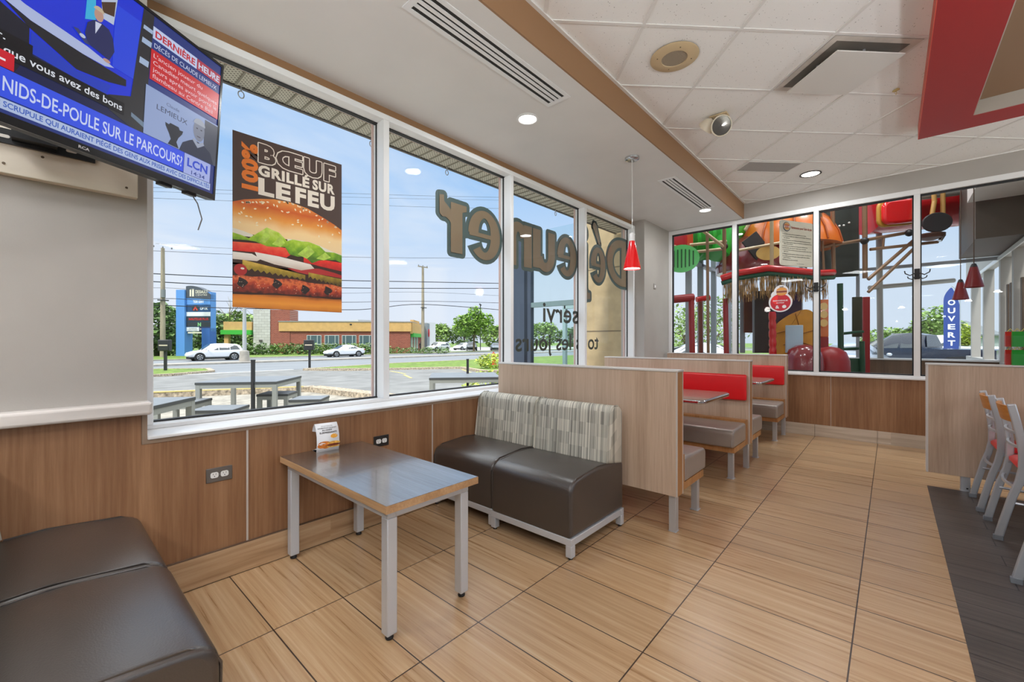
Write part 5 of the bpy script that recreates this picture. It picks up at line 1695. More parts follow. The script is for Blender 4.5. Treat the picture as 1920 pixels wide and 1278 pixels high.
def car(kind, paint, loc, rz, label, group=None):
    T = thing(kind, label, 'car', loc, rz, group, world=False)
    if kind == 'suv':
        S_ = [(-2.32, .48, .86, .90, .72, .80, .60), (-2.28, .38, .98, 1.02, .86, .90, .68), (-2.05, .34, 1.02, 1.46, .90, .93, .62), (-1.75, .32, 1.02, 1.58, .91, .94, .64), (-.9, .30, 1.00, 1.66, .92, .94, .66),
              (0.0, .30, .98, 1.66, .92, .94, .66), (.45, .30, .97, 1.58, .92, .94, .65), (.95, .30, .96, 1.22, .92, .94, .68), (1.25, .31, .95, 1.00, .92, .93, .72), (1.8, .33, .88, .93, .90, .91, .70), (2.15, .36, .76, .80, .84, .86, .66), (2.30, .44, .60, .64, .70, .74, .60)]
        wins = [[(-1.95, 1.06), (-1.72, 1.44), (-1.12, 1.54), (-1.10, 1.05)], [(-1.04, 1.05), (-1.06, 1.55), (-.20, 1.56), (-.16, 1.03)], [(-.08, 1.03), (-.12, 1.56), (.34, 1.50), (1.02, 1.02)]]
        wb = (-1.42, 1.42); wr = .36; L0, L1 = -2.32, 2.30
    elif kind == 'sedan':
        S_ = [(-2.32, .48, .84, .88, .70, .78, .62), (-2.25, .38, .94, .98, .84, .88, .70), (-1.75, .30, .96, 1.03, .88, .91, .70), (-1.45, .28, .96, 1.14, .89, .92, .66), (-.85, .25, .94, 1.40, .90, .92, .58), (-.2, .25, .92, 1.45, .90, .92, .58),
              (.3, .25, .90, 1.36, .90, .92, .58), (.85, .25, .89, 1.06, .90, .91, .64), (1.15, .26, .87, .93, .90, .91, .70), (1.75, .30, .78, .82, .87, .89, .68), (2.15, .34, .66, .70, .80, .82, .62), (2.30, .42, .55, .58, .66, .70, .55)]
        wins = [[(-1.38, 1.0), (-.92, 1.30), (-.42, 1.38), (-.40, .98)], [(-.34, .98), (-.36, 1.38), (.22, 1.32), (.86, .95)]]
        wb = (-1.40, 1.42); wr = .33; L0, L1 = -2.32, 2.30
    else:   # pickup
        S_ = [(-2.8, .60, 1.12, 1.16, .86, .92, .86), (-2.7, .52, 1.14, 1.18, .92, .95, .90), (-1.2, .48, 1.14, 1.18, .94, .96, .92), (-.72, .46, 1.16, 1.22, .95, .97, .90), (-.62, .46, 1.16, 1.78, .95, .97, .72), (-.2, .46, 1.15, 1.88, .95, .97, .72),
              (.5, .46, 1.14, 1.86, .95, .97, .72), (.9, .46, 1.14, 1.60, .95, .97, .74), (1.3, .46, 1.13, 1.20, .95, .97, .80), (2.2, .48, 1.08, 1.13, .94, .96, .80), (2.65, .5, 1.0, 1.05, .9, .92, .78), (2.75, .56, .9, .95, .82, .86, .74)]
        wins = [[(-.52, 1.22), (-.48, 1.70), (.12, 1.76), (.14, 1.20)], [(.22, 1.20), (.20, 1.76), (.52, 1.76), (1.14, 1.18)]]
        wb = (-1.70, 1.72); wr = .42; L0, L1 = -2.8, 2.75
    ring = []
    for (x, zl, zb_, zt, wl, wbb, wt) in S_:
        h = zt - zb_
        half = [(wl * .82, zl), (wl, zl + .10), (wbb, zl + (zb_ - zl) * .62), (wbb * .985, zb_), (wt + (wbb - wt) * (.25 if h > .15 else .6), zb_ + h * .72), (wt * .86, zt), (0.0, zt + .02)]
        ring.append([(x, -y, z) for y, z in half] + [(x, y, z) for y, z in half[-2::-1]])
    m_ = MB(); vs = [p for r_ in ring for p in r_]; k = len(ring[0]); fs = []
    for i in range(len(ring) - 1):
        for j in range(k - 1):
            fs.append((i * k + j, i * k + j + 1, (i + 1) * k + j + 1, (i + 1) * k + j))
        fs.append((i * k + k - 1, i * k, (i + 1) * k, (i + 1) * k + k - 1))
    fs += [tuple(range(k))[::-1], tuple(range((len(ring) - 1) * k, len(ring) * k))]
    body = m_.add(vs, fs).build('body', paint, T, smooth=42)

    def side_y(x, z):
        for (a, c) in zip(S_, S_[1:]):
            if a[0] <= x <= c[0]:
                f_ = (x - a[0]) / (c[0] - a[0]); q = [a[i] + (c[i] - a[i]) * f_ for i in range(7)]
                h = max(q[3] - q[2], .01)
                pts = [(q[2], q[5] * .985), (q[2] + h * .72, q[6] + (q[5] - q[6]) * (.25 if h > .15 else .6)), (q[3], q[6] * .86)]
                for (z0, y0), (z1, y1) in zip(pts, pts[1:]):
                    if z <= z1:
                        return y0 + (y1 - y0) * max(0, (z - z0)) / max(z1 - z0, .001)
                return pts[-1][1]
        return .8
    for s in (-1, 1):
        for wpts in wins:
            P_ = [(x, s * (side_y(x, z) + .014), z) for x, z in wpts]
            if s > 0: P_ = P_[::-1]
            MB().prism(P_, (0, s * .004, 0)).build('side_window', m_cg, T)
        for wx in wb:
            # wheel arch liner, tyre and rim
            Mx = Matrix.Translation((wx, s * .80, wr)) @ Matrix.Rotation(R(-90 * s), 4, 'X')
            MB().lathe([(wr * 1.22, .0), (wr * 1.22, .155)], 26, Mx).build('wheel_arch', m_tyre, T)
            w_ = MB().lathe([(wr * .6, .0), (wr * .98, .02), (wr, .06), (wr, .13), (wr * .96, .17), (wr * .66, .18)], 26, Mx).build('wheel', m_tyre, T, smooth=40)
            rm = MB().lathe([(wr * .70, .172), (wr * .66, .188), (wr * .6, .182)], 26, Mx, cap=False)
            for q in range(5):
                a = R(72 * q + 18)
                rm.prism([Mx @ Vector((math.cos(a + d_) * rr_, math.sin(a + d_) * rr_, .183)) for rr_, d_ in ((wr * .1, -.5), (wr * .66, -.2), (wr * .66, .2), (wr * .1, .5))], (0, s * .006, 0))
            rm.build('rim', m_rim, w_)
        xh = L1 - .22; xt = L0 + .12
        MB().ball((xh, s * .62, S_[-2][2] - .02), (.16, .18, .07), 12, 6).build('head_lamp', m_headl, T, smooth=60)
        MB().cbox((xt, s * .74, S_[1][2] - .10), (.16, .30, .14)).build('tail_lamp', m_tail, T, bevel=.02)
        MB().ball((.78 if kind != 'pickup' else 1.0, s * 1.02, S_[6][2] + .06), (.09, .10, .07), 10, 6).build('mirror', paint, T, smooth=60)
    # windscreen and rear window
    fi = [i for i, q in enumerate(S_) if q[3] - q[2] > .3]
    a, c = S_[fi[-1]], S_[min(fi[-1] + 2, len(S_) - 1)]
    MB().add([(a[0] + .05, -a[6] * .84, a[3] + .012), (a[0] + .05, a[6] * .84, a[3] + .012), (c[0] - .03, c[6] * .86, c[3] + .035), (c[0] - .03, -c[6] * .86, c[3] + .035)], [(0, 3, 2, 1)]).build('windscreen', m_cg, T)
    a, c = S_[fi[0]], S_[max(fi[0] - 1, 0)]
    MB().add([(a[0] - .02, -a[6] * .8, a[3] - .02), (a[0] - .02, a[6] * .8, a[3] - .02), (c[0] - .03, c[6] * .95, c[3] + .05), (c[0] - .03, -c[6] * .95, c[3] + .05)], [(0, 1, 2, 3)]).build('rear_window', m_cg, T)
    MB().box(L0 + .15, -.72, S_[4][1] - .12, L1 - .12, .72, S_[4][1] + .06).build('underbody', m_tyre, T)
    return T


m_whitep = mat('white_car_paint', (236, 238, 241), 0.25, coat=0.6)
m_darkp = mat('dark_car_paint', (44, 48, 56), 0.25, coat=0.6)
m_greyp = mat('grey_car_paint', (104, 114, 124), 0.3, coat=0.5)
RZ = R(-90)
car('suv', m_whitep, (-50.2, 11.9, -0.69), RZ, 'white sport utility vehicle driving on the road behind the lamp pole', 'white cars on the road')
car('sedan', m_whitep, (-50.0, 25.2, -0.69), RZ, 'white sedan driving on the road in front of the brick shop', 'white cars on the road')
car('suv', m_whitep, (-60.0, 47.6, -0.585), RZ + R(10), 'white hatchback parked beside the brick shop entrance', 'cars parked at the shops')
car('suv', m_darkp, (-58.8, 54.6, -0.585), R(-42), 'dark sport utility vehicle parked behind the trunk of the round tree', 'cars parked at the shops')
car('sedan', m_greyp, (-57.4, 59.6, -0.585), R(-42), 'grey sedan parked right of the round tree', 'cars parked at the shops')
car('sedan', m_whitep, (-65.0, 58.0, -0.585), RZ + R(8), 'white sedan parked behind the white hatchback', 'cars parked at the shops')

# a customer walking into the shop, tiny in the distance
T = thing('person', 'person in dark clothes walking towards the shop entrance', 'person', (-55.5, 40.6, -0.58), R(-40), None, world=False)
P_ = {'hip': (0, 0, .92), 'chest': (0.02, 0, 1.32), 'neck': (0.03, 0, 1.48), 'head': (0.05, 0, 1.62)}
mb = MB()
mb.tube([(0, 0, .88), (0.0, 0, 1.05), (.02, 0, 1.3), (.03, 0, 1.44), (.035, 0, 1.52)], [.15, .14, .18, .13, .06], 12)
mb.ball((.06, 0, 1.63), (.095, .08, .115), 12, 8)
for s, q in ((-1, .18), (1, -.2)):
    mb.tube([(0, s * .09, .92), (q * .6, s * .1, .48), (q, s * .1, .06), (q + .12, s * .1, .03)], [.1, .07, .05, .04], 10)
    mb.tube([(.02, s * .19, 1.4), (-q * .3, s * .24, 1.14), (-q * .6 + .08, s * .23, .9)], [.06, .05, .04], 8)
body = mb.build('body', mat('dark_clothing', (40, 40, 46), .8), T, smooth=60)

# ---- entrance vestibule beyond the last panes: glazed frame and stucco wall
VY = 6.30
m_vfr = mat('dark_blue_frame', (62, 72, 88), 0.45)
T = thing('entrance_vestibule', 'glazed entrance vestibule with dark frames outside the third pane', 'vestibule', (-4.8, 7.2, -0.30), 0)
for nm, x0, x1 in (('frame_post', -5.60, -5.30), ('frame_post', -5.22, -5.14), ('frame_post', -4.16, -4.06)):
    MB().box(x0, VY, -0.28, x1, VY + 0.10, 3.3).build(nm, m_vfr if x0 < -4.5 else M_gasket, T)
MB().box(-5.14, VY + 0.01, 1.86, -4.16, VY + 0.09, 1.95).build('transom_bar', mat('grey_green_frame', (112, 134, 136), .45), T)
MB().box(-5.14, VY + 0.01, -0.2, -4.16, VY + 0.09, 0.75).build('lower_panel', mat('grey_green_frame', (112, 134, 136), .45), T)
MB().box(-5.14, VY + 0.04, 0.75, -4.16, VY + 0.05, 1.86).build('pane', glass('vestibule_glass', (244, 250, 250), 1.0, .02), T)
MB().box(-5.14, VY + 0.04, 1.95, -4.16, VY + 0.05, 3.3).build('pane', glass('vestibule_glass', (244, 250, 250), 1.0, .02), T)
d_ = MB()
for x in (-5.55, -4.55):
    d_.box(x - .04, VY + 1.7, -0.25, x + .04, VY + 1.78, 2.05)
d_.box(-5.55, VY + 1.7, 1.95, -4.55, VY + 1.78, 2.08).box(-5.55, VY + 1.7, -.25, -4.55, VY + 1.78, .0)
dd = d_.build('door', mat('pale_green_frame', (168, 190, 190), .45), T)
MB().box(-5.5, VY + 1.735, 0.0, -4.6, VY + 1.742, 1.95).build('pane', glass('vestibule_glass', (244, 250, 250), 1.0, .02), dd)
MB().box(-4.45, VY + 1.2, -0.28, -4.2, VY + 1.45, 1.0).build('red_bin', mat('dark_red_panel', (150, 34, 40), .5), T)
# the vestibule roof edge seen over the second pane
m_stuc = mat('beige_stucco', (182, 162, 126), 0.9, var=0.05, vscale=6, bump=0.35, bscale=90)
sw = MB().box(-4.06, VY, -0.3, -2.95, VY + 0.25, 3.4).build('outer_wall_stucco', m_stuc, keep=True)
struct(sw)
struct(MB().box(-4.06, VY - 0.003, 1.375, -2.95, VY, 1.395).box(-4.06, VY - 0.003, 2.42, -2.95, VY, 2.435).build('trim_12', mat('stucco_joint', (120, 106, 84), .9), keep=True))

# hooks under the roof overhang
for i, (y, lab) in enumerate(((0.93, 'steel banner hook under the roof edge beside the television'), (1.90, 'steel banner hook under the roof edge by the first mullion'), (2.72, 'steel banner hook under the roof edge in the middle of the second pane'), (4.55, 'steel banner hook under the roof edge in the third pane'))):
    T = thing('banner_hook', lab, 'hook', (-3.29, y, 2.86), 0, 'banner hooks under the roof edge', world=False)
    MB().tube([(0, 0, .09), (0, 0, .05)], .004, 6).build('stem', M_alu, T)
    MB().tube([(.0, .018 * math.cos(R(a)), .03 + .024 * math.sin(R(a))) for a in range(0, 360, 30)], .004, 6, close=True).build('ring', M_alu, T)
# ================================================================ THE PLAY AREA BEHIND THE BACK WINDOWS
PY1 = 11.5
PX0, PX1 = -2.95, 1.45
PZ = 5.6
m_pfloor = mat('play_floor', (150, 140, 130), 0.6, var=0.05, vscale=4)
struct(MB().box(PX0, YB + 0.12, -0.1, PX1 + 4, PY1 + 0.2, 0.0).build('floor_play_area', m_pfloor, keep=True))
struct(MB().box(PX0 - 0.3, YB + 0.12, PZ, PX1 + 0.3, PY1 + 0.3, PZ + 0.2).build('ceiling_play_area', mat('play_ceiling', (190, 188, 184), 0.8), keep=True))
struct(MB().box(PX0 - 0.3, YB + 0.02, CZ + 0.06, 6.1, YB + 0.14, PZ + 0.2).build('wall_play_front', M_gray, keep=True))
m_lamd = wood('dark_walnut_laminate', (86, 64, 48), (106, 80, 60), (126, 98, 76), 'Z', 8, 0.45)
struct(MB().box(PX0, PY1, 0, PX1, PY1 + 0.12, 0.84).build('wall_play_far', m_lamd, keep=True))
struct(MB().box(PX0, PY1 - 0.02, 0.84, PX1, PY1 + 0.14, 0.875).build('trim_13', M_white, keep=True))
m_gfr = mat('grey_window_frame', (150, 154, 160), 0.4)
f = MB()
for x in (-2.95, -1.55, -0.55):
    f.box(x, PY1 + 0.02, 0.875, x + 0.06, PY1 + 0.1, PZ)
f.box(PX0, PY1 + 0.02, 2.68, PX1, PY1 + 0.1, 2.74)
fo = struct(f.build('window_11', m_gfr, keep=True))
MB().box(PX0, PY1 + 0.055, 0.875, PX1, PY1 + 0.065, PZ).build('pane', glass('far_glass', (250, 252, 253), .6, .01), fo)
f = MB()
for y in (7.0, 8.6, 9.3, 10.2, 11.4):
    f.box(PX0 - .1, y, 0.5, PX0, y + 0.08, PZ)
f.box(PX0 - .1, 6.9, 0.45, PX0, PY1, 0.52).box(PX0 - .1, 6.9, 2.78, PX0, PY1, 2.84)
fo = struct(f.build('window_12', m_gfr, keep=True))
struct(MB().box(PX0 - .1, 6.8, 0, PX0, PY1, 0.45).build('wall_play_left', m_lamd, keep=True))
# reflected window wall of a second room, built as solid beyond the glass
w = MB()
w.box(PX1, 6.85, 2.70, PX1 + 0.15, 16, 4.3).box(PX1, 6.85, 0, PX1 + 0.15, 16, 0.84)
for y in (6.85, 8.0, 9.15, 10.3, 11.4, 13.2, 15):
    w.box(PX1, y, 0.84, PX1 + 0.15, y + 0.14, 2.70)
struct(w.build('wall_play_reflected', M_gray, keep=True))
struct(MB().box(PX1 - 0.02, 6.85, 2.66, PX1, 16, 2.72).build('trim_14', M_white, keep=True))
f = MB()
for k in range(16):
    y = 7.1 + k * 0.27
    f.box(PX1 + 0.05, y, 0.84, PX1 + 0.09, y + 0.11, 2.2)
blo = f.build('window_13', mat('reflected_stripe_brown', (92, 76, 64), .6), keep=True)  # solid slats for the dark stripes in the reflection
struct(blo)
# grey bulkhead and white panel of the reflected room, built solid too
struct(MB().box(0.95, 9.4, 2.75, PX1, PY1, 4.4).build('ceiling_reflected_bulkhead', mat('taupe_bulkhead', (88, 77, 68), .6), keep=True))
struct(MB().box(0.86, 8.3, 3.3, PX1, 9.35, 4.4).build('ceiling_reflected_panel', mat('white_panel_paint', (226, 222, 216), .5), keep=True))
for (x, y, w_) in ((-1.6, 8.0, 36), (-0.4, 9.6, 36), (-2.1, 10.4, 36), (0.6, 8.2, 36)):  # extra lamps out of sight, put in to light the play area
    added_panel_light(x, y, PZ, 'square panel lamp high in the play area ceiling, added unseen to light the play area', w_)

# ---- play structure: one bolted climbing frame with its parts
m_pipe = mat('beige_pipe', (196, 174, 140), 0.35, metal=0.2)
m_bpipe = mat('bronze_pipe', (140, 108, 82), 0.35, metal=0.3)
m_gpipe = mat('grey_pipe', (160, 156, 150), 0.4, metal=0.2)
m_pgreen = mat('green_play_plastic', (38, 168, 48), 0.3, coat=0.3)
m_lgreen = mat('light_green_play_plastic', (100, 206, 112), 0.35)
m_dgreen = mat('dark_green_panel', (22, 70, 44), 0.4)
m_deep = mat('dark_reflection_green', (34, 40, 34), 0.4)
m_maroon = mat('maroon_plastic', (128, 40, 46), 0.22, coat=0.5)
m_pred = mat('red_play_plastic', (204, 28, 32), 0.25, coat=0.3)
m_dred = mat('dark_red_padding', (150, 22, 28), 0.4)
m_orange = mat('orange_play_plastic', (222, 112, 28), 0.3, coat=0.3)
m_amber = mat('amber_quilt', (214, 148, 44), 0.5, var=0.06, vscale=6)

PS = thing('play_structure', 'indoor climbing frame with coloured tubes and padded posts behind the back windows', 'play structure', (-1.2, 9.2, 0), 0)


def pt(px, py, D):
    return campt(px, py, D)


def pipe(p, q, r, m, nm='frame_pipe', parent=PS):
    return MB().tube([p, q], r, 12).build(nm, m, parent, smooth=40)


D0 = 7.6
for a, c in (((1256, 463), (1362, 453)), ((1256, 478), (1356, 467))):
    pipe(pt(a[0], a[1], D0 + .3), pt(c[0], c[1], D0 + .3), .028, m_pipe)
pipe(pt(1314, 430, D0), pt(1358, 464, D0), .028, m_pipe)
pipe(pt(1326, 425, D0), pt(1328, 662, D0), .026, m_bpipe, 'post')
pipe(pt(1358, 420, D0), pt(1358, 520, D0), .032, m_bpipe, 'post')
pipe(pt(1447, 400, D0 - .2), pt(1447, 502, D0 - .2), .03, m_pipe, 'post')
pipe(pt(1385, 470, D0), pt(1465, 455, D0), .026, m_pipe)
pipe(pt(1397, 432, D0), pt(1416, 402, D0), .028, m_pipe)
pipe(pt(1560, 340, D0 + .2), pt(1563, 512, D0 + .2), .034, m_bpipe, 'post')
pipe(pt(1538, 380, D0), pt(1545, 512, D0), .02, m_bpipe, 'post')
pipe(pt(1621, 330, D0 + .2), pt(1622, 522, D0 + .2), .04, m_bpipe, 'post')
for a, c, r in (((1543, 463), (1620, 450), .03), ((1625, 450), (1705, 436), .03), ((1632, 468), (1758, 454), .028), ((1628, 524), (1712, 452), .03), ((1628, 548), (1716, 464), .028), ((1655, 468), (1657, 444), .022)):
    pipe(pt(a[0], a[1], D0 + .2), pt(c[0], c[1], D0 + .2), r, m_bpipe)
pipe(pt(1648, 430, D0 + .9), pt(1651, 672, D0 + .9), .05, m_gpipe, 'post')
pipe(pt(1630, 540, D0 + .9), pt(1788, 526, D0 + .9), .045, m_gpipe, 'beam')
# joints
for q in ((1358, 462), (1621, 452), (1705, 437)):
    MB().ball(pt(q[0], q[1], D0 + .1), .065, 12, 8).build('clamp', M_black, PS, smooth=60)
# green tunnel made of ribbed rings
c = pt(1330, 448, D0 + 1.0); c2 = pt(1392, 420, D0 + 1.6)
ax = Vector((1.0, 0.2, 0.0)).normalized()
tn = MB(); pts = []; rr_ = []
for i in range(25):
    u = i / 24.0
    pts.append(pt(1262, 452, D0 + .9).lerp(pt(1372, 436, D0 + 1.3), u)); rr_.append(.44 + (.045 if i % 3 == 0 else 0))
tn.tube(pts, rr_, 24)
tn.build('green_tunnel', m_pgreen, PS, smooth=30)
k = MB(); pts = [pt(1345, 480, D0 + .8), pt(1352, 450, D0 + .9), pt(1372, 420, D0 + 1.0)]
k.tube(pts, [.22, .30, .34], 20).build('green_elbow', m_pgreen, PS, smooth=50)
# light green slotted disc
c = pt(1278, 490, D0 + .15); n_ = (Vector((0, 0, EYE)) - Vector((c.x, c.y, EYE))).normalized(); sd_ = Vector((0, 0, 1)).cross(n_)
FMx = frame_matrix(c, sd_, (0, 0, 1))
pd = MB().prism([FMx @ Vector((x, y, 0)) for x, y in disc(0, .04, .30, .25, 28, 0, 360)], n_ * .05).build('slotted_disc', m_lgreen, PS, smooth=40)
for q in range(-3, 4):
    h = math.sqrt(max(.05, 1 - (q * .065 / .30) ** 2)) * .17
    MB().prism([FMx @ Vector((x, y, .05)) for x, y in rrect(q * .065 - .011, .04 - h, q * .065 + .011, .04 + h, .01, 3)], n_ * .004).build('slot', mat('slot_green', (28, 84, 40), .5), pd)
MB().box(-.30, -.2, -.32, .30, .2, .32).xf(Matrix.Translation(pt(1264, 450, D0 + .5))).build('red_block', m_pred, PS, bevel=.05)
# maroon dome and orange canopy
c = pt(1424, 512, D0 + .9)
MB().lathe([(.78, 0), (.80, .12), (.76, .32), (.64, .52), (.45, .68), (.15, .76), (.02, .77)], 36, Matrix.Translation(c)).build('maroon_dome', m_maroon, PS, smooth=50)
c = pt(1475, 468, D0 + .7)
MB().lathe([(.86, 0), (.85, .05), (.80, .24), (.68, .48), (.46, .68), (.2, .78), (.02, .80)], 36, Matrix.Translation(c)).build('orange_canopy', m_orange, PS, smooth=50)
for i in range(10):
    a = R(36 * i)
    MB().tube([(c.x + math.cos(a) * r_, c.y + math.sin(a) * r_, c.z + z_) for r_, z_ in ((.865, .02), (.81, .24), (.69, .48), (.47, .685), (.2, .79))], .018, 6).build('canopy_rib', mat('dark_orange', (170, 78, 20), .4), PS, smooth=60)
MB().box(-.16, -.02, -.22, .16, .02, .22).xf(Matrix.Translation(pt(1418, 462, D0 + .25)) @ Matrix.Rotation(R(41), 4, 'Z') @ Matrix.Rotation(R(-38), 4, 'Y')).build('net_panel', mat('black_net', (44, 40, 40), .7, var=.4, vscale=60), PS)
# round amber window
c = pt(1440, 475, D0 + .05)
FMx = frame_matrix(c, sd_, (0, 0, 1))
MB().prism([FMx @ Vector((x, y, 0)) for x, y in disc(0, 0, .19, .13, 28)], n_ * .03).build('amber_porthole', mat('amber_plastic', (226, 186, 110), .3), PS, smooth=40)
# red padded beam round the hut with a green edge and thatch below
beam = [pt(1352, 522, D0 - .1), pt(1385, 512, D0 - .25), pt(1440, 503, D0 - .45), pt(1490, 508, D0 - .4), pt(1535, 512, D0 - .3), pt(1562, 511, D0 - .1)]
MB().tube(beam, .055, 14).build('red_padded_beam', m_pred, PS, smooth=50)
MB().tube([p + Vector((0, .03, -.085)) for p in beam], .04, 10).build('green_edge_beam', mat('green_padding', (30, 84, 62), .5), PS, smooth=50)
th = MB(); rnd = random.Random(5)
for i in range(520):
    u = rnd.uniform(.15, 4.4); a = int(u); p = beam[min(a, 4)].lerp(beam[min(a + 1, 5)], u - a) + Vector((rnd.uniform(-.05, .05), rnd.uniform(0.02, .14), -.10))
    q = p + Vector((rnd.uniform(-.03, .03), rnd.uniform(-.02, .02), -rnd.uniform(.22, .42)))
    th.bar(p, q, .012, .004)
tho = th.build('thatch_fringe', mat('straw', (176, 142, 96), .85, var=.35, vscale=9), PS)
tho['kind'] = 'stuff'
# posts with padding
pipe(pt(1296, 556, D0), pt(1298, 664, D0), .05, m_dred, 'padded_post')
pipe(pt(1258, 562, D0), pt(1300, 558, D0), .07, m_dred, 'padded_beam')
pipe(pt(1306, 562, D0 + .3), pt(1330, 558, D0 + .3), .05, m_pred, 'padded_beam')
pipe(pt(1313, 560, D0 + .5), pt(1314, 664, D0 + .5), .04, mat('brown_post', (110, 52, 40), .4), 'post')
pipe(pt(1360, 560, D0), pt(1362, 664, D0), .045, m_dred, 'padded_post')
pst = MB(); P0, P1 = pt(1448, 585, D0 - .3), pt(1449, 668, D0 - .3)
pst.tube([P0.lerp(P1, i / 20.0) for i in range(21)], [.058 if i % 4 else .046 for i in range(21)], 16)
pst.build('ringed_red_post', m_pred, PS, smooth=40)
# dark tower panel, quilted panels
def panel(x0, y0, x1, y1, D, m, nm, th_=.05, par=PS, bev=.01):
    a = pt((x0 + x1) / 2, (y0 + y1) / 2, D)
    w_ = (x1 - x0) / 797.0 * D; h_ = (y1 - y0) / 797.0 * D
    rz_ = R(20)
    return MB().box(-w_ / 2 / .93, -th_ / 2, -h_ / 2, w_ / 2 / .93, th_ / 2, h_ / 2).xf(Matrix.Translation(a) @ Matrix.Rotation(rz_, 4, 'Z')).build(nm, m, par, bevel=bev)


panel(1420, 545, 1470, 662, D0 + .1, mat('dark_brown_panel', (48, 38, 36), .5), 'dark_panel')
panel(1388, 535, 1396, 662, D0 + 1.6, m_gfr, 'grey_upright')
panel(1412, 540, 1421, 662, D0 + 1.4, m_gfr, 'grey_upright')
panel(1396, 552, 1412, 624, D0 + 1.5, mat('brick_brown_panel', (104, 62, 50), .5), 'brown_panel')
purple = panel(1455, 548, 1497, 612, D0, mat('plum_quilt', (66, 48, 66), .6), 'plum_panel')
amb = MB()
c = pt(1492, 625, D0 - .15)
FMx = frame_matrix(c, Vector((math.cos(R(20)), math.sin(R(20)), 0)), (0, 0, 1))
amb.prism([FMx @ Vector((x, y, 0)) for x, y in round_poly([(-.36, -.42), (.30, -.42), (.36, .12), (.20, .44), (-.06, .36), (-.34, .14)], .14, 6)], FMx.to_3x3() @ Vector((0, 0, .07)))
ao = amb.build('amber_quilted_panel', m_amber, PS, bevel=.03, seg=3)
for (pts_) in ([(-.30, .0), (-.1, .06), (.1, .0), (.30, .06)], [(-.2, -.2), (0, -.14), (.25, -.22)], [(-.02, .34), (.04, .1), (.0, -.15), (.06, -.38)]):
    MB().tube([FMx @ Vector((x, y, .075)) for x, y in pts_], .008, 6).build('seam', mat('dark_amber', (150, 92, 24), .6), ao, smooth=60)
bl = panel(1476, 610, 1502, 662, D0 - .35, mat('pale_blue_panel', (176, 196, 214), .35), 'pale_blue_panel')
op = panel(1537, 562, 1551, 632, D0 - .2, m_orange, 'orange_panel')
for yy in (575, 590, 606):
    c = pt(1544, yy, D0 - .26)
    FMb = frame_matrix(c, Vector((math.cos(R(20)), math.sin(R(20)), 0)), (0, 0, 1))
    MB().prism([FMb @ Vector((x, y, 0)) for x, y in disc(0, 0, .055, .065, 20)], FMb.to_3x3() @ Vector((0, 0, .03))).build('bubble', mat('amber_plastic', (226, 186, 110), .3), op, smooth=50)
panel(1537, 632, 1551, 700, D0 - .2, m_dred, 'red_panel')
# maroon seats low in the frame
for (x, y, D) in ((1508, 672, D0 - .6), (1556, 676, D0 - .5)):
    c = pt(x, y, D)
    MB().lathe([(.26, -.9), (.28, -.3), (.27, 0), (.22, .14), (.12, .21), (.02, .23)], 24, Matrix.Translation(c)).build('maroon_tub', m_maroon if x < 1530 else m_dred, PS, smooth=50)
# dark panel with pale dots standing in for the reflected interior and its lights
panel(1540, 352, 1600, 520, D0 + .8, m_deep, 'reflection_panel')
for (x, y) in ((1566, 425), (1574, 424), (1582, 423), (1592, 418), (1572, 452), (1580, 455)):
    MB().ball(pt(x, y, D0 + .7), .02, 8, 5).build('reflected_light_dot', mat('reflected_light_white', (235, 240, 235), .4), PS)
# green bench frame and posts
pipe(pt(1575, 532, D0), pt(1577, 700, D0), .045, m_dgreen, 'post')
pipe(pt(1616, 640, D0 - .1), pt(1617, 700, D0 - .1), .04, m_dgreen, 'post')
pipe(pt(1577, 626, D0), pt(1618, 622, D0), .025, m_dgreen, 'rail')
pipe(pt(1577, 655, D0), pt(1618, 653, D0), .025, m_dgreen, 'rail')
panel(1580, 672, 1616, 706, D0, m_dgreen, 'green_panel')
panel(1600, 557, 1614, 632, D0 + .3, mat('olive_panel', (58, 60, 38), .5), 'olive_panel')
panel(1619, 557, 1629, 706, D0, m_dred, 'padded_upright')
# the big red tube with a bubble window, and the black disc under it
A_ = pt(1622, 400, D0 + .7); B_ = pt(1795, 384, D0 + .7)
tb = MB().tube([A_.lerp(B_, i / 12.0) for i in range(13)], .42, 30).build('red_tube', mat('tube_red', (196, 26, 34), .25, coat=.4), PS, smooth=50)
c = pt(1678, 400, D0 + .24)
FMb = frame_matrix(c, (B_ - A_).normalized(), (0, 0, 1))
MB().prism([FMb @ Vector((x, y, 0)) for x, y in rrect(-.36, -.25, .36, .25, .14, 6)], FMb.to_3x3() @ Vector((0, 0, .06))).build('window_rim', mat('rim_ochre', (200, 150, 60), .4), tb, bevel=.02)
MB().prism([FMb @ Vector((x, y, .05)) for x, y in rrect(-.33, -.22, .33, .22, .13, 6)], FMb.to_3x3() @ Vector((0, 0, .10))).build('bubble_window', mat('bright_red_bubble', (226, 24, 30), .12, coat=.8), tb, bevel=.05, seg=4)
for a, c_ in (((1750, 345), (1752, 378)), ((1752, 378), (1746, 412)), ((1768, 345), (1768, 405))):
    pipe(pt(a[0], a[1], D0 - .1), pt(c_[0], c_[1], D0 - .1), .035, mat('ochre_pipe', (196, 150, 84), .35), 'strap')
pipe(pt(1712, 372, D0 + .1), pt(1796, 362, D0 + .1), .05, m_gpipe, 'rail')
c = pt(1755, 418, D0 - .2)
FMb = frame_matrix(c, sd_, (0, 0, 1))
MB().prism([FMb @ Vector((x, y, 0)) for x, y in disc(0, 0, .205, .17, 30)], n_ * .05).build('black_disc', mat('black_disc', (44, 42, 44), .45), PS, bevel=.012)
MB().lathe([(.2, 0), (.2, .02), (.16, -.05), (.05, -.09)], 24, Matrix.Translation(pt(1744, 442, D0 - .05))).build('lower_cap', mat('brown_cap', (96, 62, 50), .45), PS, smooth=40)
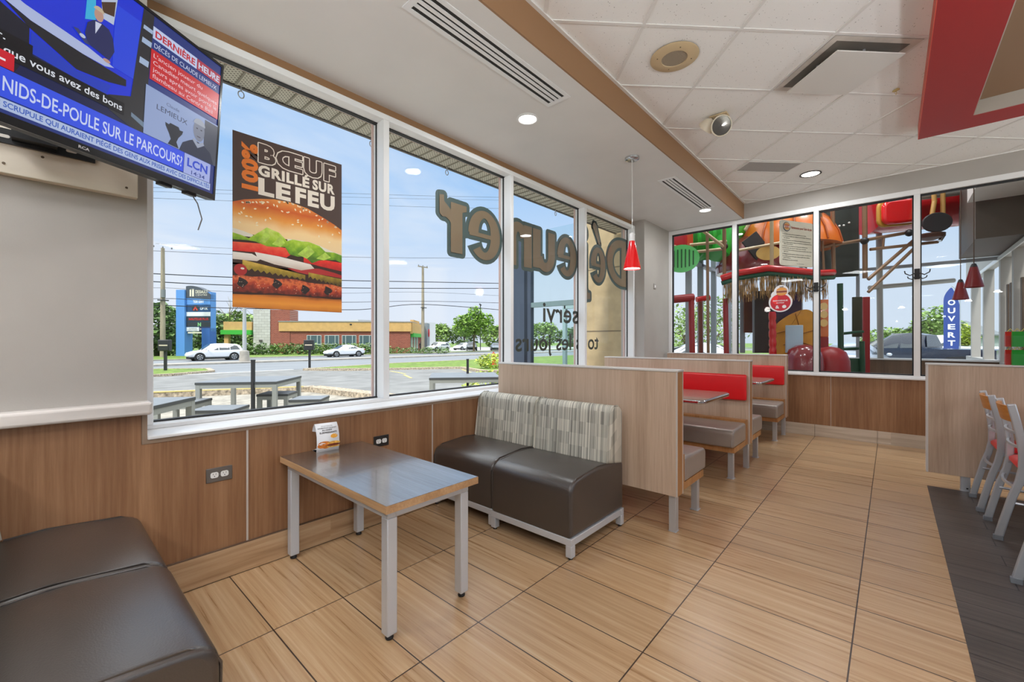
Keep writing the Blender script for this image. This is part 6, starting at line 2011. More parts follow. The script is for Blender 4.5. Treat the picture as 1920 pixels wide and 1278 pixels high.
pipe(pt(1762, 452, D0 - .1), pt(1770, 440, D0 - .1), .03, M_chrome, 'clamp')

# two dark red pendants mirrored in the glass, modelled as solid lamps behind it
for (x, y, D, ztop, lab) in ((1826, 521, 5.6, PZ, 'dark red pendant lamp mirrored in the glass and built as solid, the nearer of two'), (1801, 544, 6.6, PZ, 'dark red pendant lamp mirrored in the glass and built as solid, the farther of two')):
    p = pt(x, y + 18, D)
    T = thing('pendant_lamp', lab, 'pendant lamp', (p.x, p.y, p.z), 0, None, world=False)
    MB().lathe([(.037, .265), (.096, .0), (.089, .002), (.031, .262)], 26, cap=False).build('shade', mat('dim_red_shade', (110, 16, 18), .3, emit=(200, 20, 20), estr=.03), T, smooth=50)
    MB().lathe([(.037, .265), (.022, .31), (.006, .317)], 16).build('socket', M_black, T)
    MB().tube([(0, 0, .31), (0, 0, ztop - p.z)], .006, 6).build('cord', mat('brown_cord', (90, 70, 56), .5), T)

# ---- beyond the far windows: vehicles, trees, house, flag
m_navyp = mat('navy_car_paint', (30, 35, 50), .25, coat=.6)
c = campt(1712, 660, 19.5)
car('pickup', m_navyp, (c.x, c.y, -.3), R(160), 'dark blue pickup truck parked beyond the far windows of the play area')
c = campt(1760, 650, 27)
car('pickup', m_whitep, (c.x, c.y, -.3), R(172), 'white pickup truck parked behind the dark blue one')
c = campt(1600, 660, 18)
car('sedan', mat('silver_car_paint', (186, 192, 200), .25, metal=.4, coat=.5), (c.x, c.y, -.3), R(80), 'silver sedan parked beyond the green bench frame of the play area')
c = campt(1330, 650, 17)
car('sedan', mat('silver_car_paint', (186, 192, 200), .25, metal=.4, coat=.5), (c.x, c.y, -.3), R(25), 'silver sedan parked outside the leftmost play area window')
struct(MB().add([(-11, 12, -.295), (30, 12, -.295), (30, 70, -.295), (-11, 70, -.295)], [(0, 1, 2, 3)]).build('side_parking_lot', mat('pale_asphalt', (176, 176, 174), .9, var=.05, vscale=1), keep=True))
for (px, py, D, r, h, m, lab, sd0) in ((1746, 602, 46, 1.7, 2.7, m_leaf2, 'green tree behind the pickup trucks', 1), (1662, 618, 50, 2.4, 1.5, m_leaf2, 'low green tree left behind the pickup trucks', 2), (1772, 605, 54, 2.0, 2.2, m_leaf2, 'green tree behind the feather flag', 3),
                                       (1285, 590, 26, 2.2, 1.9, m_leaf2, 'green tree outside the leftmost play area window', 4), (1340, 585, 30, 2.6, 2.4, m_leaf3, 'darker green tree outside the leftmost play area window, right of the paler one', 5), (1808, 636, 30, .75, 1.3, m_leaf4, 'yellow green shrub seen below the dark red pendants', 6)):
    c = campt(px, 640, D)
    tree('parking_tree', lab, 'tree', c.x, c.y, -.3, [(0, 0, h + .4, r, r, h * .8), (r * .4, 0, h * 1.5, r * .6, r * .6, h * .5), (-r * .4, .3, h * .9, r * .7, r * .7, h * .6)], (.18, h), 1300, .4 if D > 40 else .24, m, 200 + sd0)
c = campt(1775, 640, 58)
T = thing('house', 'grey gabled house behind the pickup trucks', 'house', (c.x, c.y, -.3), R(60), None, world=False)
MB().box(-4, -3.5, 0, 4, 3.5, 2.2).build('wall', mat('grey_siding', (184, 188, 190), .8), T)
MB().prism([(-4.4, -4, 2.2), (4.4, -4, 2.2), (4.4, 0, 4.2), (-4.4, 0, 4.2)], (0, 0, .15)).build('roof', mat('slate_roof', (120, 124, 126), .8), T)
MB().prism([(-4.4, 4, 2.2), (-4.4, 0, 4.2), (4.4, 0, 4.2), (4.4, 4, 2.2)], (0, 0, .15)).build('roof', mat('slate_roof', (120, 124, 126), .8), T)
c = campt(1784, 640, 21)
T = thing('feather_flag', 'blue feather flag with white lettering beyond the far windows', 'flag', (c.x, c.y, -.3), R(5), None, world=False)
MB().tube([(0.3, 0, 0), (0.3, 0, 3.6), (0.22, 0, 4.0), (0.0, 0, 4.25)], .025, 8).build('flagpole', M_alu, T, smooth=60)
fl = round_poly([(0.28, 1.0), (-.26, 1.0), (-.30, 3.2), (-.18, 3.75), (0.0, 4.2), (0.28, 3.8)], [.05, .05, .2, .2, .1, .3], 5)
fo_ = MB().prism([(-x, -.012, z_) for x, z_ in fl][::-1], (0, .024, 0)).build('sail', mat('flag_blue', (44, 70, 142), .6), T)
k = MB()
FMf = Matrix.Translation((0, -.016, 0)) @ frame_matrix((0, 0, 0), (1, 0, 0), (0, 0, 1))
for i, ch in enumerate('OUVERT'):
    lettering(k, ch, FMf, 0.0, 3.3 - i * .40, .26, .26, 0, .03, 'C')
k.build('lettering', mat('flag_white', (240, 242, 246), .6), fo_)

# ---- coat hooks on the mullions
for (x, z_, lab) in ((-.715, 1.95, 'black double coat hook on the mullion between the second and third play area windows'), (.222, 2.02, 'black double coat hook on the mullion between the third and fourth play area windows')):
    T = thing('coat_hook', lab, 'hook', (x, YB - .03, z_ - .1), 0, 'coat hooks on the mullions', world=False)
    MB().box(-.024, -.012, 0, .024, 0, .12).build('plate', M_gasket, T, bevel=.004)
    for s in (-1, 1):
        MB().tube([(s * .015, -.012, .07), (s * .06, -.03, .045), (s * .10, -.04, .07), (s * .105, -.04, .10)], .006, 8).build('upper_hook', M_gasket, T, smooth=60)
        MB().tube([(s * .015, -.012, .03), (s * .045, -.03, .0), (s * .075, -.035, .015), (s * .08, -.035, .035)], .0055, 8).build('lower_hook', M_gasket, T, smooth=60)
# ================================================================ TELEVISION, POSTER AND WINDOW GRAPHICS
tvC = Vector((-2.02676, 0.11868, 2.17128))
tvr = Vector((-0.57447, 0.81805, 0.02786)); tvu = Vector((0.09685, 0.03414, 0.99471)); tvn = tvr.cross(tvu)
TVM = frame_matrix(tvC, tvr, tvu)
T = thing('television', 'flat television showing a news channel, hung on the wall bracket top left', 'television', tvC)
W2, H2 = 0.552, 0.309


def tvbox(x0, y0, z0, x1, y1, z1, name, m, par, bev=0.0):
    return MB().box(x0, y0, z0, x1, y1, z1).xf(TVM).build(name, m, par, bevel=bev)


tvbox(-W2, -H2, -0.045, W2, H2, -0.004, 'back_shell', M_black, T, .006)
fr_ = MB()
b0 = .011
fr_.box(-W2, -H2, -.006, W2, -H2 + .026, .004).box(-W2, H2 - b0, -.006, W2, H2, .004).box(-W2, -H2 + .026, -.006, -W2 + b0, H2 - b0, .004).box(W2 - b0, -H2 + .026, -.006, W2, H2 - b0, .004)
bz = fr_.xf(TVM).build('bezel', mat('gloss_black', (20, 20, 22), .2), T)
k = MB(); lettering(k, 'RCA', TVM, 0.0, -H2 + .009, .009, .034, .0046, .03, 'C'); k.build('lettering', mat('silver_print', (190, 190, 192), .4), bz)
sc = tvbox(-W2 + b0, -H2 + .026, -.005, W2 - b0, H2 - b0, 0.0, 'screen', screen('screen_navy', (38, 54, 124)), T)


def spoly(pts, col, z, name, e=1.0):
    k = MB(); flat(k, TVM, pts, z)
    return k.build(name, screen('screen_%d_%d_%d' % col, col, e), sc)


def stext(s, x, y, h, w, col, z, align='L', bold=0.0, name='lettering'):
    k = MB(); lettering(k, s, TVM, x, y, h, w, z, bold, align)
    return k.build(name, screen('screen_%d_%d_%d' % col, col), sc)


LE = -W2 + b0
spoly([(LE, H2 - .012), (.176, H2 - .012), (.172, .24), (.160, .02), (.150, -.15), (LE, -.15)], (26, 52, 214), .0004, 'studio_backdrop')
spoly([(LE, H2 - .05), (-.35, .20), (-.30, .06), (-.223, .021), (-.159, -.002), (-.156, -.155), (LE, -.155)], (26, 28, 42), .0008, 'dark_set')
spoly([(-.156, -.013), (-.033, -.055), (.076, -.044), (.06, -.087), (.011, -.084), (-.154, -.075)], (30, 60, 190), .0012, 'desk_base')
spoly([(-.154, -.075), (.011, -.084), (.06, -.087), (.076, -.10), (.15, -.12), (.15, -.155), (-.19, -.155)], (22, 30, 74), .0010, 'set_floor')
spoly([(-.228, .038), (-.157, .018), (-.017, .008), (.126, .004), (.127, -.019), (.068, -.037), (-.033, -.052), (-.159, -.005)], (32, 32, 38), .0016, 'desk_front')
spoly([(-.25, .075), (-.172, .055), (-.005, .04), (.083, .021), (.051, .009), (-.017, .008), (-.157, .018), (-.25, .045)], (176, 188, 226), .0020, 'desk_top')
spoly([(.079, .24), (.172, .241), (.157, .021), (.076, .024), (.076, .142)], (40, 72, 224), .0016, 'blue_panel')
spoly([(.174, H2 - .012), (.216, H2 - .012), (.201, -.155), (.150, -.155), (.073, -.129), (.067, -.079), (.145, -.045)], (44, 44, 48), .0018, 'dark_column')
for q, (y0, y1, x0, x1) in enumerate(((.173, .193, .175, .212), (.094, .117, .170, .205), (.225, .24, .178, .214))):
    spoly([(x0, y1), (x1, y1), (x1 - .002, y0), (x0 - .002, y0)], (164, 184, 214), .0022, 'window_glow')
spoly([(.15, -.10), (.2, -.115), (.2, -.135), (.15, -.115)], (110, 130, 150), .0022, 'window_glow')
spoly([(-.012, .235), (.012, .235), (.016, .141), (-.016, .123)], (60, 178, 222), .0018, 'cyan_panel')
spoly([(.022, H2 - .014), (.082, .265), (.073, .164), (.036, .162)], (186, 198, 222), .0019, 'pale_panel')
spoly([(.030, .212), (.076, .245), (.073, .192), (.036, .182)], (74, 52, 40), .0022, 'brown_panel')
# the presenter: dark suit, pale shirt, grey hair
spoly([(-.015, .079), (-.009, .117), (.006, .134), (.013, .140), (.036, .142), (.058, .138), (.072, .118), (.080, .075), (.064, .036), (.028, .044), (-.006, .05)], (38, 44, 92), .0026, 'presenter_suit')
spoly([(.014, .136), (.034, .14), (.026, .12), (.016, .096)], (206, 212, 232), .0030, 'presenter_shirt')
spoly(disc(.024, .163, .0145, .021), (188, 148, 132), .0030, 'presenter_face')
spoly(disc(.024, .176, .0165, .0145, 20, 0, 180) + [(.009, .166), (.012, .172), (.036, .172), (.040, .166)][:0], (196, 178, 150), .0034, 'presenter_hair')
spoly(disc(.056, .030, .012, .006), (188, 148, 132), .0032, 'presenter_hand')
spoly([(-.05, .075), (-.035, .079), (.004, .048), (-.014, .046)], (58, 66, 110), .0034, 'tablet')
spoly(disc(-.022, .064, .009, .006), (190, 200, 220), .0036, 'tablet_badge')
# captions
spoly([(LE, -.125), (.124, -.125), (.124, -.082), (-.15, -.082), (-.15, -.052), (LE, -.052)], (14, 14, 20), .0028, 'caption_ground')
stext('frontière que vous avez des bons', .116, -.113, .024, .47, (226, 230, 238), .0034, 'R', .012)
stext('leur.', -.214, -.076, .020, .07, (226, 230, 238), .0034, 'R', .01)
spoly([(-.27, -.154), (-.192, -.154), (-.192, -.107), (-.27, -.107)], (206, 26, 44), .0036, 'channel_badge')
spoly([(-.25, -.136), (-.212, -.136), (-.212, -.13), (-.25, -.13)], (236, 238, 244), .0040, 'badge_bar')
spoly([(LE, -.238), (.378, -.238), (.378, -.156), (LE, -.156)], (54, 84, 232), .0036, 'headline_band')
stext('NIDS-DE-POULE SUR LE PARCOURS?', -.216, -.219, .043, .586, (206, 216, 250), .0042, 'L', .012)
spoly([(.380, -.240), (.515, -.240), (.515, -.156), (.380, -.156)], (166, 178, 232), .0036, 'logo_ground')
stext('LCN', .447, -.205, .036, .105, (44, 74, 204), .0042, 'C', .03)
stext('14:34', .452, -.234, .017, .07, (54, 72, 150), .0042, 'C', .01)
spoly([(LE, -.272), (.520, -.272), (.520, -.242), (LE, -.242)], (178, 194, 228), .0036, 'ticker_band')
stext('S SCRUPULE QUI AURAIENT PIÉGÉ DES GENS AUX PRISES AVEC DES DIFFICULTÉS', -.228, -.264, .0165, .742, (64, 98, 190), .0042, 'L', .02)
# right column
spoly([(.213, .213), (.411, .213), (.411, .258), (.213, .258)], (196, 208, 240), .0036, 'breaking_ground')
stext('DERNIÈRE', .312, .222, .026, .180, (196, 44, 58), .0042, 'C', .03)
spoly([(.412, .213), (.538, .213), (.538, .258), (.412, .258)], (176, 52, 74), .0036, 'breaking_ground')
stext('HEURE', .475, .222, .026, .112, (206, 214, 236), .0042, 'C', .03)
stext('DÉCÈS DE CLAUDE LEMIEUX', .220, .182, .018, .298, (206, 214, 240), .0042)
spoly([(.210, .058), (.536, .058), (.536, .172), (.210, .172)], (200, 34, 40), .0036, 'red_ground')
for s, y, w in (("L'ancien joueur du", .144, .225), ('Canadien meurt quelques', .118, .305), ('jours après avoir porté le', .093, .305), ('flambeau au Centre Bell', .068, .285)):
    stext(s, .220, y, .0165, w, (238, 206, 214), .0042)
spoly([(.198, -.154), (.541, -.154), (.541, .031), (.198, .031)], (146, 164, 206), .0034, 'photo_ground')
spoly([(.470, -.154), (.541, -.154), (.541, .026), (.470, .026)], (74, 78, 92), .0037, 'photo_backdrop')
stext('Claude', .314, -.006, .013, .058, (96, 104, 130), .0042, 'C')
stext('LEMIEUX', .314, -.040, .021, .138, (56, 60, 82), .0042, 'C', -.004)
spoly([(.300, -.152), (.312, -.128), (.302, -.108), (.286, -.084), (.284, -.072), (.300, -.074), (.306, -.066), (.344, -.066), (.350, -.076), (.366, -.074), (.362, -.088), (.346, -.110), (.338, -.130), (.350, -.152)], (30, 34, 46), .0042, 'trophy')
spoly([(.352, -.154), (.366, -.118), (.400, -.094), (.420, -.084), (.470, -.088), (.508, -.108), (.530, -.154)], (44, 50, 72), .0042, 'portrait_shirt')
spoly([(.412, -.086), (.440, -.112), (.474, -.088), (.466, -.078), (.440, -.092), (.420, -.076)], (158, 166, 186), .0046, 'portrait_collar')
spoly(disc(.442, -.036, .029, .046), (128, 134, 152), .0048, 'portrait_face')
spoly(disc(.442, -.012, .030, .026, 20, 0, 180), (162, 168, 182), .0052, 'portrait_hair')
for x in (.431, .453):
    spoly(disc(x, -.030, .005, .0025, 12), (52, 56, 70), .0054, 'portrait_eye')
spoly([(.432, -.061), (.452, -.061), (.450, -.065), (.434, -.065)], (84, 78, 90), .0054, 'portrait_mouth')
# ports under the frame
for x in (.30, .42):
    tvbox(x, -H2 - .010, -.04, x + .05, -H2, -.015, 'port_cover', M_black, T)
cb_ = MB().tube([TVM @ Vector(p) for p in ((.46, -H2, -.03), (.50, -.34, -.035), (.545, -.40, -.05), (.56, -.45, -.08))], .0028, 6).build('cable', mat('grey_cable', (120, 122, 124), .5), T, smooth=60)
# arm to the wall plate
MB().bar(tvC + tvn * -.045, (-2.47, 0.02, 2.14), .05, .06).build('arm', M_black, T)

# wooden backing board with the slotted wall bracket
T = thing('backing_board', 'off white wooden backing board screwed to the pier behind the television', 'board', (XW + .01, -.1, 1.862), 0)
MB().box(XW + .002, -.62, 1.862, XW + .038, .308, 2.42).build('board', mat('off_white_board', (206, 196, 180), .6, var=.07, vscale=5, stretch=(1, .4, 1)), T, bevel=.003)
for (y, z_) in ((.27, 1.90), (.27, 2.05), (-.08, 1.90), (.02, 1.955)):
    MB().lathe([(.005, 0), (.004, .002)], 10, Matrix.Translation((XW + .038, y, z_)) @ Matrix.Rotation(R(90), 4, 'Y')).build('screw', mat('rust_brown', (90, 74, 56), .6), T)
T = thing('wall_bracket', 'black slotted wall bracket below the television', 'bracket', (-2.52, 0.0, 1.98), 0)
MB().box(XW + .038, -.5, 1.975, XW + .052, .17, 2.03).build('rail', M_black, T)
MB().box(XW + .052, -.06, 1.99, XW + .10, .06, 2.20).build('arm_mount', M_black, T)
for y in (-.14, -.08, -.02, .04, .10):
    MB().prism([(XW + .0522, y + a, 2.0 + b_) for a, b_ in rrect(-.016, -.006, .016, .006, .006, 4)], (.0008, 0, 0)).build('slot', mat('slot_light', (190, 184, 176), .6), T)

# ---- burger poster hung on the inside of the first pane
PXx = XG + 0.0095
PM = frame_matrix((PXx, 0.762, 1.417), (0, 1, 0), (0, 0, 1))
T = thing('burger_poster', 'tall burger advertising poster hanging on the first window pane', 'poster', (PXx, 1.09, 1.417), 0)
pg = MB().box(0, 0, -.002, .656, 1.028, 0).xf(PM).build('sheet', mat('poster_brown', (74, 56, 50), .45), T)


def pp_(pts, m, z, name):
    k = MB(); flat(k, PM, pts, z); return k.build(name, m, pg)


def ptext(s, x, y, h, w, m, z, bold, name='lettering', align='L', rot=0.0):
    k = MB(); lettering(k, s, PM, x, y, h, w, z, bold, align, 0, 1.0, rot); return k.build(name, m, pg)


m_cream = mat('poster_cream', (238, 228, 214), .5); m_por = mat('poster_orange', (232, 124, 40), .5)


def slabtext(s, x, y, h, w, m, z, e=0.0, name='lettering', gap=.012):
    """heavy slab lettering built from the outline font with thick strokes and foot serifs"""
    k = MB(); lettering(k, s, PM, x - e, y - e, h + 2 * e, w + 2 * e, z, .046, 'L', 0, 1.12)
    return k.build(name, m, pg)


m_pb = mat('poster_brown', (74, 56, 50), .45)
for s, x, y, h, w, m, z in (('GRILLÉ', .134, .808, .062, .302, m_cream, .0010), ('SUR', .456, .808, .062, .150, m_cream, .0010), ('LE', .134, .694, .098, .186, m_cream, .0010), ('FEU', .348, .694, .098, .258, m_cream, .0010)):
    slabtext(s, x, y, h, w, m, z)
k = MB()
for q, (dx_, dy_) in enumerate(((-.006, 0), (.006, 0), (0, .006), (0, -.006), (.0045, .0045), (-.0045, .0045), (.0045, -.0045), (-.0045, -.0045))):
    lettering(k, 'BŒUF', PM, .136 + dx_, .891 + dy_, .108, .474, .0006 + q * .0001, .046, 'L', 0, 1.12)
k.build('lettering', m_cream, pg)
slabtext('BŒUF', .136, .891, .108, .474, m_pb, .0018)
ptext('100%', .127, .704, .080, .276, m_por, .0010, .055, 'lettering', 'L', R(90))


def gradmat(name, stops, axis=1, noise=.15, scale=14, rough=.4, lo=0.0, hi=1.0):
    """printed picture tones along the height of the poster"""
    m = bpy.data.materials.new(name); m.use_nodes = True
    t = m.node_tree; b = t.nodes['Principled BSDF']; b.inputs['Roughness'].default_value = rough
    tcx = t.nodes.new('ShaderNodeTexCoord'); sp = t.nodes.new('ShaderNodeSeparateXYZ'); t.links.new(tcx.outputs['Object'], sp.inputs[0])
    mr = t.nodes.new('ShaderNodeMapRange'); mr.inputs['From Min'].default_value = lo; mr.inputs['From Max'].default_value = hi
    t.links.new(sp.outputs['Z'], mr.inputs['Value'])
    n = t.nodes.new('ShaderNodeTexNoise'); n.inputs['Scale'].default_value = scale; n.inputs['Detail'].default_value = 5
    t.links.new(tcx.outputs['Object'], n.inputs['Vector'])
    a = t.nodes.new('ShaderNodeMath'); a.operation = 'MULTIPLY_ADD'; a.inputs[1].default_value = noise * 2
    t.links.new(n.outputs['Fac'], a.inputs[0])
    s = t.nodes.new('ShaderNodeMath'); s.operation = 'SUBTRACT'; s.inputs[1].default_value = noise
    t.links.new(mr.outputs[0], s.inputs[0]); t.links.new(s.outputs[0], a.inputs[2])
    r = ramp(t, stops); t.links.new(a.outputs[0], r.inputs[0]); t.links.new(r.outputs[0], b.inputs['Base Color'])
    return m


pp_([(0, .25), (.656, .25), (.656, .50), (0, .50)], mat('poster_deep_shadow', (58, 34, 24), .5), .0004, 'picture_ground')
pp_([(0, .0), (.656, .0), (.656, .26), (0, .26)], mat('poster_deep_shadow', (58, 34, 24), .5), .0004, 'picture_ground')
bun = [(0, .612), (.06, .639), (.14, .662), (.224, .680), (.33, .683), (.423, .670), (.522, .634), (.604, .600), (.656, .572), (.656, .39), (.522, .42), (.385, .435), (.25, .45), (.12, .44), (0, .43)]
pp_(bun, gradmat('bun_crust', [(.0, (246, 216, 166)), (.28, (250, 216, 158)), (.50, (236, 156, 66)), (.75, (206, 92, 28)), (1.0, (234, 150, 70))], noise=.16, scale=5, lo=.41, hi=.69), .0008, 'bun_top')
rnd = random.Random(9)
sd_k = MB()
for i in range(64):
    x = rnd.uniform(.02, .64)
    top = .612 + (.683 - .612) * min(1, x / .28) if x < .28 else .683 - (.683 - .572) * max(0, (x - .33) / .326) ** 1.3
    y = top - (.004 if i % 2 else rnd.uniform(.01, .15)) - .002
    a = rnd.uniform(0, 3.14); c, s_ = math.cos(a), math.sin(a)
    flat(sd_k, PM, [(x + c * u * .0085 - s_ * v * .0048, y + s_ * u * .0085 + c * v * .0048) for u, v in ((-1, 0), (-.5, .8), (.4, .9), (1, 0), (.4, -.9), (-.5, -.8))], .0012)
so2 = sd_k.build('sesame_seeds', mat('sesame', (250, 232, 196), .5), pg); so2['kind'] = 'stuff'
pp_([(0, .46), (.05, .452), (.1, .44), (.12, .425), (0, .418)], mat('poster_mayo', (238, 232, 216), .5), .0010, 'sauce')
pp_([(.30, .45), (.40, .452), (.5, .44), (.60, .41), (.656, .40), (.656, .38), (.5, .39), (.3, .42)], mat('poster_mayo', (238, 232, 216), .5), .0010, 'sauce')
m_tom = gradmat('poster_tomato', [(0, (176, 20, 16)), (.5, (232, 40, 26)), (1, (250, 104, 70))], noise=.3, scale=30, lo=.28, hi=.40)
pp_([(0, .38), (.14, .393), (.294, .389), (.33, .36), (.294, .33), (.123, .336), (0, .328)], m_tom, .0012, 'tomato')
pp_([(.40, .348), (.462, .350), (.656, .345), (.656, .286), (.56, .296), (.40, .315)], m_tom, .0012, 'tomato')
m_on = gradmat('poster_onion', [(0, (206, 186, 168)), (.5, (240, 232, 222)), (1, (250, 246, 238))], noise=.2, scale=9, lo=.26, hi=.34)
pp_([(0, .322), (.099, .324), (.15, .30), (.127, .283), (0, .279)], m_on, .0014, 'onion')
pp_([(.115, .337), (.25, .330), (.443, .307), (.468, .282), (.385, .260), (.224, .277), (.132, .299)], m_on, .0018, 'onion')
lt = [(0, .433), (.05, .424), (.083, .413), (.123, .447), (.150, .470), (.181, .497), (.21, .488), (.25, .478), (.298, .433), (.33, .45), (.385, .448), (.43, .452), (.502, .436), (.542, .404), (.60, .408), (.656, .396), (.656, .345), (.61, .358), (.563, .352), (.50, .340), (.452, .315), (.43, .332), (.404, .352), (.36, .345), (.312, .352), (.285, .395), (.23, .385), (.181, .382), (.12, .40), (.083, .401), (0, .394)]
pp_(lt, gradmat('poster_lettuce', [(0, (56, 96, 14)), (.4, (116, 166, 26)), (.7, (172, 208, 52)), (1, (216, 230, 124))], noise=.45, scale=22, lo=.31, hi=.50), .0022, 'lettuce')
for pts in ([(.14, .40), (.181, .497), (.20, .44), (.17, .40)], [(.21, .40), (.26, .46), (.285, .42), (.26, .39)], [(.36, .36), (.43, .43), (.47, .39), (.42, .34)], [(.48, .35), (.54, .40), (.58, .37), (.53, .345)]):
    pp_(pts, mat('poster_lettuce_light', (176, 208, 84), .5, var=.12, vscale=30), .0026, 'lettuce_fold')
m_pick = gradmat('poster_pickle', [(0, (88, 70, 12)), (.45, (160, 134, 32)), (.75, (206, 170, 62)), (1, (226, 190, 100))], noise=.4, scale=26, lo=.19, hi=.29)


def wavy(x0, x1, ytop, ybot, n, amp, dx=.0):
    t_, b__ = [], []
    for i in range(n * 2 + 1):
        u = i / (n * 2.0); a = amp if i % 2 else -amp
        t_.append((x0 + (x1 - x0) * u, ytop(u)))
        b__.append((x0 + (x1 - x0) * u, ybot(u) + a))
    return t_ + b__[::-1]


pp_(wavy(.05, .41, lambda u: .282 - .05 * u, lambda u: .232 - .03 * u, 11, .008), m_pick, .0016, 'pickle')
pp_(wavy(.43, .656, lambda u: .252 - .02 * u, lambda u: .222 - .042 * u, 8, .008), m_pick, .0016, 'pickle')
pp_(disc(.040, .222, .034, .034), mat('poster_ketchup', (176, 22, 16), .3), .0018, 'ketchup')
pp_([(.30, .262), (.40, .275), (.50, .285), (.60, .27), (.656, .258), (.656, .238), (.52, .247), (.42, .238), (.36, .245)], mat('poster_ketchup', (176, 22, 16), .3), .0015, 'ketchup')
pp_(disc(.05, .23, .010, .006), m_cream, .0022, 'glint')
pat_ = [(0, .184), (.05, .190), (.099, .187), (.16, .196), (.224, .186), (.29, .196), (.357, .197), (.43, .186), (.502, .184), (.58, .188), (.656, .176), (.656, .106), (.60, .098), (.522, .101), (.45, .096), (.385, .102), (.30, .096), (.224, .100), (.16, .090), (.099, .093), (0, .088)]
pp_(pat_, gradmat('poster_patty', [(0, (62, 18, 10)), (.35, (136, 40, 18)), (.55, (186, 66, 30)), (.75, (224, 112, 58)), (1, (140, 36, 20))], noise=.5, scale=34, lo=.08, hi=.2), .0018, 'patty')
for x, y in ((.05, .15), (.24, .16), (.41, .14), (.56, .145)):
    pp_([(x + .03 * math.cos(R(a)) * (1 + .3 * math.sin(a)), y + .026 * math.sin(R(a)) * (1 + .3 * math.cos(a))) for a in range(0, 360, 30)], mat('poster_char', (34, 20, 18), .4, var=.4, vscale=40), .0022, 'char_mark')
gk_ = MB()
for i in range(40):
    x, y = rnd.uniform(.01, .64), rnd.uniform(.105, .178); l = rnd.uniform(.003, .008)
    flat(gk_, PM, [(x, y), (x + l, y + .001), (x + l * .6, y + .004)], .0026)
g_o = gk_.build('glints', mat('poster_glint', (246, 208, 176), .4), pg); g_o['kind'] = 'stuff'
pp_([(0, .001), (.656, .001), (.656, .092), (.6, .088), (.522, .090), (.385, .090), (.224, .088), (.1, .080), (0, .076)], gradmat('bun_heel', [(0, (206, 118, 32)), (.4, (240, 156, 52)), (.75, (228, 134, 40)), (1, (130, 58, 18))], noise=.12, scale=10, lo=0, hi=.092), .0016, 'bun_bottom')

# ---- vinyl lettering on the outside face of the panes, read from the street (mirrored from in here)
m_vtan = mat('tan_vinyl', (126, 107, 84), .5, var=.03, vscale=4)
m_vgrn = mat('green_grey_vinyl', (70, 86, 84), .5, var=.03, vscale=4)
m_vblk = mat('dark_olive_vinyl', (62, 64, 56), .5)
VX = XG - 0.0075


def vrect(x0, z0, x1, z1, e):
    return vpoly([(x0, z0), (x1, z0), (x1, z1), (x0, z1)], e)


def varc(cx, cz, rx, rz, tx, tz, a0, a1, e, n=30, t1=None):
    """thick elliptical arc; t1 scales the stroke at its end"""
    rm = (rx + rz) / 2.0
    da = math.degrees(e / max(rm - tx / 2, .05)) if a1 - a0 < 360 else 0
    out = []; inn = []
    for i in range(n + 1):
        u = i / n
        a = R(a0 - da + (a1 - a0 + 2 * da) * u)
        k = 1.0 if t1 is None else 1 + (t1 - 1) * u
        out.append((cx + (rx + e) * math.cos(a), cz + (rz + e) * math.sin(a)))
        inn.append((cx + (rx - tx * k - e) * math.cos(a), cz + (rz - tz * k - e) * math.sin(a)))
    return [[out[i], out[i + 1], inn[i + 1], inn[i]] for i in range(n)]


def vpoly(pts, e):
    """the polygon, grown by e with round corners"""
    F = [pts]
    if e == 0: return F
    n = len(pts)
    for i in range(n):
        a, b__ = Vector(pts[i]), Vector(pts[(i + 1) % n])
        d = (b__ - a).normalized(); q = Vector((d.y, -d.x)) * e
        F.append([tuple(a - q), tuple(b__ - q), tuple(b__ + q), tuple(a + q)])
        F.append(disc(a.x, a.y, e, e, 12))
    return F


BL, XH, CAPH = 1.997, 0.438, 0.655


def letter(ch, w, e):
    """faces of a letter of width w in reading direction, base at 0"""
    F = []
    if ch == 'e':
        F += varc(w / 2, XH / 2, w / 2, XH / 2 + .012, .128, .070, 0, 316, e)
        F += vrect(w * .28, XH * .44, w - .015, XH * .53, e)
    elif ch == 'r':
        F += vrect(.05, 0, .185, XH, e) + vpoly([(.0, XH), (.0, XH - .05), (.06, XH - .07), (.10, XH)], e)
        F += vpoly([(.16, XH * .50), (.20, XH * .62), (.235, XH * .67), (w - .03, XH * .67), (w, XH * .72), (w, XH * 1.08), (w - .05, XH * 1.10), (.26, XH * .98), (.16, XH * .80)], e)
    elif ch == 'n':
        F += vrect(.0, 0, .13, XH, e) + vrect(w - .13, 0, w, XH * .62, e)
        F += varc(w / 2 + .03, XH * .60, w / 2 - .03, XH * .43, .125, .10, 0, 165, e)
    elif ch == 'u':
        F += vrect(.0, XH * .38, .13, XH, e) + vrect(w - .135, 0.02, w, XH, e)
        F += varc(w / 2 - .02, XH * .42, w / 2 - .02, XH * .44, .125, .10, 180, 345, e)
    elif ch == 'j':
        F += vrect(.02, -.10, .145, XH, e) + vpoly([(.02, -.10), (.145, -.10), (.12, -.19), (.02, -.25), (-.06, -.24), (-.06, -.17), (.0, -.16)], e)
        F += varc(.085, XH + .14, .075, .085, .075, .085, 0, 360, e)
    elif ch == 'D':
        F += vrect(.0, 0, .14, CAPH, e)
        F += varc(.12, CAPH / 2, w - .12, CAPH / 2, .155, .105, -90, 90, e)
    elif ch == 'acc':
        F += vpoly([(.0, .0), (.05, -.01), (.20, .20), (.17, .26), (.11, .25)], e)
    return F


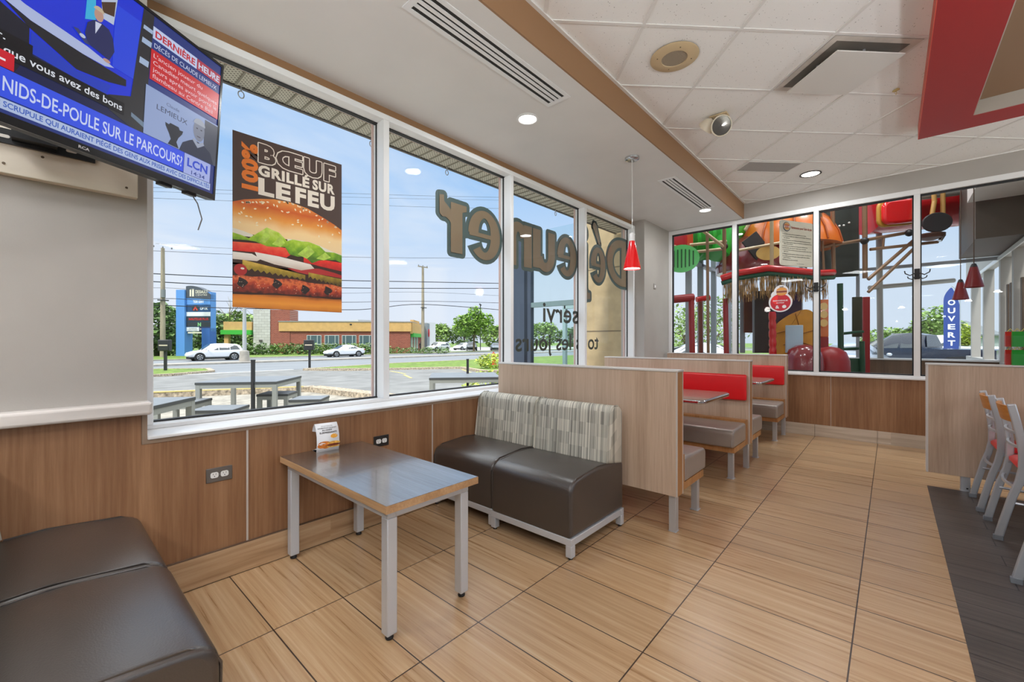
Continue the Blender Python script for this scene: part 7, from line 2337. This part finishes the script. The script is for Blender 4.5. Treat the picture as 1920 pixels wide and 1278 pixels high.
def vinyl_letter(ch, y_right, w, nm='letter', dz=0.0):
    T = thing('vinyl_letter', '', 'window lettering', (VX, y_right - w / 2, BL), 0, None)
    for m, e, x in ((m_vgrn, .040, VX - .004), (m_vtan, 0.0, VX)):
        k = MB()
        for q, face in enumerate(letter(ch, w, e)):
            k.add([(x - q * .00002, y_right - p[0], BL + dz + p[1]) for p in face], [tuple(range(len(face)))])
        k.build('outline' if e else 'fill', m, T)
    return T


for ch, yr, w, lab in (('D', 5.700, .545, 'large tan vinyl capital D on the fourth pane behind the pendant lamp'), ('e', 5.105, .37, 'large tan vinyl letter é with an accent on the fourth pane'),
                       ('j', 4.66, .14, 'large tan vinyl letter j at the mullion edge of the fourth pane'), ('e', 4.395, .395, 'large tan vinyl letter e at the right of the third pane'),
                       ('u', 3.955, .40, 'large tan vinyl letter u in the middle of the third pane'), ('n', 3.535, .38, 'large tan vinyl letter n at the left of the third pane'),
                       ('e', 3.04, .42, 'large tan vinyl letter e on the second pane, nearest its right mullion'), ('r', 2.60, .31, 'large tan vinyl letter r in the middle of the second pane')):
    T = vinyl_letter(ch, yr, w); T['label'] = lab
    if lab.startswith('large tan vinyl letter é'):
        for m, e, x in ((m_vgrn, .034, VX - .0085), (m_vtan, 0.0, VX - .0035)):
            k = MB()
            for face in letter('acc', .2, e):
                k.add([(x, 4.985 - p[0], BL + .50 + p[1]) for p in face], [tuple(range(len(face)))])
            k.build('accent', m, T)
VM = frame_matrix((VX, 0, 0), (0, -1, 0), (0, 0, 1))
k = MB(); lettering(k, 'servi', VM, -4.44, 1.435, .235, .71, 0, .012, 'L')
tag(k.build('vinyl_word', m_vblk), 'dark vinyl word servi, mirrored, low on the third pane', 'window lettering')
k = MB(); lettering(k, 'tous les jours', VM, -4.93, 1.115, .20, 1.66, 0, .012, 'L')
tag(k.build('vinyl_word', m_vblk), 'dark vinyl words tous les jours, mirrored, below the word servi', 'window lettering')

# ---- rules board hanging behind the second play area window
rp = Vector((-1.155, 6.93, 2.285)); rd = Vector((.474, .88, 0))
T = thing('rules_board', 'white play area rules board with a round logo behind the back windows', 'sign', rp, 0)
SM = frame_matrix(rp, rd, (0, 0, 1))
bw, bh = .66, .635
bo_ = MB().prism([SM @ Vector((x, y, -.012)) for x, y in rrect(0, 0, bw, bh, .035, 5)], SM.to_3x3() @ Vector((0, 0, .012))).build('board', mat('ivory_board', (226, 214, 196), .5), T)


def stxt(s, x, y, h, w, m, nm='lettering', bold=0.0, align='L', z=.0015):
    k = MB(); lettering(k, s, SM, x, y, h, w, z, bold, align); return k.build(nm, m, bo_)


m_ink = mat('black_ink', (24, 20, 20), .5); m_rink = mat('brown_red_ink', (164, 62, 44), .5)
k = MB(); flat(k, SM, disc(.125, .545, .072, .066), .0012); k.build('logo_ring', mat('logo_navy', (62, 66, 86), .5), bo_)
k = MB(); flat(k, SM, disc(.128, .548, .060, .056), .0016); k.build('logo_ground', mat('ivory_board', (226, 214, 196), .5), bo_)
k = MB(); flat(k, SM, disc(.128, .560, .052, .040, 20, 0, 180), .0020); flat(k, SM, disc(.128, .533, .052, .034, 20, 180, 360), .0020); k.build('logo_bun', mat('logo_bun', (222, 160, 90), .5), bo_)
k = MB(); lettering(k, 'BURGER', SM, .128, .553, .022, .094, .0024, .03, 'C'); lettering(k, 'KING', SM, .128, .526, .024, .07, .0024, .03, 'C'); k.build('logo_lettering', mat('logo_red', (196, 40, 40), .5), bo_)
stxt("Règlements pour l'aire de jeu", .215, .525, .036, .415, m_rink, bold=.02)
rules = [("1. Les enfants doivent être accompagnés en tout temps.", .435, .47), ("2. L'âge et la taille des enfants sont limités. Respectez", .405, .57), ("les affiches.", .380, .12), ("3. Les chaussettes sont obligatoires dans la structure de jeu.", .350, .56),
         ("4. Les objets pointus, bijoux et lunettes ne sont pas permis", .320, .58), ("dans l'aire de jeu.", .296, .18), ("5. Interdit de grimper sur les parois extérieures.", .268, .50), ("6. Interdit de courir dans les tunnels.", .240, .47),
         ("7. La nourriture et les boissons sont interdites dans l'aire", .212, .58), ("de jeu.", .188, .09), ("8. Respectez les autres enfants pendant vos jeux ici.", .156, .57), ("9. La direction n'est pas responsable des objets", .126, .54), ("perdus.", .102, .14), ("10. Amusez-vous bien ensemble!", .074, .30)]
for s, y, w in rules:
    stxt(s, .045 if s[0].isdigit() else .07, y, .013, w, m_ink, bold=.02)
stxt('La direction', .33, .03, .012, .14, m_ink)

# ---- round red sticker on the glass
YS = YB + 0.0125
DM = frame_matrix((-1.115, YS, 1.745), (1, 0, 0), (0, 0, 1))
T = thing('window_sticker', 'round red sticker with a burger picture on the second play area window', 'sticker', (-1.115, YS, 1.62), 0)
k = MB(); flat(k, DM, disc(0, 0, .138, .134), .0006); flat(k, DM, disc(.01, .145, .085, .085), .0004); flat(k, DM, disc(-.06, .10, .05, .05), .0003); st0 = k.build('white_edge', mat('sticker_white', (226, 224, 226), .4), T)
k = MB(); flat(k, DM, disc(0, -.004, .118, .114), .0010); k.build('red_ground', mat('sticker_red', (190, 24, 42), .4), st0)
k = MB(); flat(k, DM, disc(-.03, .03, .07, .06, 16, 90, 270), .0014); k.build('bright_flash', mat('sticker_bright_red', (232, 40, 40), .4), st0)
k = MB(); flat(k, DM, disc(.015, .155, .062, .042, 20, 0, 180), .0014); flat(k, DM, disc(.015, .125, .062, .036, 20, 180, 360), .0014); k.build('bun', mat('sticker_bun', (212, 144, 66), .4), st0)
k = MB(); flat(k, DM, [(-.047, .128), (.077, .128), (.077, .152), (-.047, .152)], .0018); k.build('patty', mat('patty_brown', (126, 56, 30), .5), st0)
k = MB(); lettering(k, 'BIENVENUE', DM, .0, .012, .018, .17, .0016, .02, 'C'); lettering(k, 'ENTREZ', DM, .0, -.016, .014, .09, .0016, .02, 'C')
flat(k, DM, disc(.045, -.062, .024, .022), .0016); lettering(k, '&', DM, -.035, -.084, .044, .044, .0016, .02, 'C'); k.build('lettering', mat('sticker_white', (226, 224, 226), .4), st0)
k = MB(); lettering(k, 'WiFi', DM, .012, .197, .016, .05, .0016, .03, 'C'); k.build('lettering', m_ink, st0)
